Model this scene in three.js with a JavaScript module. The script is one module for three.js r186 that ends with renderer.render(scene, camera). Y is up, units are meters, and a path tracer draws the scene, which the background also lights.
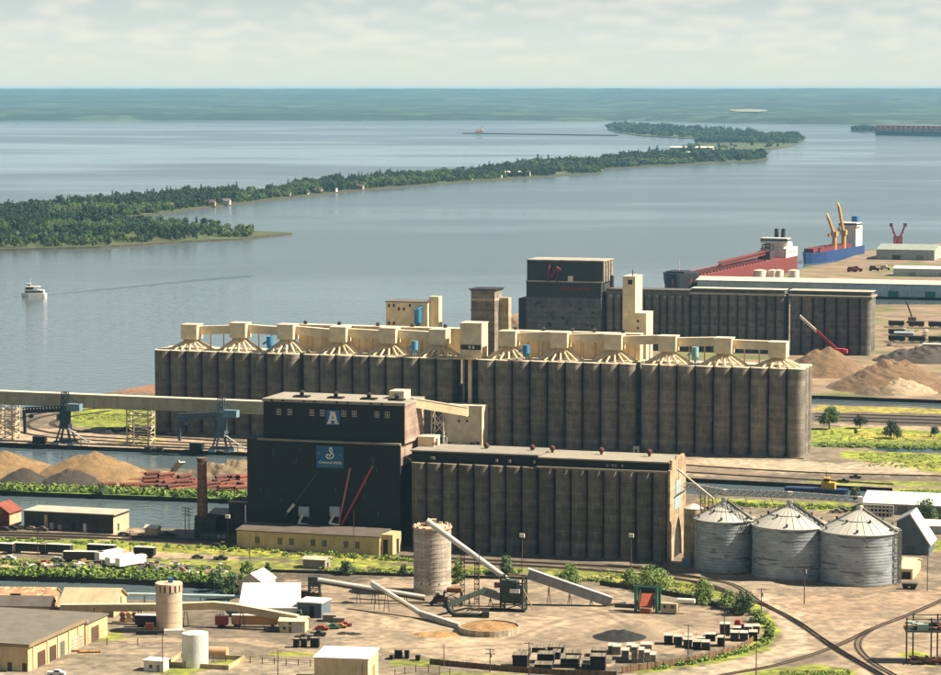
import * as THREE from 'three';
import { mergeGeometries, toCreasedNormals } from 'three/addons/utils/BufferGeometryUtils.js';

// ---------- camera ----------
const EYE = 175, FPX = 2750, CX = 470.5, CY = 337.5, PITCH = Math.atan((CY - 89) / FPX);
const scene = new THREE.Scene();
const camera = new THREE.PerspectiveCamera(2 * Math.atan(CY / FPX) * 180 / Math.PI, 1024 / 735, 5, 90000);
camera.position.set(0, EYE, 0);
camera.rotation.set(-PITCH, 0, 0);

// ---------- noise ----------
let seed = 1234567;
const rnd = () => { seed |= 0; seed = seed + 0x6D2B79F5 | 0; let t = Math.imul(seed ^ seed >>> 15, 1 | seed); t = t + Math.imul(t ^ t >>> 7, 61 | t) ^ t; return ((t ^ t >>> 14) >>> 0) / 4294967296; };
const rr = (a, b) => a + (b - a) * rnd();
const hash = (x, y, s) => { let h = Math.imul(x, 374761393) ^ Math.imul(y, 668265263) ^ Math.imul(s, 974634541); h = Math.imul(h ^ h >>> 13, 1274126177); return ((h ^ h >>> 16) >>> 0) / 4294967296; };
const sm = t => t * t * (3 - 2 * t), clamp = (x, a = 0, b = 1) => Math.min(b, Math.max(a, x)), lerp = (a, b, t) => a + (b - a) * t;
const sstep = (a, b, x) => sm(clamp((x - a) / (b - a)));
function vn(x, y, s = 0, px = 0, py = 0) {
  const xi = Math.floor(x), yi = Math.floor(y), u = sm(x - xi), v = sm(y - yi);
  const w = (a, b) => hash(px ? ((a % px) + px) % px : a, py ? ((b % py) + py) % py : b, s);
  return lerp(lerp(w(xi, yi), w(xi + 1, yi), u), lerp(w(xi, yi + 1), w(xi + 1, yi + 1), u), v);
}
function fbm(x, y, s = 0, o = 4, px = 0, py = 0) { let a = 0, n = 0, k = 1; for (let i = 0; i < o; i++) { a += vn(x, y, s + i, px, py) * k; n += k; k *= .5; x *= 2; y *= 2; px *= 2; py *= 2; } return a / n; }

// ---------- sky: hazy summer air, pale at the horizon and deeper blue overhead, broken thin cloud ----------
const SUN_AZ = 4, SUN_EL = 46;            // degrees: azimuth from straight right towards the camera, height
const rad = d => d * Math.PI / 180;
const sunDir = new THREE.Vector3(Math.cos(rad(SUN_EL)) * Math.cos(rad(SUN_AZ)), Math.sin(rad(SUN_EL)), Math.cos(rad(SUN_EL)) * Math.sin(rad(SUN_AZ)));
{
  const W = 4096, H = 2048, d = new Float32Array(W * H * 4);
  for (let j = 0; j < H; j++) {
    const el = (j + .5) / H * 180 - 90, e = Math.max(el, 0);
    const k = 1 - Math.exp(-Math.max(e - 1, 0) / 5), kk = 1 - Math.exp(-e / 1.6);
    const r = lerp(lerp(.29, .255, kk), .042, k), g = lerp(lerp(.307, .292, kk), .064, k), b = lerp(lerp(.26, .295, kk), .10, k);
    for (let i = 0; i < W; i++) {
      const o = (j * W + i) * 4;
      let c = 0;
      if (e > 0 && el > .02) {
        const az = i / W * 360, far = 1 / (Math.sin(rad(e)) + .012);
        c = sstep(.36, .78, fbm(az * 1.5, Math.log(far) * 17, 7, 5, 540)) * (.15 + .85 * sstep(.15, 1.1, e)) * (1 - .45 * sstep(12, 50, e));
      }
      const l = .42 * c;
      d[o] = lerp(r, .40, l); d[o + 1] = lerp(g, .38, l); d[o + 2] = lerp(b, .31, l); d[o + 3] = 1;
      if (el < -1.5) { d[o] = .14; d[o + 1] = .14; d[o + 2] = .12; }
    }
  }
  const t = new THREE.DataTexture(d, W, H, THREE.RGBAFormat, THREE.FloatType);
  t.mapping = THREE.EquirectangularReflectionMapping; t.magFilter = t.minFilter = THREE.LinearFilter; t.needsUpdate = true;
  scene.background = t; scene.environment = t;
}
// ---------- sun, haze, exposure ----------
const sun = new THREE.DirectionalLight(new THREE.Color(1, .90, .73), 5);
sun.position.copy(sunDir).multiplyScalar(3000).add(new THREE.Vector3(0, 0, -1200)); sun.target.position.set(0, 0, -1200);
sun.castShadow = true; sun.shadow.radius = 1; sun.shadow.mapSize.set(4096, 4096);
Object.assign(sun.shadow.camera, { left: -700, right: 700, top: 900, bottom: -900, near: 100, far: 6000 });
scene.add(sun, sun.target);
scene.fog = new THREE.FogExp2(new THREE.Color(.32, .68, 1), 2.3e-5);
const renderer = new THREE.WebGLRenderer({ antialias: true });
renderer.toneMapping = THREE.LinearToneMapping; renderer.toneMappingExposure = 2.6; renderer.shadowMap.enabled = true;

// ---------- plan helpers ----------
const cp = Math.cos(PITCH), sp = Math.sin(PITCH), GRID = rad(17), UX = Math.cos(GRID), UZ = Math.sin(GRID), VX = Math.sin(GRID), VZ = -Math.cos(GRID);
const V3 = (x, y, z) => new THREE.Vector3(x, y, z);
// a spot on the plan at height h, from a sight line of the survey photograph
function P(px, py, h = 0) { const dx = (px - CX) / FPX, dy = -(py - CY) / FPX, t = (h - EYE) / (dy * cp - sp); return V3(dx * t, h, -(cp + dy * sp) * t); }
// a frame: origin o, local x along the street grid (turn), local z towards the viewer
class Frame {
  constructor(o, ang = GRID) { this.o = o; this.ux = Math.cos(ang); this.uz = Math.sin(ang); this.ry = -ang; }
  x(px, h = 0, z = 0) { const X = this.o.x - z * this.uz, Z = this.o.z + z * this.ux, c = px - CX, d = -Z * cp + (EYE - h) * sp; return (c * d - X * FPX) / (FPX * this.ux + c * this.uz * cp); }
  y(py, x = 0, z = 0) { const Z = this.o.z + x * this.uz + z * this.ux, q = -(py - CY) / FPX; return EYE + Z * (sp - q * cp) / (cp + q * sp); }
  z(py, x = 0, h = 0) { const q = -(py - CY) / FPX, Z = (h - EYE) * (cp + q * sp) / (sp - q * cp); return (Z - this.o.z - x * this.uz) / this.ux; }
  w(x, y, z) { return V3(this.o.x + x * this.ux - z * this.uz, this.o.y + y, this.o.z + x * this.uz + z * this.ux); }
}
const frame = (px, py, ang) => new Frame(P(px, py), ang);

// ---------- objects ----------
const taken = {};
const numbered = n => { const k = taken[n] = (taken[n] ?? -1) + 1; return k ? n + '_' + String(k).padStart(3, '0') : n; };
function tag(o, label, category, group, kind) { o.userData.label = label; if (category) o.userData.category = category; if (group) o.userData.group = group; if (kind) o.userData.kind = kind; return o; }
function thing(name, label, category, at, ry = 0, group) { const g = new THREE.Group(); g.name = numbered(name); scene.add(g); if (at) g.position.copy(at); g.rotation.y = ry; return tag(g, label, category, group); }
function mesh(name, geo, mat, parent) { const m = new THREE.Mesh(geo, mat); m.name = parent ? name : numbered(name); m.castShadow = m.receiveShadow = true; (parent ?? scene).add(m); return m; }
function struct(name, geo, mat, parent) { const m = mesh(name, geo, mat, parent); if (!parent) m.userData.kind = 'structure'; return m; }
function dup(src, at, ry, label, scale) { const c = src.clone(); c.name = numbered(src.name.replace(/_\d+$/, '')); scene.add(c); c.position.copy(at); if (ry !== undefined) c.rotation.y = ry; if (scale) c.scale.setScalar(scale); c.userData = { ...src.userData }; if (label) c.userData.label = label; return c; }

const ORD = ['leftmost', 'second from left', 'third from left', 'fourth from left', 'fifth from left', 'sixth from left', 'seventh from left', 'eighth from left', 'ninth from left', 'tenth from left', 'eleventh from left', 'twelfth from left', 'thirteenth from left', 'fourteenth from left', 'fifteenth from left', 'sixteenth from left'];
function ordinals(list, text) { list.slice().sort((a, b) => a.position.x / -a.position.z - b.position.x / -b.position.z).forEach((o, i) => { o.userData.label = text.replace('#', ORD[i]); }); }   // names each by its place from the left

// ---------- textures: grain and stains, neutral, tinted by the material colour ----------
function dtex(W, H, fn, tile, srgb = true) {
  const d = new Uint8Array(W * H * 4), c = [0, 0, 0];
  for (let j = 0; j < H; j++) for (let i = 0; i < W; i++) { const o = (j * W + i) * 4; fn(i / W, j / H, c); d[o] = clamp(c[0]) * 255; d[o + 1] = clamp(c[1]) * 255; d[o + 2] = clamp(c[2]) * 255; d[o + 3] = 255; }
  const t = new THREE.DataTexture(d, W, H, THREE.RGBAFormat); t.wrapS = t.wrapT = THREE.RepeatWrapping; t.magFilter = THREE.LinearFilter; t.minFilter = THREE.LinearMipmapLinearFilter; t.generateMipmaps = true;
  if (srgb) t.colorSpace = THREE.SRGBColorSpace; if (tile) t.repeat.set(1 / tile[0], 1 / tile[1]); t.needsUpdate = true; return t;
}
const g1 = (c, v, w = 0) => { c[0] = v + w; c[1] = v; c[2] = v - w; };
const TX = {
  plain: dtex(256, 256, (u, v, c) => g1(c, .80 + .22 * fbm(u * 8, v * 8, 1, 5, 8, 8) * 1 - .02, .015), [22, 22]),
  concrete: dtex(512, 512, (u, v, c) => {           // poured in lifts, with runs of rain stain
    const lift = Math.floor(v * 30), streak = fbm(u * 96, v * 3, 3, 3, 96, 3), blot = fbm(u * 10, v * 10, 9, 4, 10, 10), fine = fbm(u * 60, v * 60, 4, 2, 60, 60);
    g1(c, .74 + .13 * hash(lift, 1, 2) + .22 * (streak - .5) + .30 * (blot - .5) + .14 * (fine - .5) - .07 * (v * 30 - lift < .14), .02);
  }, [34, 36]),
  tar: dtex(256, 256, (u, v, c) => g1(c, .55 + .5 * fbm(u * 10, v * 10, 21, 5, 10, 10) + .2 * (fbm(u * 50, v * 4, 5, 2, 50, 4) - .5), .01), [26, 26]),
  sheet: dtex(512, 512, (u, v, c) => { const p = Math.floor(u * 24), q = Math.floor(v * 8); g1(c, .86 + .06 * hash(p, q, 3) + .14 * (fbm(u * 8, v * 8, 31, 4, 8, 8) - .5) - .07 * ((u * 24) % 1 < .07) + .08 * (fbm(u * 80, v * 5, 8, 2, 80, 5) - .5), .012); }, [26, 26]),
  galv: dtex(512, 512, (u, v, c) => { const q = Math.floor(v * 16), p = Math.floor(u * 22 + hash(q, 2, 2)); const st = sstep(.60, .74, fbm(u * 8, v * 16, 17, 4, 8, 16)); g1(c, .78 + .08 * hash(p, q, 5) + .2 * (fbm(u * 12, v * 12, 33, 4, 12, 12) - .5) - .22 * st - .1 * (v * 16 - q < .12), -.012); }, [40, 18]),
  brick: dtex(512, 512, (u, v, c) => { const q = Math.floor(v * 200), b = hash(Math.floor(u * 90 + .5 * (q % 2)), q, 8); const w = sstep(.5, .68, fbm(u * 14, v * 14, 12, 4, 14, 14)); const k = .66 + .2 * b + .3 * (fbm(u * 6, v * 6, 2, 3, 6, 6) - .5); c[0] = lerp(k, .95, w); c[1] = lerp(k * .86, .92, w); c[2] = lerp(k * .8, .88, w); }, [16, 16]),
  gravel: dtex(512, 512, (u, v, c) => g1(c, .62 + .34 * (fbm(u * 90, v * 90, 41, 3, 90, 90) - .35) + .3 * (fbm(u * 9, v * 9, 42, 4, 9, 9) - .5), .015), [30, 30]),
  wood: dtex(256, 256, (u, v, c) => g1(c, .70 + .3 * hash(Math.floor(u * 40), 3, 1) - .12 + .3 * (fbm(u * 40, v * 4, 6, 3, 40, 4) - .5), .03), [12, 12]),
};
const mats = {};
function mt(c, tex = 'plain', r = .85, m = 0) {
  const k = [c, tex, r, m].join();
  return mats[k] ??= new THREE.MeshStandardMaterial({ color: c, map: TX[tex] ?? null, roughness: r, metalness: m });
}
// ---------- geometry: uv in metres ----------
function muv(g, du = 0, dv = 0) {
  if (g.index) g = g.toNonIndexed();
  const p = g.attributes.position, n = g.attributes.normal, uv = new Float32Array(p.count * 2);
  for (let i = 0; i < p.count; i++) {
    const x = p.getX(i), y = p.getY(i), z = p.getZ(i), ax = Math.abs(n.getX(i)), ay = Math.abs(n.getY(i)), az = Math.abs(n.getZ(i));
    if (ay > ax && ay > az) { uv[2 * i] = x; uv[2 * i + 1] = z; } else if (ax > az) { uv[2 * i] = z; uv[2 * i + 1] = y; } else { uv[2 * i] = x; uv[2 * i + 1] = y; }
    uv[2 * i] += du; uv[2 * i + 1] += dv;
  }
  g.setAttribute('uv', new THREE.BufferAttribute(uv, 2)); return g;
}
const join = a => { a = a.map(g => g.index ? g.toNonIndexed() : g); return a.length > 1 ? mergeGeometries(a.map(g => { for (const k of Object.keys(g.attributes)) if (!['position', 'normal', 'uv'].includes(k)) g.deleteAttribute(k); return g; })) : a[0]; };
// box from corner ranges
function bx(x0, x1, y0, y1, z0, z1) { return muv(new THREE.BoxGeometry(Math.abs(x1 - x0), Math.abs(y1 - y0), Math.abs(z1 - z0)).translate((x0 + x1) / 2, (y0 + y1) / 2, (z0 + z1) / 2), 7 * rnd(), 7 * rnd()); }
// cylinder standing at (x,y0,z)
function cyl(r0, r1, y0, y1, x = 0, z = 0, seg = 20, open = false) {
  const g = new THREE.CylinderGeometry(r1, r0, y1 - y0, seg, 1, open).toNonIndexed(); const u = g.attributes.uv, o = rnd() * 30, n = g.attributes.normal, p = g.attributes.position;
  for (let i = 0; i < u.count; i++) if (Math.abs(n.getY(i)) > .9) u.setXY(i, p.getX(i) + o, p.getZ(i)); else u.setXY(i, u.getX(i) * 2 * Math.PI * Math.max(r0, r1) + o, u.getY(i) * (y1 - y0) + o * .3);
  return g.translate(x, (y0 + y1) / 2, z);
}
// bar of section w x h between two points
function bar(a, b, w, h = w) { const d = b.clone().sub(a), L = d.length(), g = muv(new THREE.BoxGeometry(w, h, L), rnd() * 9, rnd() * 9); g.applyMatrix4(new THREE.Matrix4().lookAt(b, a, Math.abs(d.y) > .98 * L ? V3(1, 0, 0) : V3(0, 1, 0))); return g.translate((a.x + b.x) / 2, (a.y + b.y) / 2, (a.z + b.z) / 2); }
function rod(a, b, r, seg = 8, r2 = r) { const d = b.clone().sub(a), g = cyl(r, r2, 0, d.length(), 0, 0, seg); g.applyQuaternion(new THREE.Quaternion().setFromUnitVectors(V3(0, 1, 0), d.clone().normalize())); return g.translate(a.x, a.y, a.z); }
// polygon [[x,y]...] in the xy plane pushed from z0 to z1
function ext(pts, z0, z1, holes = [], bevel = 0) {
  const s = pts.getPoints ? pts : new THREE.Shape(pts.map(q => new THREE.Vector2(...q))); s.holes.push(...holes);
  return muv(new THREE.ExtrudeGeometry(s, { depth: z1 - z0, bevelEnabled: bevel > 0, bevelSize: bevel, bevelThickness: bevel, bevelSegments: 1, curveSegments: 14 }).translate(0, 0, z0));
}
// lattice of a rectangular leg frame: w x d, heights y0..y1 with n panels
function lattice(x0, x1, z0, z1, y0, y1, n, t = .3) {
  const a = [], c = [[x0, z0], [x1, z0], [x1, z1], [x0, z1]];
  c.forEach(([x, z], i) => {
    a.push(bar(V3(x, y0, z), V3(x, y1, z), t * 1.3));
    const [X, Z] = c[(i + 1) % 4];
    for (let k = 0; k < n; k++) { const ya = lerp(y0, y1, k / n), yb = lerp(y0, y1, (k + 1) / n); a.push(bar(V3(x, yb, z), V3(X, yb, Z), t)); a.push(k % 2 ? bar(V3(x, ya, z), V3(X, yb, Z), t * .8) : bar(V3(X, ya, Z), V3(x, yb, z), t * .8)); }
  });
  return join(a);
}
// truss boom between two points, square section s, n panels
function truss(a, b, s, n, t = .22) {
  const d = b.clone().sub(a), side = V3(-d.z, 0, d.x).normalize().multiplyScalar(s / 2), up = V3(0, 1, 0).multiplyScalar(s), out = [], at = (k, i) => { const p = a.clone().addScaledVector(d, k); if (i & 1) p.add(side); else p.sub(side); if (i & 2) p.add(up); return p; };
  for (let i = 0; i < 4; i++) out.push(bar(at(0, i), at(1, i), t));
  for (let k = 0; k < n; k++) for (const [i, j] of [[0, 2], [1, 3], [2, 3], [0, 1]]) { out.push(bar(at(k / n, i), at(k / n, j), t * .8)); out.push(bar(at(k / n, i), at((k + 1) / n, j), t * .8)); }
  return join(out);
}
// low-pitched roof: ridge along x
function flip(g) { const p = g.attributes.position, n = g.attributes.normal; if (g.index) throw 1; for (let i = 0; i < p.count; i += 3) for (const at of [p, n, g.attributes.uv]) { const a = []; for (let k = 0; k < at.itemSize; k++) a.push(at.array[(i + 1) * at.itemSize + k]); for (let k = 0; k < at.itemSize; k++) { at.array[(i + 1) * at.itemSize + k] = at.array[(i + 2) * at.itemSize + k]; at.array[(i + 2) * at.itemSize + k] = a[k]; } } return g; }
const swapXZ = g => flip(g.applyMatrix4(new THREE.Matrix4().set(0, 0, 1, 0, 0, 1, 0, 0, 1, 0, 0, 0, 0, 0, 0, 1)));   // mirror x<->z, faces turned back out
const profX = (pts, x0, x1) => muv(swapXZ(ext(pts, x0, x1)));   // profile [[z,y]...] pushed along x
const profZ = (pts, z0, z1) => ext(pts, z0, z1);                 // profile [[x,y]...] pushed along z
const gabX = (x0, x1, y, rise, z0, z1, over = .4, th = .3) => { const zm = (z0 + z1) / 2, s = rise / ((z1 - z0) / 2); return profX([[z0 - over, y - over * s], [zm, y + rise], [z1 + over, y - over * s], [z1 + over, y - over * s + th], [zm, y + rise + th], [z0 - over, y - over * s + th]], x0 - over, x1 + over); };
const gabZ = (x0, x1, y, rise, z0, z1, over = .4, th = .3) => { const xm = (x0 + x1) / 2, s = rise / ((x1 - x0) / 2); return profZ([[x0 - over, y - over * s], [xm, y + rise], [x1 + over, y - over * s], [x1 + over, y - over * s + th], [xm, y + rise + th], [x0 - over, y - over * s + th]], z0 - over, z1 + over); };
// =====================================================================  SETTING
const WATER = -2;
{ // harbour and lake: one sheet to the far shore
  const rough = dtex(1024, 1024, (u, v, c) => { const a = fbm(u * 9, v * 20, 61, 5, 9, 20), b = fbm(u * 3, v * 7, 67, 4, 3, 7); const k = .08 + .36 * sstep(.36, .64, a * .5 + b * .5); c[0] = c[1] = c[2] = k; }, [5200, 6100], false);
  const wave = dtex(512, 512, (u, v, c) => g1(c, fbm(u * 16, v * 20, 71, 4, 16, 20)), [64, 64], false);
  const m = new THREE.MeshPhysicalMaterial({ color: new THREE.Color(.078, .104, .114), roughness: .5, roughnessMap: rough, bumpMap: wave, bumpScale: .26, ior: 1.33, metalness: 0 });
  struct('harbour_water', muv(new THREE.PlaneGeometry(60000, 42000).rotateX(-Math.PI / 2).translate(0, WATER, -20900)), m);
}
// land slab from a list of survey points; sides go down into the water
const world2 = pts => pts.map(([a, b]) => { const p = P(a, b); return [p.x, p.z]; });
function slab(name, pts, top, side, y = 0, uvBox) {
  const s = new THREE.Shape(pts.map(([x, z]) => new THREE.Vector2(x, -z)));
  let g = new THREE.ShapeGeometry(s).rotateX(-Math.PI / 2).translate(0, y, 0).toNonIndexed();
  if (uvBox) { const p = g.attributes.position, u = g.attributes.uv; for (let i = 0; i < p.count; i++) u.setXY(i, (p.getX(i) - uvBox[0]) / (uvBox[1] - uvBox[0]), (p.getZ(i) - uvBox[2]) / (uvBox[3] - uvBox[2])); } else g = muv(g);
  const m = struct(name, g, top);
  const q = [], nn = [], cw = THREE.ShapeUtils.isClockWise(s.getPoints());
  const ring = cw ? pts.slice().reverse() : pts;
  ring.forEach(([x, z], i) => { const [X, Z] = ring[(i + 1) % ring.length], L = Math.hypot(X - x, Z - z), nx = -(Z - z) / L, nz = (X - x) / L; for (const v of [[x, y - .03, z], [x, -6, z], [X, -6, Z], [x, y - .03, z], [X, -6, Z], [X, y - .03, Z]]) { q.push(...v); nn.push(nx, 0, nz); } });
  const sg = new THREE.BufferGeometry(); sg.setAttribute('position', new THREE.Float32BufferAttribute(q, 3)); sg.setAttribute('normal', new THREE.Float32BufferAttribute(nn, 3)); sg.setAttribute('uv', new THREE.Float32BufferAttribute(new Float32Array(q.length / 3 * 2), 2));
  struct(name === 'island_ground' ? 'beach_edge' : 'quay_wall', muv(sg), side, m);
  return m;
}
// ---- the near terminal ground: dirt, cinders, grass and wheel tracks, worked out on the plan
const NB = [-345, 345, -1660, -740];
const mainLand = [[-330, 425], [-60, 412], [0, 410], [60, 406], [105, 393], [155, 384], [300, 390], [480, 398], [600, 401], [810, 404], [941, 409], [1270, 420], [1270, 489.6], [892, 488], [690, 478], [250, 452.3], [0, 443], [-330, 433]];
const stripLand = [[-330, 452], [0, 463], [250, 471], [690, 494], [895, 503], [892, 488], [1270, 489.6], [1270, 556], [330, 518], [262, 521], [258, 500], [0, 491], [-330, 478]];
const quayLand = [[-330, 516], [0, 525], [240, 530], [262, 521], [330, 518], [1270, 556], [1270, 640], [600, 606], [236, 597], [230, 584], [130, 579], [0, 574.5], [-330, 560]];
const frontLand = [[-330, 586], [0, 596], [228, 602], [236, 597], [600, 606], [1270, 640], [1270, 900], [-330, 900]];
const GC = { dirt: [142, 125, 102], pale: [160, 138, 112], dark: [86, 74, 60], cinder: [66, 58, 49], grass: [106, 112, 32], lush: [76, 94, 28], dry: [134, 124, 46], conc: [158, 145, 122], black: [38, 35, 32], rust: [128, 84, 58], chip: [176, 140, 92] };
// [colour, survey points, softness in m, cover]
const patches = [
  ['pale', [[0, 425], [160, 436], [250, 446], [250, 452], [0, 443]], 3, .7],
  ['pale', [[470, 452], [830, 463], [870, 476], [690, 474], [470, 462]], 6, .8], ['dark', [[400, 448], [941, 478], [941, 486], [400, 458]], 4, .55],
  ['grass', [[58, 422], [72, 409], [122, 406], [162, 413], [162, 425], [100, 428], [72, 425]], 4, 1], ['dry', [[160, 428], [155, 445], [120, 440]], 6, .5],
  ['rust', [[100, 394], [155, 384], [300, 390], [300, 396], [155, 393]], 4, .8],
  ['dry', [[815, 405], [1000, 410], [1000, 415], [815, 411]], 2, .9], ['cinder', [[810, 413], [1000, 417], [1000, 425], [810, 421]], 2, .8], ['pale', [[810, 423], [1000, 428], [1000, 434], [850, 428]], 3, .7],
  ['grass', [[812, 428], [860, 427], [1000, 435], [1000, 447], [812, 446]], 2, 1], ['dry', [[860, 430], [940, 436], [940, 441], [850, 437]], 3, .8], ['lush', [[812, 442], [1000, 446], [1000, 449], [812, 447]], 2, .9],
  ['grass', [[838, 456], [850, 451], [1000, 455], [1000, 474], [935, 472], [880, 464]], 3, 1], ['dry', [[850, 462], [1000, 462], [1000, 470], [900, 468]], 4, .5], ['conc', [[700, 462], [900, 462], [925, 476], [780, 474]], 5, .7],
  ['grass', [[760, 480], [1000, 482], [1000, 486], [890, 486]], 2, .8], ['grass', [[893, 489], [1000, 489], [1000, 500], [890, 498]], 2, 1],
  ['grass', [[700, 499], [830, 502], [870, 506], [850, 511], [700, 505]], 3, .9], ['rust', [[688, 502], [720, 503], [720, 512], [688, 512]], 3, .6], ['grass', [[905, 540], [1000, 540], [1000, 552], [915, 550]], 2, 1],
  ['lush', [[-40, 484], [0, 485], [130, 490], [250, 494], [262, 501], [250, 501], [0, 492], [-40, 491]], 1.5, 1], ['dirt', [[0, 470], [250, 474], [250, 490], [0, 484]], 5, .6],
  ['dark', [[-40, 527], [240, 534], [410, 552], [560, 558], [690, 572], [690, 578], [560, 567], [410, 560], [230, 546], [-40, 536]], 2, .75], ['cinder', [[-20, 531], [230, 541], [230, 545], [-20, 535]], 1.5, .6], ['pale', [[20, 527], [140, 530], [180, 534], [20, 531]], 2, .7],
  ['pale', [[95, 541], [118, 533], [130, 534], [108, 542]], 1.5, .8],
  ['grass', [[-40, 537], [90, 540], [240, 547], [330, 552], [420, 557], [420, 563], [330, 562], [180, 553], [-40, 546]], 1.5, 1], ['dry', [[130, 545], [250, 549], [400, 558], [400, 562], [180, 552]], 2, .6],
  ['pale', [[-40, 547], [110, 550], [240, 556], [240, 560], [-40, 552]], 2, .8], ['grass', [[-40, 556], [230, 561], [330, 564], [330, 568], [240, 576], [-40, 571]], 5, .75], ['pale', [[0, 562], [90, 563], [80, 567], [0, 566]], 3, .7], ['pale', [[150, 565], [225, 569], [225, 575], [140, 572]], 3, .7], ['lush', [[-40, 568], [230, 579], [234, 584], [-40, 575]], 1.5, 1],
  ['grass', [[318, 561], [420, 566], [540, 568], [540, 573], [400, 573], [318, 567]], 2, .9], ['grass', [[540, 566], [640, 572], [700, 583], [740, 597], [735, 604], [690, 592], [600, 580], [540, 574]], 2, .9],
  ['dry', [[600, 571], [690, 581], [720, 592], [690, 590], [600, 577]], 2, .5], ['pale', [[535, 574], [610, 576], [620, 581], [540, 578]], 1.5, .7],
  ['pale', [[300, 582], [420, 580], [560, 582], [640, 600], [740, 610], [760, 640], [560, 668], [430, 662], [330, 640]], 8, .55], ['pale', [[380, 608], [480, 605], [560, 620], [520, 646], [420, 646]], 6, .6], ['dark', [[330, 603], [420, 600], [470, 612], [420, 618]], 5, .4], ['dark', [[520, 640], [620, 625], [660, 640], [560, 650]], 7, .35],
  ['dark', [[640, 596], [720, 606], [745, 622], [690, 630], [640, 616]], 6, .3], ['dark', [[240, 622], [330, 625], [330, 645], [200, 645]], 6, .35], ['conc', [[0, 640], [100, 640], [190, 660], [330, 664], [330, 700], [0, 700]], 5, .35],
  ['pale', [[742, 592], [790, 596], [850, 598], [941, 588], [941, 700], [780, 690], [700, 664], [770, 652], [782, 630], [765, 606]], 4, .6], ['rust', [[830, 590], [941, 585], [941, 604], [880, 612], [820, 620], [770, 604]], 7, .14],
  ['conc', [[752, 596], [784, 618], [792, 640], [770, 656], [690, 668], [600, 676], [600, 690], [720, 684], [790, 664], [812, 640], [792, 612], [765, 597]], 3, .6],
  ['grass', [[748, 600], [768, 616], [779, 634], [766, 650], [720, 662], [640, 674], [630, 671], [700, 658], [748, 646], [764, 634], [757, 616], [742, 603]], 1.2, 1], ['grass', [[770, 668], [810, 664], [850, 668], [858, 690], [720, 690], [725, 678]], 2, .9], ['cinder', [[770, 662], [830, 652], [836, 660], [790, 667]], 3, .6],
  ['grass', [[900, 655], [912, 651], [941, 660], [935, 668]], 1.5, .9], ['grass', [[150, 672], [240, 657], [262, 656], [180, 676]], 1, .9], ['grass', [[270, 652], [318, 652], [330, 656], [268, 655]], 1, .9], ['grass', [[70, 636], [118, 633], [125, 638], [100, 641], [72, 642]], 1, .8], ['grass', [[388, 660], [440, 658], [470, 666], [388, 666]], 1.2, .9], ['grass', [[440, 672], [560, 676], [540, 684], [430, 682]], 1, .9],
];
// tyre marks and haul roads: colour, polyline, width m, cover
const trails = [
  ['dark', [[395, 560], [480, 573], [560, 580]], 3, .4], ['pale', [[130, 640], [240, 640], [330, 655]], 6, .5], ['dark', [[505, 640], [560, 620], [610, 612], [640, 622], [610, 640], [540, 652]], 2.2, .35], ['dark', [[360, 650], [430, 648], [520, 644]], 2.5, .3], ['dark', [[540, 604], [600, 612], [630, 627]], 2, .45],
  ['dark', [[941, 640], [890, 645], [868, 660], [880, 680]], 2, .4], ['dark', [[930, 650], [900, 640], [880, 646]], 1.5, .4], ['pale', [[0, 655], [120, 652], [260, 660]], 5, .5], ['dark', [[560, 600], [610, 603], [700, 607]], 3, .25], ['pale', [[480, 455], [640, 462], [820, 470], [941, 474]], 7, .5],
  ['dark', [[110, 653], [140, 648], [230, 646], [340, 650]], 1.2, .5], ['dark', [[0, 668], [90, 663], [140, 660]], 1.2, .5], ['pale', [[560, 640], [620, 618], [660, 622], [700, 640]], 4, .4],
];
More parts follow.
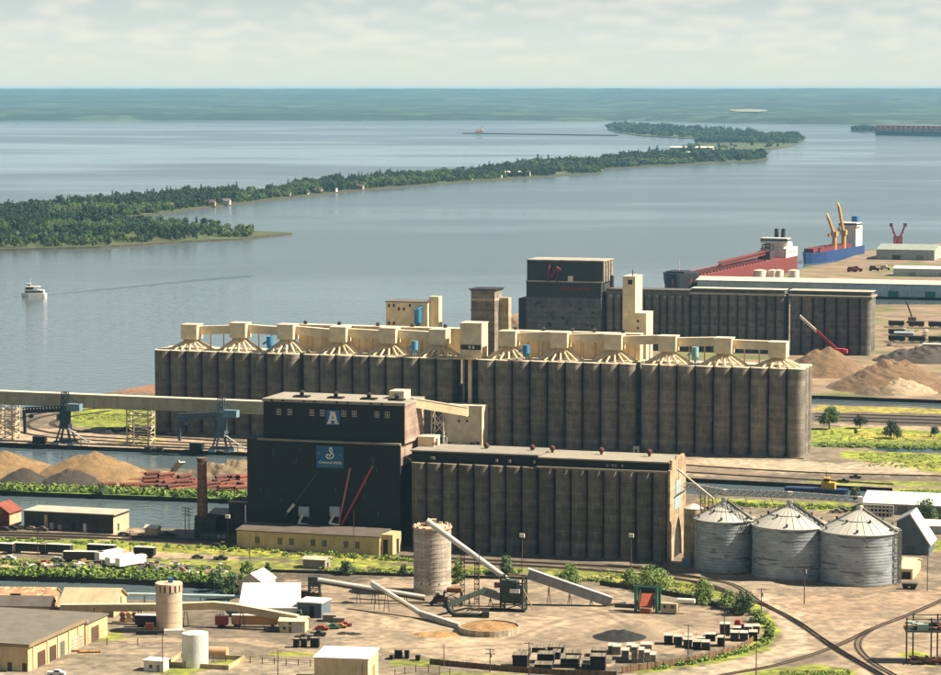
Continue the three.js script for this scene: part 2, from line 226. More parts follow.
const groundTop = (() => {
  const W = 2048, H = 2048, A = new Float32Array(W * H * 3), [x0, x1, z0, z1] = NB, lin = a => a.map(v => v / 255);
  const toT = ([x, z]) => [(x - x0) / (x1 - x0) * W, (z - z0) / (z1 - z0) * H], mx = (x1 - x0) / W, mz = (z1 - z0) / H;
  const n1 = new Float32Array(W * H), n2 = new Float32Array(W * H);
  for (let j = 0; j < H; j++) for (let i = 0; i < W; i++) {
    const x = x0 + i * mx, z = z0 + j * mz, k = j * W + i;
    n1[k] = fbm(x / 14, z / 14, 81, 4); n2[k] = fbm(x / 2.2, z / 2.2, 85, 2);
    const g = n1[k], q = fbm(x / 60, z / 60, 91, 3), c = GC.dirt, f = .55 + .34 * (g - .5) + .36 * (n2[k] - .5) + .22 * (hash(i, j, 3) - .5) + .5 * (q - .5) + .2;
    A[3 * k] = c[0] / 255 * f; A[3 * k + 1] = c[1] / 255 * f * (.985 + .03 * q); A[3 * k + 2] = c[2] / 255 * f * (.97 + .06 * q);
  }
  const put = (poly, line, col, soft, cover, width) => {
    const c = lin(GC[col]), T = poly.map(toT), pad = (soft + (width ?? 0)) / mx + 4, green = ['grass', 'lush', 'dry'].includes(col);
    let a0 = 1e9, a1 = -1e9, b0 = 1e9, b1 = -1e9; for (const [a, b] of T) { a0 = Math.min(a0, a); a1 = Math.max(a1, a); b0 = Math.min(b0, b); b1 = Math.max(b1, b); }
    a0 = Math.max(0, Math.floor(a0 - pad)); a1 = Math.min(W - 1, Math.ceil(a1 + pad)); b0 = Math.max(0, Math.floor(b0 - pad)); b1 = Math.min(H - 1, Math.ceil(b1 + pad));
    const E = poly.length;
    for (let j = b0; j <= b1; j++) for (let i = a0; i <= a1; i++) {
      const x = x0 + i * mx, z = z0 + j * mz; let d = 1e9, inside = false;
      for (let e = 0; e < (line ? E - 1 : E); e++) {
        const [ax, az] = poly[e], [bX, bZ] = poly[(e + 1) % E], dx = bX - ax, dz = bZ - az, t = clamp(((x - ax) * dx + (z - az) * dz) / (dx * dx + dz * dz)), q = (x - ax - t * dx) ** 2 + (z - az - t * dz) ** 2;
        if (q < d) d = q;
        if (!line && (az > z) !== (bZ > z) && x < (bX - ax) * (z - az) / (bZ - az) + ax) inside = !inside;
      }
      d = Math.sqrt(d); if (line) d = width / 2 - d; else if (!inside) d = -d;
      const k = j * W + i, a = sstep(-.5, .5, d / soft + (n1[k] - .5) * 3 + (n2[k] - .5) * 1.6) * cover * (green ? 1 : .55 + .9 * (n1[k] - .05));
      if (a <= 0) continue;
      const f = (green ? .62 + .8 * n2[k] * (.5 + n1[k]) : .78 + .44 * n2[k]), w = clamp(a);
      A[3 * k] = lerp(A[3 * k], c[0] * f, w); A[3 * k + 1] = lerp(A[3 * k + 1], c[1] * f, w); A[3 * k + 2] = lerp(A[3 * k + 2], c[2] * f, w);
    }
  };
  for (const [c, p, s, k] of patches) put(world2(p), false, c, s, k);
  for (const [c, p, w, k] of trails) put(world2(p), true, c, .8, k, w);
  const d = new Uint8Array(W * H * 4); for (let k = 0; k < W * H; k++) { d[4 * k] = clamp(A[3 * k]) * 255; d[4 * k + 1] = clamp(A[3 * k + 1]) * 255; d[4 * k + 2] = clamp(A[3 * k + 2]) * 255; d[4 * k + 3] = 255; }
  const t = new THREE.DataTexture(d, W, H, THREE.RGBAFormat); t.colorSpace = THREE.SRGBColorSpace; t.magFilter = THREE.LinearFilter; t.minFilter = THREE.LinearMipmapLinearFilter; t.generateMipmaps = true; t.needsUpdate = true;
  return new THREE.MeshStandardMaterial({ map: t, roughness: .95 });
})();
const quayDark = mt(0x2b2620, 'tar', .9), bankMat = mt(0x5a4a34, 'gravel', .95);
slab('terminal_ground', world2(mainLand), groundTop, quayDark, 0, NB);
slab('pier_ground', world2(stripLand), groundTop, quayDark, 0, NB);
slab('rail_ground', world2(quayLand), groundTop, bankMat, 0, NB);
slab('yard_ground', world2(frontLand), groundTop, bankMat, 0, NB);
// ---- ground behind the long elevator and the port terminal beyond the slip
const backMat = new THREE.MeshStandardMaterial({ roughness: .95, map: dtex(1024, 1024, (u, v, c) => { const a = fbm(u * 40, v * 60, 101, 5, 40, 60), b = fbm(u * 14, v * 20, 103, 4, 14, 20), k = .80 + .5 * (a - .5); const gr = sstep(.56, .66, b) * .7; c[0] = lerp(.60, .42, gr) * k; c[1] = lerp(.50, .46, gr) * k; c[2] = lerp(.395, .20, gr) * k; }, [520, 520]) });
slab('back_ground', world2([[470, 352], [498, 328], [508, 316], [524, 311], [660, 304.5], [941, 304.5], [1270, 307], [1270, 408], [941, 400], [820, 395.5], [600, 391], [480, 385], [430, 372]]), backMat, quayDark);
slab('port_ground', world2([[676, 299], [690, 295.5], [941, 297], [1270, 299], [1270, 233], [941, 243.5], [872, 249], [836, 262], [806, 266.5], [800, 270]]), backMat, quayDark);
// pond on the green
struct('pond_water', muv(new THREE.ShapeGeometry(new THREE.Shape(world2([[868, 449], [885, 447.3], [915, 448], [1000, 449.5], [1000, 454], [930, 452.6], [890, 452]]).map(([x, z]) => new THREE.Vector2(x, -z)))).rotateX(-Math.PI / 2).translate(0, .05, 0)), new THREE.MeshPhysicalMaterial({ color: 0x24363c, roughness: .15, ior: 1.33 }));
// ---- wooded spits and islands: sandy low ground
const sandMat = mt(0x5f5b42, 'gravel', .95), islandTop = new THREE.MeshStandardMaterial({ roughness: 1, map: dtex(512, 512, (u, v, c) => { const a = fbm(u * 20, v * 20, 111, 4, 20, 20), k = .7 + .6 * (a - .4); c[0] = .33 * k; c[1] = .37 * k; c[2] = .17 * k; }, [600, 600]) });
const islands = {
  near: [[-330, 262], [-60, 251.5], [0, 249.5], [100, 246.5], [180, 241.5], [240, 238.5], [270, 235.5], [292, 233], [250, 231], [190, 226], [140, 222.5], [104, 220], [60, 216], [-330, 236]],
  point: [[-330, 240], [-60, 224], [60, 216.5], [104, 218.8], [150, 214], [180, 210.5], [240, 203], [300, 196], [360, 189.8], [400, 186.5], [460, 181.5], [520, 178], [560, 175.3], [600, 172.6], [604, 170], [590, 163], [520, 167.8], [440, 174], [380, 179], [300, 186], [220, 193], [140, 200], [0, 212], [-330, 232]],
  wooded: [[598, 164], [600, 168.6], [640, 166.5], [700, 163.4], [750, 161], [768, 158.6], [764, 156.4], [720, 155.5], [690, 154.2], [650, 156.4], [610, 160]],
  marsh: [[690, 148.6], [720, 149.8], [770, 149], [792, 146], [804, 139.4], [797, 136], [770, 135], [720, 138], [700, 141.5], [688, 145]],
  outer: [[607, 129], [616, 132], [640, 135.5], [690, 138.2], [740, 138.2], [762, 135.8], [758, 132], [720, 130.5], [680, 127.6], [640, 125], [617, 124]],
  right: [[850, 130.5], [862, 132], [880, 132], [1000, 134], [1270, 136], [1270, 127], [941, 127.5], [880, 128.5], [858, 129.5]],
};
for (const k in islands) slab('island_ground', world2(islands[k]), islandTop, sandMat, .4);
// ---- far shore: rolling forest and fields
{
  const nx = 170, nz = 90, pos = [], uv = [], idx = [];
  const shore = x => -15500 + 380 * fbm(x / 2600, 3, 7, 3) - 190 + (x > 500 ? 1750 * sstep(500, 2000, x) : 0) + 600 * sstep(300, 620, x) * (1 - sstep(620, 760, x));
  const hillY = (x, z) => { const q = (shore(x) - z) / 13000; return -4 + (8 + 34 * sstep(.30, .60, fbm(x / 2400, 2, 15, 3))) * sstep(0, .03, q) * (1 - .8 * sstep(.08, .6, q)) + 171 * sm(clamp(q * .82)) + 70 * (fbm(x / 2600, z / 1900, 5, 4) - .46) * sstep(0, .5, q) * (1 - .5 * sstep(.7, 1, q)) + 16 * sstep(.02, .06, q) * (fbm(x / 1500, z / 700, 25, 3) - .5); };
  for (let j = 0; j <= nz; j++) for (let i = 0; i <= nx; i++) {
    const x = lerp(-11500, 11500, i / nx), t = j / nz, z = lerp(shore(x), -31000, t ** 1.25); pos.push(x, hillY(x, z) + 9 * (hash(i, j, 4) - .5) * sstep(.02, .1, t), z); uv.push(x / 9000, z / 9000);
  }
  for (let j = 0; j < nz; j++) for (let i = 0; i < nx; i++) { const a = j * (nx + 1) + i; idx.push(a, a + 1, a + nx + 1, a + 1, a + nx + 2, a + nx + 1); }
  const g = new THREE.BufferGeometry(); g.setAttribute('position', new THREE.Float32BufferAttribute(pos, 3)); g.setAttribute('uv', new THREE.Float32BufferAttribute(uv, 2)); g.setIndex(idx); g.computeVertexNormals();
  struct('far_hills', g, new THREE.MeshStandardMaterial({ roughness: 1, map: dtex(1024, 1024, (u, v, c) => { const f = sstep(.54, .60, fbm(u * 22, v * 46, 121, 4, 22, 46)), k = .7 + .7 * (fbm(u * 120, v * 160, 125, 3, 120, 160) - .4); c[0] = lerp(.14, .28, f) * k; c[1] = lerp(.22, .36, f) * k; c[2] = lerp(.16, .25, f) * k; }) }));
let fz = -13600; const fr = (748 - CX) / FPX, row = z => { const Y = hillY(-z * fr, z) - EYE; return CY - FPX * (Y * cp - z * sp) / (-Y * sp - z * cp); }; while (row(fz) > 112 && fz > -20000) fz -= 40;
  const fp = [], fx = -fz * fr; for (let i = 0; i < 26; i++) { const k = a => { const t = a / 26 * 6.283, r = 1 + .35 * (hash(a % 26, 2, 2) - .5), x = fx + Math.cos(t) * 112 * r, z = fz + Math.sin(t) * 300 * r; return [x, hillY(x, z) + 7, z]; }; fp.push(fx, hillY(fx, fz) + 7, fz, ...k(i + 1), ...k(i)); }
  const fg = new THREE.BufferGeometry(); fg.setAttribute('position', new THREE.Float32BufferAttribute(fp, 3)); fg.computeVertexNormals(); struct('sand_field', muv(fg), mt(0x8f8a6c, 'plain'));
}
// =====================================================================  GRAIN ELEVATORS
const silosC = [mt(0x868074, 'concrete', .9), mt(0x7d776b, 'concrete', .9), mt(0x8e887b, 'concrete', .9)];
const silosD = [mt(0x76746e, 'concrete', .9), mt(0x6c6a65, 'concrete', .9), mt(0x807d76, 'concrete', .9)];
const silosG = [mt(0x777166, 'concrete', .9), mt(0x6d675d, 'concrete', .9), mt(0x807a6e, 'concrete', .9)];
const cream = mt(0xe6d5ae, 'plain', .7), creamDark = mt(0xd2bd92, 'plain', .75), roofPale = mt(0xd8cbb0, 'plain', .9), black = mt(0x14110f, 'tar', .8), white = mt(0xe6e0d2, 'plain', .7), glass = mt(0x1b2226, 'plain', .15), blueM = mt(0x2f7fae, 'sheet', .6), steel = mt(0x8f8c86, 'plain', .5, .4), darkSteel = mt(0x3a3a3a, 'plain', .6, .3);
const siloGeo = {};
function siloRow(parent, x0, n, pitch, h, z, m, key, capM, y0 = 0) {
  const gs = siloGeo[key] ??= [0, 1, 2].map(() => cyl(pitch * .47, pitch * .47, y0, h, 0, 0, 28)); const cg = siloGeo[key + 'cap'] ??= cyl(pitch * .49, pitch * .49, h, h + .45, 0, 0, 24);
  for (let i = 0; i < n; i++) { const k = Math.floor(rnd() * 3); const o = mesh('silo', gs[k], m[Math.floor(rnd() * 3)], parent); o.position.set(x0 + pitch * (i + .5), 0, z); if (capM) mesh('roof_cap', cg, capM, o); }
}
const box = (name, x0, x1, y0, y1, z0, z1, m, parent) => mesh(name, bx(x0, x1, y0, y1, z0, z1), m, parent);
// ---------------------------------------------------------------- long silo house
{
  const F = frame(803, 459), P0 = 8.7, H = F.y(370.3, 0, 0);
  const start = { a: F.x(155, H, -P0 / 2), b: F.x(478, H, -P0 / 2) }, gap = 2.2, endA = F.x(453.5, H, -P0 / 2);
  const halls = [['long concrete silo block with cream spider distributors, left of the gap', start.a, [181, 229.5, 277, 329.5, 379, 429]], ['long concrete silo block with cream spider distributors, right of the gap', start.b, [498.5, 550, 604, 658, 713.5, 768]]];
  const tops = { 181: 325, 229.5: 323.4, 277: 325, 329.5: 327.5, 379: 328.6, 429: 330, 498.5: 331.6, 550: 333, 604: 335, 658: 336.6, 713.5: 338.6, 768: 342.6 };
  for (const [label, xs, ds] of halls) {
    const t = thing('silo_block', label, 'grain elevator', F.w(0, 0, 0), F.ry, 'silo blocks of the long elevator');
    const p = ((xs === start.a ? endA : 0) - xs - gap) / 18, back = -3 * p, x9 = xs + 9 * p + gap, key = xs === start.a ? 'mainA' : 'mainB';
    for (const [x, n] of [[xs, 9], [x9, 9]]) {
      siloRow(t, x, n, p, H, -p / 2, silosC, key, roofPale); siloRow(t, x, n, p, H, -p * 2.5, silosC, key, roofPale);
      for (const e of [x, x + (n - 1) * p]) siloRow(t, e, 1, p, H, -p * 1.5, silosC, key, roofPale);
      box('bin_filler', x + 2, x + n * p - 2, 1, H - .5, -p * 2.2, -p * .8, silosC[1], t);
      mesh('roof_slab', bx(x + p * .5, x + n * p - p * .5, H + .05, H + .7, back + p * .5, -p * .5), roofPale, t);
    }
    box('footing', xs - .3, x9 + 9 * p + .3, 0, .5, back - .3, .35, silosC[0], t);
    // spider distributors: a raised house with spouts fanning out to the bins
    const zc = -p * 1.25, last = ds.length - 1;
    const xsD = ds.map(q => F.x(q, H + 12, zc + 4.2)), ytop = ds.map((q, i) => F.y(tops[q], xsD[i], zc + 4.2));
    ds.forEach((q, i) => {
      const x0 = xsD[i], x1 = x0 + 8.6, yt = ytop[i], yb = yt - 7.2, xm = (x0 + x1) / 2;
      const d = box('distributor_house', x0, x1, yb, yt, zc - 4.2, zc + 4.2, cream, t);
      mesh('roof', bx(x0 - .25, x1 + .25, yt, yt + .35, zc - 4.4, zc + 4.4), roofPale, d);
      mesh('hopper', profZ([[x0 + .6, yb], [x1 - .6, yb], [xm + 1.6, yb - 1.6], [xm - 1.6, yb - 1.6]], zc - 2.6, zc + 2.6), creamDark, d);
      for (let k = 0; k < 16; k++) { const a = (k + .5) / 16 * Math.PI * 2, c = Math.cos(a), s = Math.sin(a); mesh('spout', rod(V3(xm + c * 2.4, yb - .6, zc + s * 2.2), V3(xm + c * 11.4, H + .5, zc + s * 8.8), .5, 7), cream, d); }
      for (const [a, b] of [[-3, 3.4], [3, 3.4], [-3, -3.4], [3, -3.4]]) mesh('post', bx(xm + a - .2, xm + a + .2, H, yb, zc + b - .2, zc + b + .2), creamDark, d);
      if (i < last) { // inclined belt gallery on to the next house
        const a = V3(x1, yt - 3.0, zc - 1.4), b = V3(xsD[i + 1], ytop[i + 1] - 2.4 + (label.includes('left') ? -1.2 : .4), zc - 1.4);
        const g = mesh('belt_gallery', bar(a, b, 3.4, 4.0), cream, t); mesh('gallery_roof', bar(a.clone().add(V3(0, 2.15, 0)), b.clone().add(V3(0, 2.15, 0)), 3.7, .25), roofPale, g);
        for (const k of [.3, .7]) { const q2 = a.clone().lerp(b, k); mesh('post', bx(q2.x - .25, q2.x + .25, H, q2.y - 2, q2.z - .25, q2.z + .25), creamDark, g); }
      }
    });
    // long house along the back of the roof
    const lz = -p * 2.0, right = label.includes('right');
    const la = F.x(right ? 505 : 299, H + 5, lz), lb = F.x(right ? 640 : 462, H + 5, lz), ly = F.y(right ? 331 : 325, la, lz);
    const lh = box('conveyor_house', la, lb, H, ly, lz - 6, lz, cream, t);
    mesh('roof', bx(la - .3, lb + .3, ly, ly + .3, lz - 6.3, lz + .3), roofPale, lh);
    for (let k = 1; k < 12; k++) { const x = lerp(la, lb, k / 12); mesh('pilaster', bx(x - .3, x + .3, H, ly - .3, lz, lz + .25), creamDark, lh); }
    for (let k = 0; k < 5; k++) { const x = lerp(la + 4, lb - 8, k / 4) + rr(-2, 2); mesh('roof_vent', join([cyl(.9, .9, ly + .3, ly + 1.5, x, lz - 3, 10), cyl(1.4, .3, ly + 1.5, ly + 2.2, x, lz - 3, 10)]), darkSteel, lh); }
  }
  // head house over the gap, on legs, and towers rising behind
  const cG = thing('head_house', 'cream head house on columns bridging the gap between silo blocks', 'elevator tower', F.w(0, 0, 0), F.ry);
  const hz = -4, hx0 = F.x(460, H + 8, hz), hx1 = F.x(481.5, H + 8, hz), hy = F.y(323.5, hx0, hz), hb = F.y(357.5, hx0, hz);
  box('wall', hx0, hx1, hb, hy, hz - 11, hz, cream, cG); mesh('roof', bx(hx0 - .3, hx1 + .3, hy, hy + .4, hz - 11.3, hz + .3), roofPale, cG);
  const b0 = F.y(349.5, hx0, hz), b1 = F.y(344.5, hx0, hz); const wb = mesh('window_band', bx(hx0 + .4, hx1 - .2, b0, b1, hz, hz + .12), glass, cG);
  for (const k of [.45, .62]) mesh('pane', bx(lerp(hx0, hx1, k) - .5, lerp(hx0, hx1, k) + .5, b0 + .6, b1 - .5, hz + .12, hz + .2), white, wb);
  box('deck', endA + .3, start.b, hb - .8, hb, hz - 14, hz + 2, creamDark, cG);
  const sx = F.x(470, H / 2, hz); mesh('column', bx(sx - .9, sx + .9, 0, hb - .8, hz - 1.4, hz + .4), cream, cG);
  mesh('leg_casing', bx(sx - 4.4, sx - 3.6, 0, hb - .8, hz - 3.4, hz - 2.4), steel, cG);
  box('rear_wall', endA + .2, start.b - .2, 0, hb - .8, -20, -19, silosD[0], cG);
  for (const [nm, lab, a, b, yt, zf, dd, m] of [
    ['elevator_tower', 'cream sheet metal tower with blue dust pipe behind the left silo block', 386, 427.5, 302, -34, 15, cream],
    ['elevator_tower', 'bare concrete tower with pale band rising behind the head house', 471, 494.5, 290.5, -36, 14, silosC[2]]]) {
    const o = thing(nm, lab, 'elevator tower', F.w(0, 0, 0), F.ry), x0 = F.x(a, 60, zf), x1 = F.x(b, 60, zf), y = F.y(yt, x0, zf);
    box('wall', x0, x1, 0, y, zf - dd, zf, m, o); mesh('roof', bx(x0 - .4, x1 + .4, y, y + .5, zf - dd - .4, zf + .4), mt(0x6a6256, 'plain'), o);
    if (m === cream) {
      const s0 = F.x(426, 60, zf + 1), s1 = F.x(437, 60, zf + 1) - 2.5, sy = F.y(297, s0, zf); box('stair_shaft', x1 - .2, s1 + 2, 0, sy, zf - 9, zf - 3.5, cream, o);
      for (const [wx, wy] of [[389, 305.5], [394, 305.5], [399, 309], [404, 309], [410, 305.5], [389, 323], [394, 323]]) { const X = F.x(wx, 60, zf), Y = F.y(wy, X, zf); mesh('window', bx(X - .5, X + .5, Y - .8, Y + .8, zf, zf + .1), glass, o); }
      const X = F.x(418, 50, zf + 2); mesh('dust_collector', join([cyl(1.8, 1.8, F.y(322, X, zf), F.y(309, X, zf), X, zf + 2.2, 14), cyl(.4, 1.8, F.y(327, X, zf), F.y(322, X, zf), X, zf + 2.2, 14), rod(V3(X, F.y(309, X, zf), zf + 2.2), V3(X + 2, F.y(307.5, X, zf), zf + .5), .7)]), blueM, o);
    } else {
      for (const q of [299.5, 310]) { const Y = F.y(q, x0, zf); mesh('band', bx(x0 - .15, x1 + .15, Y - .5, Y + .5, zf - dd - .15, zf + .15), q < 300 ? mt(0xc0b090, 'plain') : silosC[1], o); }
      box('stair_shaft', x1 - .1, x1 + 5, 0, F.y(298, x1, zf - 6), zf - 13, zf - 8, mt(0xc9ba98, 'concrete'), o); mesh('railing', bx(x0 - 1, x1 + 1, y + .5, y + .9, zf - dd - 1, zf + 1), darkSteel, o);
    }
  }
  { // tall cream leg tower
    const o = thing('elevator_tower', 'tallest cream leg tower behind the right silo block', 'elevator tower', F.w(0, 0, 0), F.ry), zf = -30, x0 = F.x(622.5, 60, zf), x1 = F.x(635, 60, zf), y = F.y(277, x0, zf), x2 = F.x(646, 40, zf), y2 = F.y(313.5, x1, zf);
    box('shaft', x0, x1, 0, y, zf - 15, zf, cream, o); box('annex', x1 - 1, x2, 0, y2, zf - 14, zf + .3, cream, o);
    mesh('roof', bx(x0 - .2, x1 + .2, y, y + .4, zf - 15.2, zf + .2), roofPale, o); mesh('roof', bx(x1 + .1, x2 + .2, y2, y2 + .3, zf - 14.2, zf + .5), roofPale, o);
    const Y = F.y(282, x0, zf); mesh('window', bx(x0 + 2.6, x0 + 4.8, Y - 1.1, Y + 1.1, zf, zf + .1), glass, o); for (const q of [321, 328]) { const yy = F.y(q, x1, zf); mesh('window', bx(x1 + 1, x1 + 2, yy - .6, yy + .6, zf + .3, zf + .4), glass, o); }
    mesh('mast', rod(V3(x0 + 4.5, y, zf - 2), V3(x0 + 4.5, y + 3.5, zf - 2), .25), darkSteel, o);
    for (const q of [295, 312]) { const yy = F.y(q, x0, zf); mesh('seam', bx(x0 - .06, x1 - .05, yy - .12, yy + .12, zf - .1, zf + .08), creamDark, o); }
  }
  // blue dust collectors on the roof
  const dc = (px, y0, y1, m, lab) => { const zf = -3.5, X = F.x(px, H + 4, zf), a = F.y(y1, X, zf), b = F.y(y0, X, zf), o = thing('dust_collector', lab, 'dust collector', F.w(X, H + .7, zf), F.ry, 'dust collectors on the silo roof'), B = b - H - .7; mesh('drum', cyl(1.7, 1.7, B * .45, B, 0, 0, 14), m, o); mesh('cone', cyl(.4, 1.7, B * .12, B * .45, 0, 0, 14), m, o); mesh('duct', rod(V3(0, B * .8, 0), V3(-4, B * .5, -1), .5), m, o); for (const s of [-1, 1]) mesh('leg', bx(s * 1.4 - .12, s * 1.4 + .12, 0, B * .5, -.1, .1), darkSteel, o); };
  dc(270, 336.5, 351, blueM, 'blue dust collector drum between second and third distributors from left'); dc(414.5, 341, 355, mt(0x4f9cc0, 'sheet', .6), 'pale blue dust collector drum left of the head house'); dc(526, 345, 358, blueM, 'blue dust collector drum just right of the head house'); dc(695, 347, 366, mt(0x86b4b4, 'sheet', .6), 'pale green blue dust collector drum near the right roof end');
  { // receiving building at the foot of the gap
    const G = new Frame(F.w(F.x(445, 0, 9), 0, 9)), o = thing('receiving_shed', 'tall plain cream receiving building below the head house', 'building', G.o, G.ry), w = G.x(482), h = G.y(405.5), d = 10;
    box('wall', 0, w, 0, h, -d, 0, cream, o); mesh('roof', bx(-.3, w + .3, h, h + .4, -d - .3, .3), roofPale, o);
    for (const q of [459, 467]) { const X = G.x(q, 12), Y = G.y(421, X); mesh('window', bx(X - .5, X + .5, Y - .6, Y + .6, 0, .12), glass, o); }
    for (const [q, s] of [[450, 1], [456, .8], [468, .9], [474, 1.3]]) { const X = G.x(q); mesh('equipment_box', bx(X - s, X + s, 0, 2 * s + .6, .6, 2.6), darkSteel, o); }
    mesh('door', bx(w - 3.6, w - 1.2, 0, 3.4, 0, .12), mt(0x55503f, 'sheet'), o);
  }
  { // doors and sheds at the foot of the silos
    const X = F.x(637, 0, 0), o = thing('foot_shed', 'small pale shed at the foot of the silos', 'shed', F.w(X, 0, 1.6), F.ry); box('wall', -1.3, 1.3, 0, 3.0, -1, 1, white, o); mesh('roof', bx(-1.5, 1.5, 3.0, 3.2, -1.2, 1.2), roofPale, o); mesh('door', bx(-.5, .5, 0, 2, 1, 1.08), darkSteel, o);
  }
}
// ---------------------------------------------------------------- dark elevator behind
{
  const F = frame(872, 356), g = thing('silo_block', 'dark grey old silo elevator far behind, beside the ship', 'grain elevator', F.o, F.ry);
  const H = F.y(298.5, 0, 0), p = (0 - F.x(791, H, -5)) / 6.5;
  const secs = [[F.x(790, H, -p / 2), 7], [F.x(691, H, -p / 2), 9.5]];
  const pr = (F.x(872, H, -p / 2) - secs[0][0]) / 7;
  siloRow(g, secs[0][0], 7, pr, H, -pr / 2, silosD, 'dk'); siloRow(g, secs[0][0], 7, pr, H, -pr * 2.5, silosD, 'dk'); siloRow(g, secs[0][0] + 6 * pr, 1, pr, H, -pr * 1.5, silosD, 'dk');
  const e0 = secs[0][0], e1 = e0 + 7 * pr; mesh('roof_slab', bx(e0 - .5, e1 + .5, H, H + 1.2, -3 * pr, .2), mt(0x9a9486, 'plain'), g); box('roof_house', e0, e1 - 1, H + 1.2, H + 3.6, -2.4 * pr, -pr * .8, silosD[0], g); mesh('roof', bx(e0 - 1, e1, H + 3.6, H + 4.0, -2.6 * pr, -pr * .5), mt(0xb8b09c, 'plain'), g);
  const m1 = F.x(785, H, -p / 2), m0 = secs[1][0], pm = (m1 - m0) / 10; siloRow(g, m0, 10, pm, H, -pm / 2 - 1, silosD, 'dkm'); box('bin_filler', m0, m1, 0, H - .4, -3 * pm, -pm, silosD[1], g); mesh('roof_slab', bx(m0 - .5, m1 + .5, H, H + .8, -3 * pm, -.8), mt(0x9a9486, 'plain'), g); box('roof_house', m0 + .5, m1 - .3, H + .8, H + 3.8, -2.2 * pm, -pm * .6, silosD[1], g); mesh('roof', bx(m0, m1 + .3, H + 3.8, H + 4.2, -2.4 * pm, -pm * .4), mt(0xc8c2b2, 'plain'), g);
  mesh('parapet_light', bx(m0, m1, H + .8, H + 1.3, -.9, -.5), mt(0xc8c2b2, 'plain'), g);
  const l1 = m0 - .6, l0 = F.x(607, H, -p), pl = (l1 - l0) / 11; siloRow(g, l0, 11, pl, H - 1.5, -pl / 2 - 4, silosD, 'dkl'); box('bin_filler', l0, l1, 0, H - 2, -24, -pl - 3, silosD[1], g); box('roof_house', l0, l1, H - 1.5, H + 2, -22, -6, silosD[0], g); mesh('roof', bx(l0 - .2, l1 + .2, H + 2, H + 2.3, -22.3, -5.6), mt(0x5a564e, 'plain'), g);
  // work house
  const o = thing('work_house', 'dark slab sided work house with white roof edge, far elevator', 'elevator tower', F.o, F.ry), zf = -2, x0 = F.x(526.3, 50, zf), x1 = F.x(602.5, 50, zf), xm = F.x(601, 30, zf), yT = F.y(260.5, x0, zf), yL = F.y(281, x0, zf), yM = F.y(297, x0, zf);
  const skin = mt(0x35373a, 'sheet', .8), grey = mt(0x6e7372, 'concrete', .9);
  box('lower_wall', x0, xm, 0, yM, zf - 30, zf, grey, o); box('middle_wall', x0, xm, yM, yL, zf - 30, zf - .02, skin, o); box('upper_wall', x0 + .3, x1, yL, yT, zf - 28, zf - .6, skin, o);
  mesh('roof', bx(x0, x1 + .5, yT, yT + .8, zf - 28.4, zf - .2), mt(0xa8a396, 'plain'), o); mesh('ledge', bx(x0 - .2, x1 + .2, yL - .3, yL + .5, zf - .6, zf + .6), mt(0xb9b3a2, 'plain'), o);
  for (let k = 0; k < 4; k++) mesh('end_pilaster', bx(x1, x1 + .4, yL, yT - .5, zf - 26 + k * 7, zf - 23.4 + k * 7), mt(0xb7aa90, 'concrete'), o);
  box('side_annex', F.x(518.5, 20, zf - 8), x0 - .1, 0, F.y(298.5, x0, zf - 8), zf - 26, zf - 8, skin, o);
  for (let k = 0; k < 26; k++) { const X = rr(x0 + 3, xm - 4), Y = rr(4, yM - 3), s = rr(.5, 1.3); mesh('window', bx(X - s, X + s, Y - s, Y + s * .8, zf, zf + .08), glass, o); }
  const rustP = mt(0x7a3226, 'plain', .8), gx = (q, y) => F.x(q, y, zf);
  const X1 = gx(548, 60), X2 = gx(557, 60); mesh('rusty_leg', join([rod(V3(X1, yL, zf + .8), V3(X1 + 1, F.y(264.5, X1, zf), zf + .8), .8), rod(V3(X2, yL, zf + .8), V3(X2 + 1, F.y(268, X2, zf), zf + .8), .7), rod(V3(X1 + 2, F.y(277, X1, zf), zf + .8), V3(X2, F.y(267, X2, zf), zf + .8), .9), rod(V3(X2, F.y(267, X1, zf), zf + .8), V3(X2 + 3, F.y(270, X2, zf), zf + .8), .8)]), rustP, o);
  const s0 = gx(561, 45), s1 = gx(591, 45), sy0 = F.y(290, s0, zf), sy1 = F.y(286.5, s0, zf); for (let k = 0; k < 9; k++) mesh('faded_letter', bx(lerp(s0, s1, k / 9), lerp(s0, s1, (k + .55) / 9), sy0, sy1, zf, zf + .12), rustP, o);
  mesh('roof_unit', bx(gx(568, 55), gx(573, 55), yL + .5, yL + 4, zf - .6, zf + .5), white, o);
  mesh('vent_tank', cyl(1.4, 1.4, H + 3, H + 11, gx(609, 50), zf - 8, 12), darkSteel, o);
}
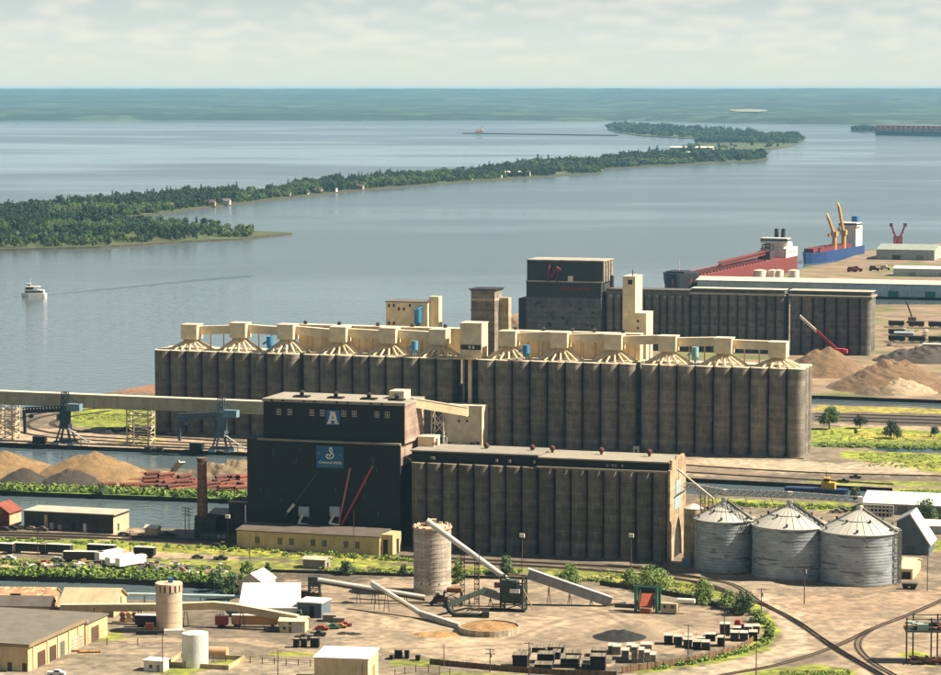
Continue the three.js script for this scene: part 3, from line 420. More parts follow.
// ---------------------------------------------------------------- black work house with the letter sign, its annex and office
{
  const F = frame(669, 562.5), zf = 0;
  const xL = F.x(247.5, 20, 0), xJ = F.x(409, 20, 0), yLed = F.y(441.5, F.x(300, 40, 0), 0), x0 = F.x(263.5, 50, -1.5), x1 = F.x(404, 50, -1.5), yT = F.y(403.6, (x0 + x1) / 2, -1.5), D = 27;
  const o = thing('work_house', 'tall black work house with blue letter sign and blue banner', 'elevator tower', F.o, F.ry);
  const tarB = mt(0x0d0b0a, 'tar', .75), brickM = mt(0xb09a8c, 'concrete', .9);
  box('lower_wall', xL, F.x(400, 30, 0), 0, yLed, -D, 0, tarB, o); box('upper_wall', x0, x1, yLed, yT, -D + 2, -1.5, tarB, o);
  const le = F.x(400, 30, 0);
  mesh('brick_end_wall', bx(x1, x1 + .35, yLed + .4, yT - .1, -D + 2.1, -1.6), brickM, o); mesh('brick_end_wall', bx(le, le + .35, F.y(466, le, 0), yLed - .2, -D + .2, -.2), brickM, o);
  mesh('roof', bx(x0 - .5, x1 + .6, yT, yT + 1.1, -D + 1.5, -1.1), mt(0x9b9486, 'plain'), o); mesh('ledge', bx(F.x(258, 40, 0), le + .1, yLed, yLed + .7, -1.4, .7), mt(0x8d8676, 'plain'), o);
  mesh('low_roof', bx(xL - .2, x0, yLed, yLed + .4, -D - .2, .2), tarB, o);
  for (const q of [279, 290, 312, 322.5, 344, 354.5, 377, 387.5]) { const X = F.x(q, 48, -1.5), Y = F.y(411.8 + (q - 279) * .028, X, -1.5); const w = mesh('window', bx(X - .95, X + .95, Y - 1.2, Y + 1.2, -1.5, -1.38), mt(0xb8b2a0, 'plain'), o); for (const s of [-1, 1]) for (const v of [-1, 1]) mesh('pane', bx(X + s * .45 - .28, X + s * .45 + .28, Y + v * .55 - .4, Y + v * .55 + .4, -1.38, -1.33), glass, w); }
  for (const q of [272, 283, 304, 315, 337, 348, 371, 382]) { const X = F.x(q, 50, -1.1), Y = yT + .6; mesh('scupper', bx(X - .45, X + .45, Y - .35, Y + .35, -1.1, -.95), black, o); }
  for (const q of [302, 336, 369, 397]) { const X = F.x(q, 55, -10); mesh('roof_vent', join([bx(X - 3, X + 3, yT + 1.1, yT + 1.7, -12, -8), cyl(.8, .8, yT + 1.7, yT + 3, X, -10, 10), cyl(1.7, .4, yT + 3, yT + 3.9, X, -10, 10)]), black, o); }
  const pen = box('penthouse', F.x(389, 55, -14), F.x(414, 55, -14) - 4, yT + 1.1, yT + 4.2, -22, -14, cream, o);
  // letter sign and banner
  { const a = F.x(326.5, 45, -1.5), b = F.x(340, 45, -1.5), yb = F.y(424.8, a, -1.5), yt = F.y(410, a, -1.5), W = b - a, Hh = yt - yb, s = mesh('sign_board', bx(a, b, yb, yt, -1.5, -1.2), mt(0x1f5f9e, 'plain', .6), o);
    const q = (u, v) => [a + W * u, yb + Hh * v];
    const sh = new THREE.Shape([[.06, .08], [.06, .17], [.14, .17], [.34, .84], [.27, .84], [.27, .93], [.66, .93], [.86, .17], [.94, .17], [.94, .08], [.60, .08], [.60, .17], [.66, .17], [.62, .31], [.38, .31], [.34, .17], [.40, .17], [.40, .08]].map(v => new THREE.Vector2(...q(...v))));
    sh.holes.push(new THREE.Path([[.42, .42], [.58, .42], [.50, .68]].map(v => new THREE.Vector2(...q(...v)))));
    mesh('letter', ext(sh, -1.2, -1.05), white, s); }
  { const a = F.x(316.5, 35, 0), b = F.x(344, 35, 0), yb = F.y(467.6, a, 0), yt = F.y(445.5, a, 0), W = b - a, Hh = yt - yb, s = mesh('banner', bx(a, b, yb, yt, 0, .25), mt(0x1d4f78, 'plain', .6), o);
    const c = document.createElement('canvas'); c.width = 512; c.height = 400; const k = c.getContext('2d'); k.fillStyle = '#1d4f78'; k.fillRect(0, 0, 512, 400); k.fillStyle = '#3d7398'; k.fillRect(10, 120, 60, 40); k.fillRect(430, 130, 50, 36); k.fillRect(60, 345, 390, 14); k.fillRect(30, 280, 20, 60); k.fillRect(450, 280, 30, 60);
    k.strokeStyle = '#cfd3cc'; k.lineWidth = 22; k.lineCap = 'round'; k.beginPath(); k.arc(262, 56, 30, .2, Math.PI * 1.55, true); k.bezierCurveTo(200, 100, 330, 120, 322, 170); k.bezierCurveTo(316, 235, 200, 245, 190, 185); k.bezierCurveTo(186, 150, 230, 140, 240, 165); k.stroke(); k.beginPath(); k.moveTo(300, 80); k.lineTo(250, 190); k.lineWidth = 16; k.stroke();
    k.fillStyle = '#d8dad2'; k.font = 'italic bold 62px serif'; k.textAlign = 'center'; k.fillText('General Mills', 256, 318);
    const t = new THREE.CanvasTexture(c); t.colorSpace = THREE.SRGBColorSpace; const pg = new THREE.PlaneGeometry(W, Hh).translate((a + b) / 2, (yb + yt) / 2, .26); mesh('banner_print', pg, new THREE.MeshStandardMaterial({ map: t, roughness: .7 }), s); }
  for (let k = 0; k < 24; k++) { const X = rr(xL + 3, le - 4), Y = rr(6, yLed - 3); if (X > F.x(310, 30) && X < F.x(350, 30) && Y > 26) continue; mesh('wall_fitting', bx(X - .25, X + .25, Y - rr(.3, 2.4), Y + .5, 0, .15), mt(0x4a463f, 'plain'), o); }
  for (let k = 0; k < 4; k++) mesh('end_brace', bar(V3(le + .4, F.y(455 + k * 3, le, -8), -6 - k * 4), V3(le + 7, F.y(470, le, -8), -5 - k * 3), .35), mt(0xb9ae98, 'plain'), o);
  // pipes down the front
  const py = (q, v) => V3(F.x(q, 15, 1), F.y(v, F.x(q, 15, 1), 1), 1);
  mesh('red_chute', rod(py(373, 466), py(338.5, 531), .42, 8), mt(0xb84a42, 'plain', .6), o); mesh('red_chute', rod(py(350.5, 468), py(337.5, 530), .34, 8), mt(0xc98068, 'plain', .6), o); mesh('black_chute', rod(py(318.5, 472), py(283, 520), .42, 8), mt(0x39342e, 'plain', .6), o); mesh('white_chute', rod(py(294.5, 504), py(288, 512), .6, 8), white, o);
  for (const q of [305, 336]) { const X = F.x(q, 10, 0), Y = F.y(511, X, 0); mesh('wall_cabinet', bx(X - 2, X + 2, Y - 2, Y + 1.8, 0, 1.6), mt(0xa9b6bd, 'sheet'), o); mesh('white_duct', join([rod(V3(X, Y - 1, 2), V3(X - 1.5, Y - 4.5, 3), .5), rod(V3(X - 1.5, Y - 4.5, 3), V3(X + 2.5, Y - 5, 3), .5)]), white, o); }
  mesh('rain_pipe', join([rod(V3(xL + 1.2, F.y(527, xL, 1), .6), V3(F.x(300, 5, 1), F.y(529, xL, 1), .6), .35), rod(V3(xL - .6, F.y(527, xL, 1), .6), V3(xL - .6, F.y(505, xL, 1), .6), .3)]), white, o);
  // ---- annex silos
  const a = thing('silo_block', 'dark weathered concrete annex silos right of the black work house', 'grain elevator', F.o, F.ry), H = F.y(471.5, -20, 0), xa = F.x(411, H, -3), xm = F.x(537.5, H, -3), xr = -.8;
  const p1 = (xm - xa) / 8, p2 = (xr - xm - .6) / 8; siloRow(a, xa, 8, p1, H - .4, -p1 / 2 - .6, silosG, 'gm1', mt(0x8f8672, 'plain')); siloRow(a, xm + .6, 8, p2, H, -p2 / 2, silosG, 'gm2', mt(0x8f8672, 'plain'));
  box('bin_filler', xa, xr - .2, 0, H - .5, -26, -p2 * .8, silosG[1], a);
  const h1 = F.y(461, -20, -4); box('roof_house', xa, xm, H - .4, h1 + .6, -24, -4, tarB, a); mesh('roof', bx(xa - .5, xm + .2, h1 + .6, h1 + 1.1, -24.4, -3.4), mt(0x8f887c, 'plain'), a);
  box('roof_house', xm + .3, xr, H, h1, -24, -2.6, tarB, a); mesh('roof', bx(xm + .3, xr + .2, h1, h1 + .5, -24.6, -2.1), mt(0x98917f, 'plain'), a); mesh('parapet', bx(xm + .3, xr, H, H + .7, -.9, -.3), mt(0xa59b84, 'plain'), a);
  for (const q of [432, 485, 531, 551, 600, 648]) { const X = F.x(q, h1, -14); mesh('roof_vent', join([cyl(.5, .5, h1 + .5, h1 + 1.6, X, -16, 8), new THREE.SphereGeometry(1.1, 10, 8).translate(X, h1 + 2.2, -16)].map(g => g.index ? g.toNonIndexed() : g)), mt(0x5c3427, 'plain'), a); }
  for (let k = 0; k < 9; k++) { const X = lerp(xa + 3, xr - 4, rnd()), Y = h1 - 1.6; mesh('wall_fitting', bx(X - .4, X + .4, Y - .5, Y + .5, -4, -2.4), mt(0x8d897c, 'plain'), a); }
  { // lit end wall with pointed arch
    const d = 27, sh = new THREE.Shape([[0, 0], [0, H + 1], [2, H + 1], [3, H + 4.5], [d - 3, H + 4.5], [d, H + 2], [d, 0], [20.5, 0]].map(v => new THREE.Vector2(...v)));
    sh.lineTo(20.4, 3); sh.quadraticCurveTo(20, 11, 14.5, 15.5); sh.quadraticCurveTo(8, 11, 7.4, 3); sh.lineTo(7.3, 0); sh.lineTo(0, 0);
    const g = muv(ext(sh, 0, .9).rotateY(Math.PI / 2).translate(xr, 0, -.2)); mesh('end_wall', g, mt(0xbfa988, 'concrete', .9), a);
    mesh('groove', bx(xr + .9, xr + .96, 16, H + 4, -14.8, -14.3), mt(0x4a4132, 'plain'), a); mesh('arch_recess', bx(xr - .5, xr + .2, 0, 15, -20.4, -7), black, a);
    for (const [y0, y1, z0, z1] of [[24, 29, -18, -10.5], [18.5, 23, -17, -8]]) mesh('blue_panel', bx(xr + .9, xr + 1.02, y0, y1, z0, z1), mt(0x93b3bd, 'plain'), a);
    mesh('end_rail', join([bar(V3(xr + 1.6, 24, -26), V3(xr + 1.6, 24, -6), .3), bar(V3(xr + 1.2, H + 4.2, -25), V3(xr + 1.2, H + 5.2, -25), .3), bar(V3(xr + 1.2, H + 4.2, -8), V3(xr + 1.2, H + 5.6, -8), .3)]), darkSteel, a);
  }
  { // cream house on the annex roof, behind the brick end
    const zb = -15, X0 = F.x(418, 40, zb), X1 = F.x(438, 40, zb) - 1.5, o2 = thing('roof_house', 'cream sheet metal house on the annex roof beside brick wall', 'shed', F.w(X0, h1, zb), F.ry), w = X1 - X0, y = F.y(437, X0, zb) - h1; box('wall', 0, w, 0, y, -7, 0, cream, o2); mesh('roof', bx(-.2, w + .2, y, y + .3, -7.2, .2), roofPale, o2); mesh('door', bx(w, w + .1, .2, 4, -4, -2), darkSteel, o2);
  }
  { // belt gallery from the roof to the receiving building, on a lattice tower
    const t = thing('belt_gallery', 'cream belt gallery sloping from black work house roof to lattice tower', 'conveyor', F.o, F.ry), za = -16, X0 = F.x(412, 55, za), Y0 = F.y(402.5, X0, za), X1 = F.x(466, 50, -30), Y1 = F.y(411.5, X1, -30);
    mesh('gallery', bar(V3(X0, Y0, za), V3(X1, Y1, -30), 3.4, 3.4), cream, t); mesh('gallery_roof', bar(V3(X0, Y0 + 1.8, za), V3(X1, Y1 + 1.8, -30), 3.7, .2), roofPale, t); mesh('end_cap', bx(X1 - .1, X1 + .5, Y1 - 1.9, Y1 + 1.9, -31.8, -28.2), creamDark, t);
    const tx = F.x(439, 30, -26); mesh('lattice_tower', lattice(tx - 2.4, tx + 2.4, -28, -24, 0, F.y(410, tx, -26), 10, .34), mt(0xb7b3a6, 'plain', .6), t);
  }
  { // long low office in front
    const G = frame(237, 548), t = thing('office_building', 'long low tan office with dark shed roof before black work house', 'building', G.o, G.ry), w = G.x(379.5), h = G.y(530.5), d = 12;
    box('wall', 0, w, 0, h, -d, 0, mt(0xcbb285, 'sheet', .8), t); mesh('roof', profX([[.5, h], [.5, h + .35], [-d - .4, h + 1.6], [-d - .4, h + 1.2]], -.5, w + .5), mt(0x5b5248, 'plain'), t);
    for (const q of [257.5, 280, 291.5, 313, 324.5, 346, 357.5]) { const X = G.x(q, 4); const v = mesh('window', bx(X - .95, X + .95, h * .32, h * .72, 0, .12), mt(0x8c8163, 'plain'), t); for (const s of [-1, 1]) mesh('pane', bx(X + s * .45 - .36, X + s * .45 + .36, h * .36, h * .68, .12, .17), mt(0x5a5848, 'plain', .3), v); }
    mesh('end_wing', bx(w, w + 4.6, 0, h + .9, -d - .3, -2), mt(0xcbb285, 'sheet', .8), t); mesh('wing_door', bx(w + 4.6, w + 4.72, 0, h * .8, -9, -6.5), black, t); mesh('front_door', bx(w + .8, w + 2.6, 0, h * .85, -2, -1.9), black, t);
  }
}
// =====================================================================  TREES
// leafy crown: small leaf faces spread through clumps, with a random tone each
function leafGeo(blobs, n, size, tones, s0 = 1) {
  const pos = [], nor = [], col = [], vol = blobs.map(b => b[3] * b[4] * b[5]), tot = vol.reduce((a, b) => a + b, 0);
  blobs.forEach(([x, y, z, rx, ry, rz], bi) => {
    const k = Math.round(n * vol[bi] / tot), tb = tones[bi % tones.length];
    for (let i = 0; i < k; i++) {
      const u = rr(-1, 1), a = rr(0, 6.283), q = Math.sqrt(1 - u * u), r = Math.pow(rnd(), .42) * (1 + .16 * (rnd() - .5)), dx = q * Math.cos(a), dz = q * Math.sin(a);
      const c = V3(x + rx * r * dx, y + ry * r * u, z + rz * r * dz), nn = V3(dx + rr(-.7, .7), u * .8 + .35 + rr(-.6, .6), dz + rr(-.7, .7)).normalize();
      const t = V3(rr(-1, 1), rr(-1, 1), rr(-1, 1)).cross(nn).normalize(), b = nn.clone().cross(t), s = size * rr(.6, 1.3), f = rr(.72, 1.25);
      const A = c.clone().addScaledVector(t, s), B = c.clone().addScaledVector(t, -s * .5).addScaledVector(b, s * .9), C = c.clone().addScaledVector(t, -s * .5).addScaledVector(b, -s * .9);
      for (const v of [A, B, C]) { pos.push(v.x, v.y, v.z); nor.push(nn.x, nn.y, nn.z); col.push(tb[0] * f, tb[1] * f, tb[2] * f); }
    }
  });
  const g = new THREE.BufferGeometry(); g.setAttribute('position', new THREE.Float32BufferAttribute(pos, 3)); g.setAttribute('normal', new THREE.Float32BufferAttribute(nor, 3)); g.setAttribute('color', new THREE.Float32BufferAttribute(col, 3)); g.setAttribute('uv', new THREE.Float32BufferAttribute(new Float32Array(pos.length / 3 * 2), 2)); return g;
}
const leafMat = new THREE.MeshPhysicalMaterial({ vertexColors: true, roughness: .9, side: THREE.DoubleSide, transmission: .25, thickness: 0 }), farLeaf = new THREE.MeshStandardMaterial({ vertexColors: true, roughness: 1, side: THREE.DoubleSide }), bark = mt(0x4a3c2e, 'wood', .95);
const GREEN = [[.060, .105, .022], [.075, .125, .028], [.050, .090, .020]], LIGHT = [[.15, .21, .035], [.18, .24, .045], [.12, .18, .03]], DARK = [[.022, .045, .016], [.030, .056, .020], [.018, .036, .014]], OLIVE = [[.075, .10, .03], [.05, .085, .03], [.09, .115, .035]];
function blobsOf(h, w, n, low = .25) { const b = []; for (let i = 0; i < n; i++) { const a = i * 2.4 + rr(-.4, .4), t = (i + .5) / n, y = lerp(low, .9, t) * h, r = w * .34 * Math.sqrt(rnd()) * (1.25 - t * .7), s = rr(.19, .30) * w * (1.12 - .4 * t); b.push([Math.cos(a) * r, y, Math.sin(a) * r, s, s * rr(.7, .95), s]); } return b; }
function tree(name, label, at, h, w, tones, group, leaves = 1500, size = .34, low) {
  const t = thing(name, label, name.includes('shrub') || name.includes('bush') ? 'shrub' : 'tree', at, rr(0, 6), group), tr = [rod(V3(0, -.2, 0), V3(.1 * h * .1, h * .55, 0), h * .032, 8, h * .015)];
  for (let i = 0; i < 5; i++) { const a = i * 1.3 + rr(0, .5), y = h * rr(.28, .5); tr.push(rod(V3(0, y, 0), V3(Math.cos(a) * w * .3, y + h * .25, Math.sin(a) * w * .3), h * .013, 6, h * .005)); }
  mesh('trunk', join(tr), bark, t); mesh('crown', leafGeo(blobsOf(h, w, 15, low), leaves, size, tones), leafMat, t); return t;
}
// near trees: [survey x, base y, top y, width px]
const PT = (lab, px, py, ty, wpx, tones, nm = 'leafy_tree', low = .3, leaves, group) => { const F = frame(px, py, 0), h = F.y(ty), k = FPX / -F.o.z; return tree(nm, lab, F.o, h, wpx / k, tones, group, leaves ?? Math.round(500 + 14 * h * wpx / k), .30 + .012 * h, low); };
PT('round dark green tree on the grass, largest of the row', 829, 429, 406, 23, GREEN, 'leafy_tree', .35); PT('small spreading tree with low crown left of the round tree', 860, 428.5, 416, 17, DARK, 'leafy_tree', .45); PT('dense round dark tree standing above the pond', 891, 438.5, 420, 19, DARK, 'leafy_tree', .3); PT('smallest dark tree at the right edge of the grass', 934.5, 436.5, 426, 10, DARK, 'leafy_tree', .35); PT('thin sapling left of the dark tree on the grass', 855.5, 436, 428, 4, GREEN, 'leafy_tree', .4);
PT('large dark bushy tree beside the white warehouse', 926, 520, 498, 26, GREEN, 'leafy_tree', .12); PT('dark bushy tree cut by the right picture edge', 943, 528, 512, 16, GREEN, 'leafy_tree', .12); PT('lone tree before the annex silos, left of grey conveyor', 506, 575, 554, 17, GREEN, 'leafy_tree', .22);
PT('bright green shrub thicket behind the grey conveyor', 571, 583, 563, 25, LIGHT, 'tall_shrub', .1); PT('bright green shrub thicket left of the green hopper', 629, 587, 568, 20, LIGHT, 'tall_shrub', .1); PT('widest bright shrub thicket behind the green hopper', 652, 590, 568, 42, LIGHT, 'tall_shrub', .1, 3200); PT('bright shrub at the bend of the yard road', 704, 603, 578, 28, LIGHT, 'tall_shrub', .1); PT('green shrub right of the bend of the yard road', 727, 609, 589, 24, LIGHT, 'tall_shrub', .08); PT('darker green shrub thicket near the curving track', 743, 615, 589, 26, GREEN, 'tall_shrub', .06);
PT('small shrub low on the road verge', 757, 622, 609, 14, LIGHT, 'low_shrub', .05); PT('lowest shrub hugging the road verge by block stacks', 768, 640, 628, 12, GREEN, 'low_shrub', .05);
PT('leafy green tree behind the white barn', 247, 587, 558, 26, LIGHT, 'leafy_tree', .12); PT('green shrub mass beside the canal end', 232, 594, 571, 20, GREEN, 'tall_shrub', .06); PT('dark green shrub overhanging the canal end', 216, 586, 569, 22, GREEN, 'tall_shrub', .05);
PT('small tree beside the tan shed on the verge', 347, 575, 560, 15, GREEN, 'leafy_tree', .2); PT('bush right of the concrete silo', 459, 583, 557, 13, LIGHT, 'tall_shrub', .08); PT('bush behind the round concrete silo', 404, 575, 564, 12, GREEN, 'low_shrub', .08); PT('small bush behind the left conveyor head', 268, 572, 562, 8, GREEN, 'low_shrub', .1); PT('shrub at the foot of the blue shed', 300, 618, 609, 8, GREEN, 'low_shrub', .08);
PT('green bush before the white warehouse wall', 855, 499, 486, 12, OLIVE, 'low_shrub', .1); PT('bush on the bank between two gravel heaps', 10, 489, 480, 10, GREEN, 'low_shrub', .06); PT('bush on the bank below rusty pipes', 102, 494, 483, 12, GREEN, 'low_shrub', .06);
// hedge of low scrub along the canal banks and verges: a mass
function scrub(label, lines, n, tones, s0, s1, cat) {
  const geos = [0, 1, 2].map(i => leafGeo([[0, .35, 0, .6, .42, .6], [.4, .25, .2, .4, .3, .4], [-.35, .3, -.2, .42, .36, .4]], 46, .2, tones.slice(i).concat(tones))), M = new THREE.Matrix4(), Q = new THREE.Quaternion();
  geos.forEach((g, v) => {
    const im = new THREE.InstancedMesh(g, farLeaf, n); im.name = numbered('verge_scrub'); im.castShadow = im.receiveShadow = true;
    for (let i = 0; i < n; i++) { const L = lines[Math.floor(rnd() * lines.length)], t = rnd(), j = rr(0, L.length - 1.001), a = L[Math.floor(j)], b = L[Math.floor(j) + 1], f = j % 1, p = P(lerp(a[0], b[0], f), lerp(a[1], b[1], f) + (rnd() - .5) * (L.w ?? 1.5)); const s = lerp(s0, s1, rnd() ** 2); M.compose(p, Q.setFromAxisAngle(V3(0, 1, 0), rr(0, 6)), V3(s, s * rr(.7, 1.1), s)); im.setMatrixAt(i, M); }
    scene.add(im); tag(im, label, cat, null, 'stuff');
  });
}
const ln = (w, ...p) => Object.assign(p, { w });
scrub('low green scrub growing along the canal banks', [ln(3, [-20, 490], [60, 490.5], [130, 493], [255, 498.5]), ln(2.5, [-20, 488], [130, 491], [250, 496]), ln(3, [-20, 573], [130, 577], [228, 582.5]), ln(3, [30, 573], [130, 575.5], [228, 580])], 420, LIGHT.concat(GREEN), 1.2, 4.2, 'scrub');
scrub('weedy scrub along the yard fence and rail verge', [ln(3, [-20, 541], [120, 544], [300, 554], [420, 561]), ln(3, [320, 571], [420, 573], [520, 573.5]), ln(4, [-20, 563], [230, 571]), ln(2, [540, 577], [620, 583], [690, 597], [740, 612]), ln(2, [756, 612], [771, 630], [764, 645], [720, 658], [650, 670]), ln(2.5, [818, 446], [870, 447], [941, 448.6]), ln(3, [720, 505], [850, 509])], 420, LIGHT.concat(OLIVE), .8, 2.6, 'scrub');
scrub('low grass tufts over the open verges', [ln(6, [-20, 541], [120, 545], [300, 555], [420, 560]), ln(14, [820, 438], [941, 442]), ln(14, [860, 460], [941, 463]), ln(5, [600, 574], [700, 588]), ln(6, [900, 493], [941, 494]), ln(6, [780, 676], [850, 673]), ln(7, [70, 416], [155, 419])], 500, LIGHT.concat([[.24, .24, .06]]), .4, 1.1, 'grass');
// ---- woods on the spits: single trees along the near shore, the rest as one mass
{
  const kinds = [[DARK, 12, 12], [GREEN, 11, 13], [DARK, 14, 10], [OLIVE, 8, 12], [DARK, 15, 6]].map(([t, h, w], i) => leafGeo(i === 4 ? Array.from({ length: 6 }, (_, k) => [0, h * (.2 + .14 * k), 0, w * (.42 - .065 * k), h * .1, w * (.42 - .065 * k)]) : blobsOf(h, w, 8, .28), 260, .95, t));
  const poly = islands, inside = (pts, x, z) => { let c = false; for (let i = 0, j = pts.length - 1; i < pts.length; j = i++) { const [ax, az] = pts[i], [b, bz] = pts[j]; if ((az > z) !== (bz > z) && x < (b - ax) * (z - az) / (bz - az) + ax) c = !c; } return c; };
  const spots = [];
  const fill = (key, n, px0, px1, keep) => { const pts = world2(poly[key]); let zs = pts.map(p => p[1]), xs = pts.map(p => p[0]), a = 0, g = 0; const x0 = Math.max(Math.min(...xs), -1600), x1 = Math.min(Math.max(...xs), 2600), z0 = Math.min(...zs), z1 = Math.max(...zs); while (a < n && g++ < n * 40) { const x = rr(x0, x1), z = rr(z0, z1); if (!inside(pts, x, z) || !inside(pts, x, z + 14)) continue; if (Math.abs(x / z) > .29) continue; const d = fbm(x / 90, z / 160, 140, 3); if (keep && !keep(x, z, d)) continue; spots.push([x, z, key]); a++; } };
  const clearing = (x, z, d) => d > .36 + .1 * rnd();
  fill('near', 2200, 0, 0, (x, z, d) => d > .30 && x < P(252, 236).x && (x < P(190, 236).x || rnd() < .55)); fill('point', 4800, 0, 0, (x, z, d) => d > .34); fill('wooded', 900, 0, 0, (x, z, d) => d > .33 || rnd() < .2); fill('marsh', 620, 0, 0, (x, z, d) => z < P(745, 143.5).z || rnd() < .04); fill('outer', 800, 0, 0, null); fill('right', 160, 0, 0, (x) => x < P(876, 130).x);
  // the front-most trees of the near spit stand singly
  const near = spots.filter(s => s[2] === 'near').sort((a, b) => b[1] - a[1]), single = new Set(near.filter(s => Math.abs(s[0] / s[1]) < .172).slice(0, 130));
  const protos = kinds.map((g, i) => null);
  for (const s of single) {
    const k = Math.floor(rnd() * 5), at = V3(s[0], .3, s[1]), sc = rr(.6, 1.0);
    if (!protos[k]) { const t = thing('spit_tree', 'dark green tree in the front rank of the near wooded spit', 'tree', at, rr(0, 6), 'trees at the edge of the near spit'); mesh('trunk', rod(V3(0, 0, 0), V3(0, 6, 0), .3, 6, .15), bark, t); mesh('crown', kinds[k], farLeaf, t); t.scale.setScalar(sc); protos[k] = t; } else dup(protos[k], at, rr(0, 6), null, sc);
  }
  const rest = spots.filter(s => !single.has(s)), M = new THREE.Matrix4(), Q = new THREE.Quaternion();
  kinds.forEach((g, k) => {
    const mine = rest.filter(([x, z], i) => { const n = fbm(x / 70, z / 110, 160, 2); return (n > .62 ? (i % 3 ? 3 : 1) : n > .52 ? (i % 2 ? 1 : 0) : [0, 2, 4][i % 3]) === k; }), im = new THREE.InstancedMesh(g, farLeaf, mine.length); im.name = numbered('woodland'); im.castShadow = im.receiveShadow = true;
    mine.forEach(([x, z, key], i) => { const far = z < -6000 ? 1.25 : key === 'near' ? .8 : 1, s = rr(.65, 1.3) * far * (rnd() < .1 ? 1.25 : 1); M.compose(V3(x, .3, z), Q.setFromAxisAngle(V3(0, 1, 0), rr(0, 6)), V3(s * (far > 1 ? 1.5 : 1.05), s, s * (far > 1 ? 1.5 : 1.05))); im.setMatrixAt(i, M); });
    scene.add(im); tag(im, 'dense dark green woodland covering the spits and islands', 'woodland', null, 'stuff');
  });
  // houses among the trees
  const hs = [[132, 213, 'w'], [146, 212, 't'], [170, 209.5, 'w'], [211, 206.3, 't'], [226, 204.8, 'w'], [250, 200.5, 'w'], [288, 197, 'w'], [306, 194.5, 'w'], [318, 193.4, 't'], [334, 192, 'w'], [360, 189.5, 't'], [385, 186, 'w'], [402, 184.6, 't'], [426, 182.4, 't'], [452, 181, 't'], [470, 180, 'w'], [488, 179, 't'], [500, 178, 'w'], [522, 176.4, 'w'], [82, 214, 't']];
  const base = {}, row = { w: [], t: [] }; const cols = { w: 0xd6d2c6, t: 0xa59479, s: 0xb39a62 };
  for (const [px, py, c] of hs) {
    const at = P(px, py - .3, .4), ry = -GRID + rr(-.3, .3);
    if (!base[c]) { const t = thing('shore_house', { w: 'small white house on the wooded point shore', t: 'small tan house on the wooded point shore', s: 'lone tan hut in the clearing of the near spit' }[c], 'house', at, ry, c === 's' ? undefined : 'houses along the wooded point'); box('wall', -6, 6, 0, 5, -4, 4, mt(cols[c], 'plain'), t); mesh('roof', gabX(-6, 6, 5, 3, -4, 4, .6), mt(c === 'w' ? 0x6f6a66 : 0x5e5148, 'plain'), t); mesh('gable', profX([[-4, 5], [4, 5], [0, 7.9]], -5.9, 5.9), mt(cols[c], 'plain'), t); base[c] = t; row[c].push(t); } else row[c].push(dup(base[c], at, ry, null, rr(.8, 1.3)));
  }
  ordinals(row.w, 'small white house on the wooded point shore, # of the white ones'); ordinals(row.t, 'small tan house on the wooded point shore, # of the tan ones');
  for (const [lab, px, py, w, h, col] of [['long pale boathouse shed on the wooded point', 515, 176, 60, 7, 0xd8d2c0], ['pale long building on the wooded island, right', 692, 152.6, 120, 14, 0xb9aa88], ['low grey hall beside the wooded island trees', 675, 156.5, 80, 10, 0x9d9a8c]]) { const F = new Frame(P(px, py, .4)), t = thing('shore_hall', lab, 'building', F.o, F.ry); box('wall', -w / 2, w / 2, 0, h, -9, 9, mt(col, 'sheet'), t); mesh('roof', gabX(-w / 2, w / 2, h, 3, -9, 9, .6), mt(0xe0dccc, 'plain'), t); }
}
// =====================================================================  DOCK, PILES AND CANAL SIDE (left)
const rust = [0x6e3c28, 0x573022, 0x834a32].map(c => { const m = mt(c, 'plain', .85); m.side = THREE.DoubleSide; return m; }), gravelM = mt(0xa88a5e, 'gravel', .95), gravelD = mt(0x4e463c, 'gravel', .95), tanWall = mt(0xcdb48a, 'sheet', .8), greyRoof = mt(0x83796b, 'plain', .9), navy = mt(0x2b3944, 'plain', .5, .2), brickR = mt(0x8d5540, 'brick', .9), rubberM = mt(0x17171a, 'plain', .9);
// heaps: cone ridges with lumpy flanks
function heapGeo(peaks, R, seedN, amp = .5, n = 46) {
  const pos = [], idx = [], m = 40; let mx = 0; for (const p of peaks) mx = Math.max(mx, Math.hypot(p[0], p[1]) + p[2] / R);
  const hgt = (x, z) => { let h = -.3; for (const [a, b, ph] of peaks) { const d = Math.hypot(x - a, z - b); h = Math.max(h, ph - Math.sqrt(d * d + .6) * R); } return h; };
  for (let j = 0; j <= n; j++) for (let i = 0; i <= m; i++) { const a = i / m * Math.PI * 2, r = mx * 1.05 * j / n, x = Math.cos(a) * r, z = Math.sin(a) * r; let h = hgt(x, z); if (h > .05) h += amp * (fbm(x * .35 + 40, z * .35 + 40, seedN, 3) - .5) * Math.min(1, h); pos.push(x, h, z); }
  for (let j = 0; j < n; j++) for (let i = 0; i < m; i++) { const a = j * (m + 1) + i; idx.push(a, a + 1, a + m + 1, a + 1, a + m + 2, a + m + 1); }
  const g = new THREE.BufferGeometry(); g.setAttribute('position', new THREE.Float32BufferAttribute(pos, 3)); g.setIndex(idx); g.computeVertexNormals(); return muv(g);
}
function heap(label, px, py, ty, wpx, mat, o = {}) {   // px,py: foot at the front middle; width across the foot
  const F = frame(px, py, 0), k = FPX / -F.o.z, R = o.slope ?? .62; let r = wpx / k / 2, h = o.h ?? Math.min(r * R, 99);
  const c = F.o.clone().add(V3(0, 0, -r * (o.deep ?? .8))); const t = thing('material_heap', label, 'heap', c, 0, o.group);
  const peaks = o.peaks ? o.peaks.map(([a, b, q]) => [a * r, b * r, q * h]) : [[0, 0, h]]; mesh('pile', heapGeo(peaks, R, Math.floor(px), o.amp ?? 1.2), mat, t); return t;
}
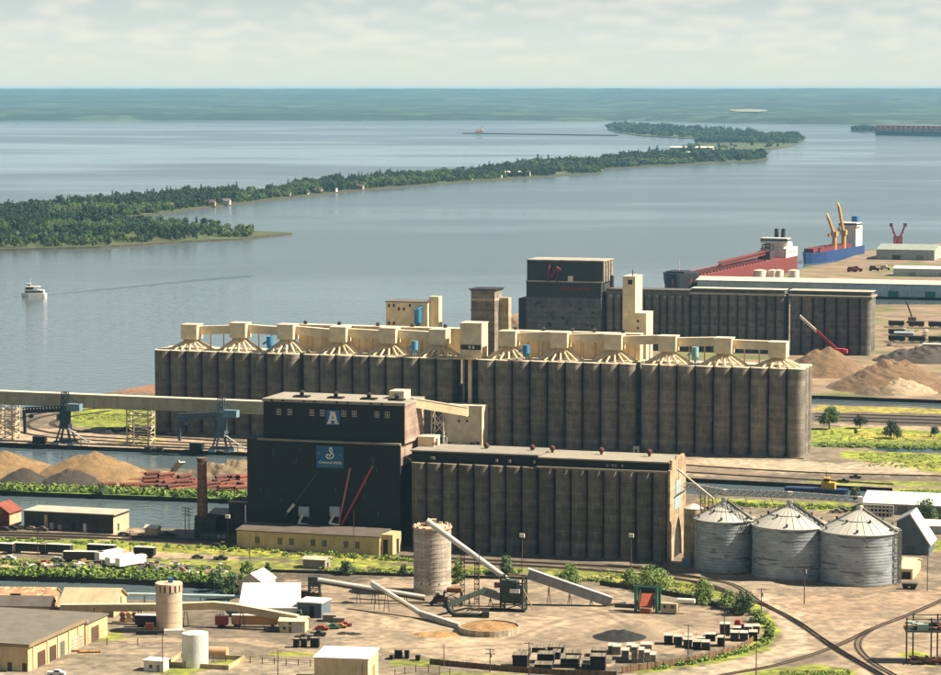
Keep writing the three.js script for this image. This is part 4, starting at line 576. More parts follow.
heap('broad tan gravel heap at the left picture edge', 6, 478, 0, 92, gravelM, { slope: .36, h: 11, peaks: [[-.1, 0, 1], [.15, .1, .8]], deep: .5 });
heap('largest tan gravel heap on the canal pier', 92, 481, 0, 112, gravelM, { slope: .44, h: 12, peaks: [[-.28, 0, .9], [0, 0, 1], [.2, -.05, .85]], deep: .45 });
heap('dark grey gravel heap on the left before the tan heap', 22, 484.5, 0, 52, gravelD, { slope: .55, h: 7.5, peaks: [[0, 0, 1], [-.3, 0, .6]], deep: .4 }); heap('dark grey gravel heap right of its twin, before largest tan heap', 73, 486, 0, 66, gravelD, { slope: .5, h: 7.2, peaks: [[-.2, 0, 1], [.05, 0, .95], [.3, 0, .6]], deep: .4 });
heap('heap of pale broken rubble beside the work house', 226, 479, 0, 66, mt(0x9d8b6a, 'gravel'), { slope: .45, h: 8, peaks: [[-.5, 0, .8], [0, 0, .95], [.4, 0, 1]], amp: 3.4, deep: .5 });
{ // bundles of rusty pipe
  const pg = [6, 7.5, 9].map(L => cyl(.8, .8, -L / 2, L / 2, 0, 0, 12, true).rotateZ(Math.PI / 2).translate(0, .8, 0));
  const rows = [[108, 118, 486.5], [124, 165, 482], [132, 185, 486.5], [135, 200, 490.5], [150, 178, 478.5], [185, 215, 484], [196, 240, 488.5], [205, 247, 485], [214, 247, 491.5], [170, 200, 481.5], [222, 247, 481]]; let n = 0;
  for (const [a, b, y] of rows) for (let x = a; x < b; x += rr(11, 16)) {
    const t = thing('pipe_bundle', 'bundle of rusty steel pipes lying on the canal pier', 'pipes', P(x, y + rr(-.8, .8)), -GRID + .95 + rr(-.45, .3), 'rusty pipe bundles on the pier'), g = pg[n++ % 3];
    [[0, 0], [0, 1.62], [0, -1.62], [1.4, .81], [1.4, -.81], [2.8, 0]].slice(0, 2 + Math.floor(rnd() * 4)).forEach(([h, z]) => { const q = mesh('pipe', g, rust[Math.floor(rnd() * 3)], t); q.position.set(rr(-1.2, 1.2), h, z); });
  }
  const o = thing('steel_trough', 'pale grey steel chute tipped up behind the rusty pipes', 'chute', P(178, 474), -1.0); mesh('plate', bar(V3(-5, .5, 0), V3(4.5, 6, 0), 3, .4), steel, o); mesh('rib', bar(V3(-4, 1.6, 1.4), V3(4.5, 6.5, 1.4), .4, 1), steel, o);
}
{ // elevated belt gallery on lattice towers
  const F = frame(0, 443), z0 = F.z(440, 0), t = thing('belt_gallery', 'long tan belt gallery on lattice towers running into black work house', 'conveyor', F.o, F.ry);
  const hz = -14, A = F.x(-70, 22, hz), B = F.x(264, 22, hz) + 3, yA = F.y(397.4, F.x(0, 22, hz), hz), yB = F.y(408, F.x(262, 22, hz), hz), xa = F.x(0, 22, hz), xb = F.x(262, 22, hz), yy = x => lerp(yA, yB, (x - xa) / (xb - xa)), hh = 6.0;
  const N = 14; for (let k = 0; k < N; k++) { const a = lerp(A, B, k / N), b = lerp(A, B, (k + 1) / N) - .12; mesh('wall_panel', bar(V3(a, yy(a), hz), V3(b, yy(b), hz), 4.6, hh), mt(k % 2 ? 0xb5a684 : 0xbcad8b, 'sheet', .8), t); }
  mesh('gallery_roof', bar(V3(A, yy(A) + hh / 2 + .25, hz), V3(B, yy(B) + hh / 2 + .25, hz), 5.2, .5), mt(0xe2d6b8, 'plain'), t); mesh('floor_beam', bar(V3(A, yy(A) - hh / 2 - .15, hz), V3(B, yy(B) - hh / 2 - .15, hz), 3, .3), darkSteel, t);
  for (const [a, b] of [[1, 15], [129.5, 150.5]]) { const x = F.x(a, 10, hz), X = F.x(b, 10, hz); mesh('lattice_tower', lattice(x, X, hz - 5, hz + 3, 0, yy(x) - hh / 2, 6, .42), mt(0xc8bd9e, 'plain', .7), t); }
}
function unloader(label, px, py, m) { // slewing dock loader: portal, tower, boom truss with hanging spout, counterweight
  const F = frame(px, py), t = thing('dock_loader', label, 'crane', F.o, F.ry, 'loaders along the dock');
  for (const [x, z] of [[-4, 3], [4, 3], [-4, -3], [4, -3]]) { mesh('leg', bar(V3(x, 1.2, z), V3(x * .45, 9, z * .6), .8), m, t); mesh('bogie', bx(x - 1.6, x + 1.6, 0, 1.3, z - .6, z + .6), mt(0x8fa3ad, 'plain'), t); }
  mesh('portal_beam', join([bx(-5, 5, 1.4, 2.2, 2.6, 3.4), bx(-5, 5, 1.4, 2.2, -3.4, -2.6), bx(-2.4, 2.4, 8.6, 10, -2.4, 2.4)]), m, t);
  mesh('tower', bx(-2.2, 2.2, 10, 19, -1.8, 1.8), m, t); mesh('mast', lattice(-1.4, 1.4, -1.2, 1.2, 19, 26, 3, .3), m, t); mesh('cab', bx(-3.6, -2.2, 12, 15, .6, 2.6), mt(0x50606a, 'plain'), t);
  const b = mesh('boom', truss(V3(-1.5, 16.4, 0), V3(-22.5, 15.0, 0), 2.6, 12, .42), m, t); mesh('boom_belt', bar(V3(-1.5, 17.2, 0), V3(-23, 15.8, 0), 1.6, .9), m, b); mesh('spout', bar(V3(-22.4, 15.6, 0), V3(-22, 4.5, 0), 1.2), m, b); mesh('hoist_wheel', rod(V3(-18.6, 13.4, -.6), V3(-18.6, 13.4, .6), 1.1, 12), m, b);
  mesh('counterweight', bx(1.6, 8.5, 17, 20.4, -2, 2), mt(0x6f8a98, 'plain'), t); mesh('back_stay', bar(V3(1, 25, 0), V3(8, 20.4, 0), .4), m, t); mesh('access_stair', join([bar(V3(3, 8, 2.2), V3(9.5, 4, 2.2), .8, .4), bar(V3(9.5, 4, 2.2), V3(14, 2, 2.2), .6, .3), bx(9, 9.4, 0, 4, 2, 2.4), bx(13, 13.3, 0, 2.4, 2, 2.4), bx(8, 14.5, 2.4, 2.7, 1.4, 3)]), mt(0xb9b9ac, 'plain'), t);
}
unloader('dark blue dock loader crane before the grassy patch', 66, 444.5, navy); unloader('grey blue dock loader crane before the concrete silos', 222, 451.5, mt(0x51626e, 'plain', .5, .2));
{ const F = frame(39, 443.6), o = thing('dock_fender', 'black box hopper on the dock edge, left loader', 'hopper', F.o, F.ry); box('bin', -3.2, 3.2, 0, 3.2, -3, .4, black, o); mesh('rim', bx(-3.4, 3.4, 3.2, 3.5, -3.2, .6), darkSteel, o); dup(o, P(196, 450.4), F.ry, 'black box hopper on the dock edge, right loader'); }
{ const F = frame(112, 432), o = thing('coal_heap', 'low black coal heap by the silo wall', 'heap', P(128, 433)); mesh('pile', heapGeo([[-9, 0, 3.4], [0, 0, 4], [9, 0, 3.6], [18, 0, 2.4]], .5, 5, .6), mt(0x1a1816, 'gravel'), o); }
for (const [q, v, l] of [[148, 450, 'dark pump skid left on the dock'], [156, 450.6, 'small pale winch on the dock edge'], [160, 450.8, 'dark mooring winch on the dock edge']]) { const o = thing('dock_winch', l, 'winch', P(q, v), -GRID); mesh('drum', rod(V3(-1.2, 1, 0), V3(1.2, 1, 0), .8, 10), q === 156 ? steel : darkSteel, o); mesh('frame', join([bx(-1.6, -1.3, 0, 1.8, -.6, .6), bx(1.3, 1.6, 0, 1.8, -.6, .6), bx(-1.7, 1.7, 0, .3, -1, 1)]), darkSteel, o); }
// ---- boiler house and chimney
{
  const F = frame(198, 538), t = thing('boiler_house', 'soot black boiler house with flat roofs left of work house', 'building', F.o, F.ry), sooty = mt(0x3a352f, 'concrete', .95), w = F.x(247, 3);
  box('wall', 0, F.x(216, 4), 0, F.y(517, 2), -10, 0, sooty, t); box('low_wing', 2.4, w - 3, 0, F.y(531), 0, 3.4, mt(0x55524b, 'concrete'), t); mesh('wing_roof', bx(2.2, w - 2.8, F.y(531), F.y(531) + .3, -.1, 3.6), sooty, t);
  const x1 = F.x(210, 8, -6), x2 = F.x(230, 8, -6); box('middle_wall', x1, x2, 0, F.y(513.5, x1, -6), -18, -6, sooty, t); mesh('middle_roof', gabX(x1, x2, F.y(513.5, x1, -6), 1.2, -18, -6), mt(0x9a9384, 'plain'), t);
  const x3 = F.x(229, 8, -3), x4 = F.x(247.5, 8, -3); box('tall_wall', x3, x4, 0, F.y(502, x3, -3), -14, -3, sooty, t); mesh('parapet', join([bx(x3 - .3, x4 + .3, F.y(502, x3, -3), F.y(500.5, x3, -3), -3.4, -2.7), bx(x3 - .3, x3 + .4, F.y(502, x3, -3), F.y(500.5, x3, -3), -14.2, -3.4), bx(x3 - .3, x4 + .3, F.y(502, x3, -3), F.y(500.5, x3, -3), -14.4, -13.8)]), mt(0x8f887a, 'plain'), t);
  for (const q of [219, 224]) mesh('window', bx(F.x(q, 2, 3.4) - .7, F.x(q, 2, 3.4) + .7, 1, 2.4, 3.4, 3.5), mt(0x8a9296, 'plain', .3), t); mesh('awning', bx(x3 - 3.5, x3 + .5, F.y(514.5, x3, 0), F.y(514.5, x3, 0) + .4, -3, 1.5), mt(0x8f887a, 'plain'), t);
  const c = thing('chimney', 'tall tapering brick chimney by the canal', 'chimney', F.w(F.x(202.5, 10, -3), 0, -3), 0), h = F.y(458, 2, -3); mesh('shaft', cyl(2.3, 1.75, 0, h, 0, 0, 20), mt(0x8b7358, 'brick', .9), c); mesh('rim', cyl(2.0, 2.0, h - 1.3, h, 0, 0, 20, true), mt(0x6a5945, 'brick', .9), c); mesh('base', cyl(3.4, 3.1, 0, F.y(516, 2, -3), 0, 0, 8), sooty, c);
}
// generic flat or gabled building by survey points
function bld(name, label, ax, ay, bx1, ty, d, wall, roof, o = {}) {
  const F = frame(ax, ay, o.ang ?? GRID), w = F.x(bx1), h = F.y(ty), t = thing(name, label, o.cat ?? 'building', F.o, F.ry, o.group), rh = o.rise ?? 1.5;
  box('wall', 0, w, 0, h, -d, 0, wall, t);
  if (o.type === 'gx') { mesh('gable', profX([[-d, h], [0, h], [-d / 2, h + rh - .05]], .02, w - .02), wall, t); mesh('roof', gabX(0, w, h, rh, -d, 0, o.over ?? .4), roof, t); }
  else if (o.type === 'gz') { mesh('gable', profZ([[0, h], [w, h], [w / 2, h + rh - .05]], -d + .02, -.02), wall, t); mesh('roof', gabZ(0, w, h, rh, -d, 0, o.over ?? .4), roof, t); }
  else { mesh('roof', bx(-(o.over ?? .3), w + (o.over ?? .3), h, h + .35, -d - .3, .3), roof, t); if (o.parapet) mesh('parapet', join([bx(-.3, w + .3, h + .35, h + .8, .0, .3), bx(-.3, w + .3, h + .35, h + .8, -d - .3, -d), bx(-.3, 0, h + .35, h + .8, -d, 0), bx(w, w + .3, h + .35, h + .8, -d, 0)]), wall, t); }
  for (const [f, u, y, ow, oh, nm, m] of o.open ?? []) { // f: front/right/left; u fraction along the face
    const g = f === 'f' ? bx(u * w - ow / 2, u * w + ow / 2, y, y + oh, 0, .12) : f === 'r' ? bx(w, w + .12, y, y + oh, -d * u - ow / 2, -d * u + ow / 2) : bx(-.12, 0, y, y + oh, -d * u - ow / 2, -d * u + ow / 2);
    mesh(nm, g, m ?? glass, t);
  }
  t.userData.size = [w, h, d]; return t;
}
bld('canal_warehouse', 'long dark weathered canal side warehouse with pale roof', 24.5, 529, 114, 511, 14, mt(0x4a463e, 'concrete', .9), mt(0xb1ab9a, 'plain'), { over: .5, open: [['f', .245, 0, 1.4, 6.2, 'pier', mt(0xc2ae88, 'plain')], ['f', .31, .5, 1.6, 2.6, 'door', mt(0xa8a69c, 'plain')], ['f', .4, .5, 1.6, 2, 'door', mt(0x8c8a80, 'plain')], ['f', .68, 0, 1.4, 3.4, 'door', mt(0xd4d8d8, 'plain')], ['f', .55, 1, 1.6, 2.6, 'window'], ['f', .12, 1, 2, 2.2, 'window'], ['f', .48, 3.8, .9, 1, 'window'], ['f', .76, 3.6, .9, 1, 'window'], ['f', .83, 3.6, .9, 1, 'window'], ['f', .6, 3.8, .9, 1, 'window'], ['r', .3, .5, 2, 3, 'door', mt(0x6b5a44, 'plain')], ['r', .5, 0, 15, 6.2, 'end_panel', mt(0xcbb795, 'plain')]] });
bld('brick_house', 'red brick house with red roof at the left edge by canal', -14, 527, 9.5, 512, 11, brickR, mt(0x84452f, 'plain'), { type: 'gz', rise: 3.4, open: [['f', .85, 0, 1.4, 2.6, 'door'], ['f', .7, 1, 1, 1.4, 'window'], ['r', .5, 0, 10.5, 5, 'end_panel', mt(0xc7b08e, 'plain')], ['f', .45, 1, 1, 1.4, 'window']] });
bld('yard_shed', 'small cream shed with sloping roof beside the canal', 145, 534.5, 157, 528, 4, tanWall, mt(0xd9cfae, 'plain'), { type: 'gx', rise: .8, cat: 'shed' }); bld('dark_shed', 'dark lean-to shed at the warehouse end', 101, 529.5, 112, 523, 4, mt(0x5d6155, 'sheet'), mt(0x6e6a5e, 'plain'), { cat: 'shed' });
bld('verge_shed', 'low pale shed on the grass strip before the office', 303, 568, 325, 559.5, 6, mt(0x9c9684, 'sheet'), mt(0xb9b19c, 'plain'), { type: 'gx', rise: .8, cat: 'shed', open: [['r', .5, 0, 1.2, 2, 'door', black]] });
// =====================================================================  STEEL BINS AND SHEDS (right)
{
  const ring = (R, h) => { const n = Math.round(h / 1.1), pts = []; for (let i = 0; i <= n; i++) { const y = h * i / n; pts.push(new THREE.Vector2(R, y)); if (i < n) { pts.push(new THREE.Vector2(R + .07, y + .28)); pts.push(new THREE.Vector2(R + .07, y + .75)); pts.push(new THREE.Vector2(R, y + 1.0)); } } const g = new THREE.LatheGeometry(pts, 56).toNonIndexed(); const u = g.attributes.uv, p = g.attributes.position, o = rnd() * 20; for (let i = 0; i < u.count; i++) u.setXY(i, u.getX(i) * 6.283 * R + o, p.getY(i) + o * .2); return g; };
  const bins = [[722, 569, 694, 754, 498, 517.5, 'leftmost of three big galvanized grain bins'], [788, 575, 751.5, 827, 500.5, 523.5, 'middle one of three big galvanized grain bins'], [859, 580, 819, 898.5, 505.5, 529, 'rightmost of three big galvanized grain bins']];
  const galv = mt(0xb8bdbe, 'galv', .5, .2), roofM = mt(0xc9c6bc, 'plain', .6, .05), seam = mt(0x8f8d86, 'plain', .6);
  const info = [];
  for (const [cx0, by, xl, xr, apex, eave, lab] of bins) {
    const F0 = new Frame(P(cx0, by), 0), R = (xr - xl) / 2 / (FPX / -F0.o.z), c = P((xl + xr) / 2, by).add(V3(0, 0, 0)), F = new Frame(c, 0), h = F.y(eave + .5, 0, 0), ha = F.y(apex), t = thing('grain_bin', lab, 'grain bin', c, 0, 'galvanized grain bins in a row');
    mesh('shell', ring(R, h), galv, t); mesh('cone_roof', new THREE.ConeGeometry(R + .5, ha - h - .8, 48, 1, true).translate(0, h + (ha - h - .8) / 2, 0), roofM, t); mesh('roof_cap', cyl(1.5, 1.2, ha - 2.2, ha, 0, 0, 14), roofM, t); mesh('eave_ring', new THREE.TorusGeometry(R + .4, .22, 6, 56).rotateX(Math.PI / 2).translate(0, h, 0), roofM, t); mesh('footing', cyl(R + .5, R + .5, 0, .5, 0, 0, 40), silosC[2], t);
    const rp = (a, f, up = .12) => V3(Math.cos(a) * (R + .5) * f, h + (ha - h - .8) * (1 - f) + up, Math.sin(a) * (R + .5) * f);
    for (let k = 0; k < 28; k++) { const a = k / 28 * 6.283; mesh('roof_rib', bar(rp(a, .98), rp(a, .1), .14, .12), roofM, t); }
    mesh('roof_hoop', new THREE.TorusGeometry((R + .5) * .52, .16, 5, 40).rotateX(Math.PI / 2).translate(0, h + (ha - h - .8) * .48 + .1, 0), seam, t);
    for (let k = 0; k < 12; k++) { const a = k / 12 * 6.283 + .2, p = rp(a, k % 2 ? .9 : .56, .1); mesh('roof_vent', join([cyl(.34, .34, 0, .7, p.x, p.z, 8).translate(0, p.y, 0), cyl(.6, .3, .7, 1, p.x, p.z, 8).translate(0, p.y, 0)]), darkSteel, t); }
    const sa = .55, stair = mesh('roof_stair', join([bar(rp(sa, 1.0, .5), rp(sa, .08, .5), 1.1, .5), bar(rp(sa, 1.0, 1.4), rp(sa, .08, 1.4), .12, .12)]), mt(0x6f6d66, 'plain'), t);
    const la = .42, lx = Math.cos(la) * (R + .7), lz = Math.sin(la) * (R + .7); mesh('ladder_cage', lattice(lx - .5, lx + .5, lz - .5, lz + .5, 0, h + .5, 14, .14), mt(0x9b988c, 'plain'), t); if (cx0 === 859) { const b = .62, qx = Math.cos(b) * (R + .7), qz = Math.sin(b) * (R + .7); mesh('stair_tower', lattice(qx - 1, qx + 1, qz - 1, qz + 1, 0, h + 1.5, 14, .16), mt(0x8c897d, 'plain'), t); }
    info.push([c, R, h, ha]);
  }
  // catwalk truss above the bin peaks
  const o = thing('catwalk', 'galvanized catwalk truss carrying a conveyor above the grain bins', 'conveyor', V3(0, 0, 0)), pts = [P(690, 486, 24), ...info.map(([c, R, h, ha]) => V3(c.x, ha + 1.2, c.z))]; const A = pts[1].clone().add(pts[1].clone().sub(pts[2]).multiplyScalar(.62)).setY(pts[1].y + 1.5); const run = [A, pts[1], pts[2], pts[3]];
  const cw = mt(0x9a978c, 'plain', .6); for (let k = 0; k < 3; k++) mesh('walkway_truss', truss(run[k], run[k + 1], 1.9, 9, .24), cw, o); for (let k = 1; k < 4; k++) mesh('drive_head', bx(run[k].x - .9, run[k].x + .9, run[k].y - .4, run[k].y + 2.0, run[k].z - .9, run[k].z + .9), mt(0xd8d4c6, 'plain'), o);
  mesh('fill_spout', rod(A.clone().add(V3(-3, 7, 0)), run[1].clone().add(V3(-4, -1.5, 1)), .35, 8), mt(0xcfc7b0, 'plain'), o); for (let k = 0; k < 2; k++) for (const f of [.3, .7]) { const m = run[k + 1].clone().lerp(run[k], f); mesh('strut', bar(m, V3(m.x + 2.5, m.y - 6.5, m.z), .22), cw, o); }
  for (const f of [.35, .55]) { const m = run[1].clone().lerp(run[0], f); mesh('support', lattice(m.x - .8, m.x + .8, m.z - .8, m.z + .8, 0, m.y, 8, .2), cw, o); }
  { const F = frame(694, 570, 0), t = thing('small_bin', 'narrow tan concrete silo squeezed beside the leftmost grain bin', 'silo', P(693, 563), 0), h = F.y(514); mesh('shell', cyl(3.6, 3.6, 0, h, 0, 0, 24), mt(0xbfae8a, 'concrete'), t); mesh('cap', cyl(3.7, 1, h, h + 1.4, 0, 0, 24), roofM, t); mesh('blue_tank', bx(-4.5, -1.5, 0, 2.6, 4, 6.4), mt(0x7d97ad, 'plain'), t); }
}
bld('long_shed', 'long white metal warehouse behind the grain bins', 862, 513, 975, 503, 30, mt(0x9f9d98, 'sheet'), mt(0xd6d4cc, 'sheet', .6), { type: 'gx', rise: 3, open: [['f', .15, .5, 8, 2.4, 'opening', glass], ['f', .36, .5, 4, 3, 'door', mt(0x77756e, 'sheet')], ['f', .7, .5, 4, 3, 'door', mt(0x77756e, 'sheet')]] });
{ const F = frame(862, 516), o = thing('pipe_rack', 'white steel pipe rack before the long warehouse', 'rack', F.o, F.ry), w = F.x(893); for (let k = 0; k < 9; k++) mesh('post', bx(lerp(0, w, k / 8) - .2, lerp(0, w, k / 8) + .2, 0, 4.6, -.2, .2), mt(0xc9c5b8, 'plain'), o); for (const y of [1.6, 3.2, 4.6]) mesh('rail', bx(0, w, y, y + .35, -.3, .3), mt(0xc9c5b8, 'plain'), o); mesh('stacked_box', bx(1, w - 1, 0, 1.4, -2.4, -.6), darkSteel, o); }
bld('white_shed', 'low white shed with pale roof right of the dark tree', 915, 533, 960, 525.5, 14, mt(0xb9bdbd, 'sheet'), mt(0xd9d5c9, 'plain'), { type: 'gx', rise: 1.4, cat: 'shed', open: [['f', .3, 0, 2, 2.4, 'door', glass]] });
{ // leaning wedge shaped building: blue grey wall and sunlit sloping roof
  const F = frame(896, 554), t = thing('wedge_shed', 'tall blue grey wedge shaped shed with a steep white roof slope', 'shed', F.o, F.ry), w = F.x(928.5), hl = F.y(521.5), hp = F.y(514.5, F.x(911)), xp = F.x(910, 10), hr = F.y(545.5, w);
  mesh('wall', profZ([[0, 0], [w, 0], [w, hr], [xp, hp], [0, hl]], -16, 0), mt(0x59656c, 'sheet', .8), t); const d = Math.hypot(w - xp, hp - hr); mesh('roof', join([bar(V3(xp - .1, hp + .15, -8), V3(w + .7, hr - .2, -8), 16.8, .5).applyMatrix4(new THREE.Matrix4())]), mt(0xe3ded0, 'plain'), t); mesh('left_roof', bar(V3(xp, hp + .12, -8), V3(-.4, hl - .1, -8), 16.6, .4), mt(0x9aa2a4, 'plain'), t); mesh('door', bx(w * .3, w * .3 + 3, 0, 3.4, 0, .12), mt(0x4b555b, 'sheet'), t);
}
bld('tan_garage', 'tan open fronted garage with pale roof beside the rightmost bin', 899.5, 579, 912, 569, 22, mt(0xd3b98e, 'plain'), mt(0xd8c49c, 'plain'), { type: 'gx', rise: 2.2, cat: 'shed', open: [['f', .5, .1, 3.2, 2.6, 'opening', black], ['r', .4, 0, 16, 3, 'end_panel', mt(0xdcc196, 'plain')]] });
{ const o = thing('waste_skip', 'dark steel skip standing alone on the bare dirt', 'skip', P(909, 589), -.2); mesh('tub', ext([[-2, 0], [2, 0], [2.8, 1.8], [-2.6, 1.8]], -1.1, 1.1), mt(0x2a2724, 'plain'), o); mesh('rim', bx(-2.7, 2.9, 1.8, 2.0, -1.2, 1.2), darkSteel, o); mesh('sign_plate', bx(-.4, .4, .6, 1.2, 1.1, 1.2), white, o); }
{ // small yellow and blue work boat in the slip
  const F = new Frame(P(817, 493, WATER)), o = thing('tug_boat', 'blue work boat with yellow cabin moored in the slip', 'boat', F.o, F.ry); mesh('hull', profX([[-2.6, .2], [2.6, .2], [3, 2.2], [-3, 2.2]], -14, 11), mt(0x223a66, 'plain', .5), o); mesh('bow', new THREE.CylinderGeometry(3, 2.6, 2, 12, 1, false, 0, Math.PI).translate(11, 1.2, 0), mt(0x223a66, 'plain', .5), o); mesh('cabin', bx(2, 8, 2.2, 5, -2, 2), mt(0xd9a92c, 'plain', .6), o); mesh('wheelhouse', bx(3, 5.5, 5, 7, -1.6, 1.6), mt(0xe0b23a, 'plain', .6), o); mesh('window_band', bx(2.9, 5.6, 5.6, 6.5, -1.65, 1.65), glass, o); mesh('rail', bx(-13, 1, 2.9, 3, 2.7, 2.8), white, o); mesh('mast', rod(V3(4, 7, 0), V3(4, 10, 0), .12), darkSteel, o);
}
// ---- sand and gravel beyond the silo end
{
  const sandH = mt(0x9a7d5c, 'gravel', .95), pink = mt(0xc8a582, 'gravel', .95);
  heap('tall twin peaked brown gravel heap right of the silos', 827, 376, 0, 76, sandH, { slope: .62, h: 17.5, peaks: [[-.22, 0, .93], [.1, 0, 1]], deep: .5, amp: 1.5 });
  heap('wide brown sand heap with fluted ridges, farther right', 896, 391, 0, 102, sandH, { slope: .50, h: 17.5, peaks: [[-.12, -.05, 1], [.05, -.05, .97], [.25, -.1, .95]], deep: .5, amp: 3 }); heap('pale sand heap at the foot of the fluted heap', 905, 393, 0, 46, mt(0xd2bd98, 'gravel'), { slope: .44, h: 8.5, deep: .35, amp: 2, peaks: [[-.2, 0, 1], [.2, 0, .9]] }); heap('low dark grey sand ridge along the slip edge', 892, 395, 0, 66, mt(0x857258, 'gravel'), { slope: .42, h: 4.6, peaks: [[-.55, 0, 1], [-.2, 0, .95], [.15, 0, .8], [.5, 0, .5]], deep: .3, amp: 1.4 }); heap('sand heap cut by the right picture edge', 948, 391, 0, 34, mt(0x8a7258, 'gravel'), { slope: .5, h: 6, deep: .3 });
  heap('far dark scrap heap behind the sand heaps', 925, 362, 0, 80, mt(0x544a40, 'gravel'), { slope: .4, h: 10, peaks: [[-.5, 0, .8], [0, 0, 1], [.4, 0, .9]], amp: 4, deep: .4 });
  heap('brown rubble point beside the far work house', 513, 328, 0, 22, mt(0x8d6e50, 'gravel'), { slope: .7, h: 7.5, deep: .5, amp: 3 });
  const F = frame(817, 375), o = thing('stone_crusher', 'low dark crusher train at the foot of twin peaked heap', 'crusher', F.o, F.ry), w = F.x(850); box('chassis', 0, w, 1.2, 2.2, -2, 0, darkSteel, o); for (let k = 0; k < 5; k++) mesh('hopper', profZ([[k * w / 5, 2.2], [k * w / 5 + 2.4, 2.2], [k * w / 5 + 3, 3.6], [k * w / 5 - .2, 3.6]], -2, 0), k % 2 ? mt(0x7c7468, 'plain') : darkSteel, o); for (let k = 0; k < 6; k++) mesh('wheel', rod(V3(k * w / 5.4 + .8, .7, -.1), V3(k * w / 5.4 + .8, .7, .3), .7, 10), rubberM, o);
  const C = frame(838, 356), c = thing('crawler_crane', 'red and white lattice boom crawler crane behind the heap', 'crane', C.o, C.ry); mesh('house', bx(-3, 4, 1.6, 5, -2.4, 2.4), mt(0xb03a3a, 'plain'), c); for (const s of [-1, 1]) mesh('track', bx(-4, 4, 0, 1.6, s * 2.6 - .8, s * 2.6 + .8), rubberM, c);
  const q = (px, py) => V3(C.x(px, 15), C.y(py, C.x(px, 15)), 0); mesh('boom', truss(q(838, 352), q(816, 332), 1.8, 10, .34), mt(0x9c2f36, 'plain'), c); mesh('boom_tip', truss(q(816, 332), q(799.5, 317.5), 1.6, 8, .4), mt(0xd8d2c6, 'plain'), c); mesh('counterweight', bx(4, 6, 2, 4.6, -2, 2), mt(0xc0384a, 'plain'), c);
  const D = frame(911.5, 323), d = thing('mast_crane', 'dark lattice boom crane among the far rail sidings', 'crane', D.o, D.ry); mesh('house', bx(-2.5, 3.5, 1.4, 4.6, -2, 2), mt(0x7d6a58, 'plain'), d); mesh('track', bx(-3.5, 3.5, 0, 1.4, -2.6, 2.6), rubberM, d); mesh('boom', truss(V3(D.x(911.5), 4, 0), V3(D.x(906, 20), D.y(302), 0), 1.4, 12, .35), mt(0x3a322c, 'plain'), d);
}
// ---- rail yard sheds and wagons behind
{
  const wag = (label, px, py, L, m, top) => { const F = frame(px, py), t = thing('rail_wagon', label, 'rail wagon', F.o, F.ry, 'wagons on the far sidings'); box('body', 0, L, 1.2, top, -2.8, 0, m, t); mesh('roof', gabX(0, L, top, .4, -2.8, 0, .1, .15), m, t); mesh('underframe', bx(.3, L - .3, .8, 1.2, -2.4, -.4), darkSteel, t); for (const x of [1.6, 3.2, L - 3.2, L - 1.6]) mesh('wheel', rod(V3(x, .45, -2.4), V3(x, .45, -.4), .45, 8), darkSteel, t); return t; };
  const made = [[], [], []], yy = [[888, 326.5], [888, 335], [888, 341.5]]; let n = 0;
  for (const [x0, y0] of yy) for (let k = 0; k < 5; k++) { if (y0 === 335 && k > 0 && k < 3) continue; const px = x0 + k * 20; made[n].push(wag(['dark rail wagon on the farthest siding', 'dark rail wagon on the middle siding', 'dark rail wagon on the nearest far siding'][n], px, y0 + k * .45, 11.5, [mt(0x2c2926, 'plain'), mt(0x3a302a, 'plain'), mt(0x24262a, 'plain')][(k + n) % 3], 4)); if (k === 4) n++; }
  ['farthest', 'middle', 'nearest far'].forEach((q, i) => ordinals(made[i], 'dark rail wagon on the ' + q + ' siding, #'));
  bld('siding_shed', 'grey blue roofed shed among the far sidings', 894, 337.5, 913, 333, 7, mt(0x8d8f8c, 'sheet'), mt(0x93a0a8, 'plain'), { type: 'gx', rise: .8, cat: 'shed' });
  bld('siding_depot', 'long low pale roofed depot at right edge below sidings', 922, 349, 975, 344.5, 8, mt(0x8c8575, 'sheet'), mt(0xc8c8c0, 'plain'), { cat: 'building' });
  for (let k = 0; k < 26; k++) { const px = rr(888, 940), py = rr(328, 350), m = [mt(0x51473c, 'plain'), mt(0x87705a, 'plain'), mt(0x3b3834, 'plain'), mt(0xa89d8a, 'plain')][k % 4], o = thing('scrap_pile', 'small mound of scrap beside the far sidings', 'scrap', P(px, py), rr(0, 3), 'scrap among the far sidings'); mesh('heap', heapGeo([[0, 0, rr(1, 2.2)], [rr(-1, 1), rr(-1, 1), rr(.8, 1.6)]], .7, k + 300, 1.4, 10), m, o); }
}
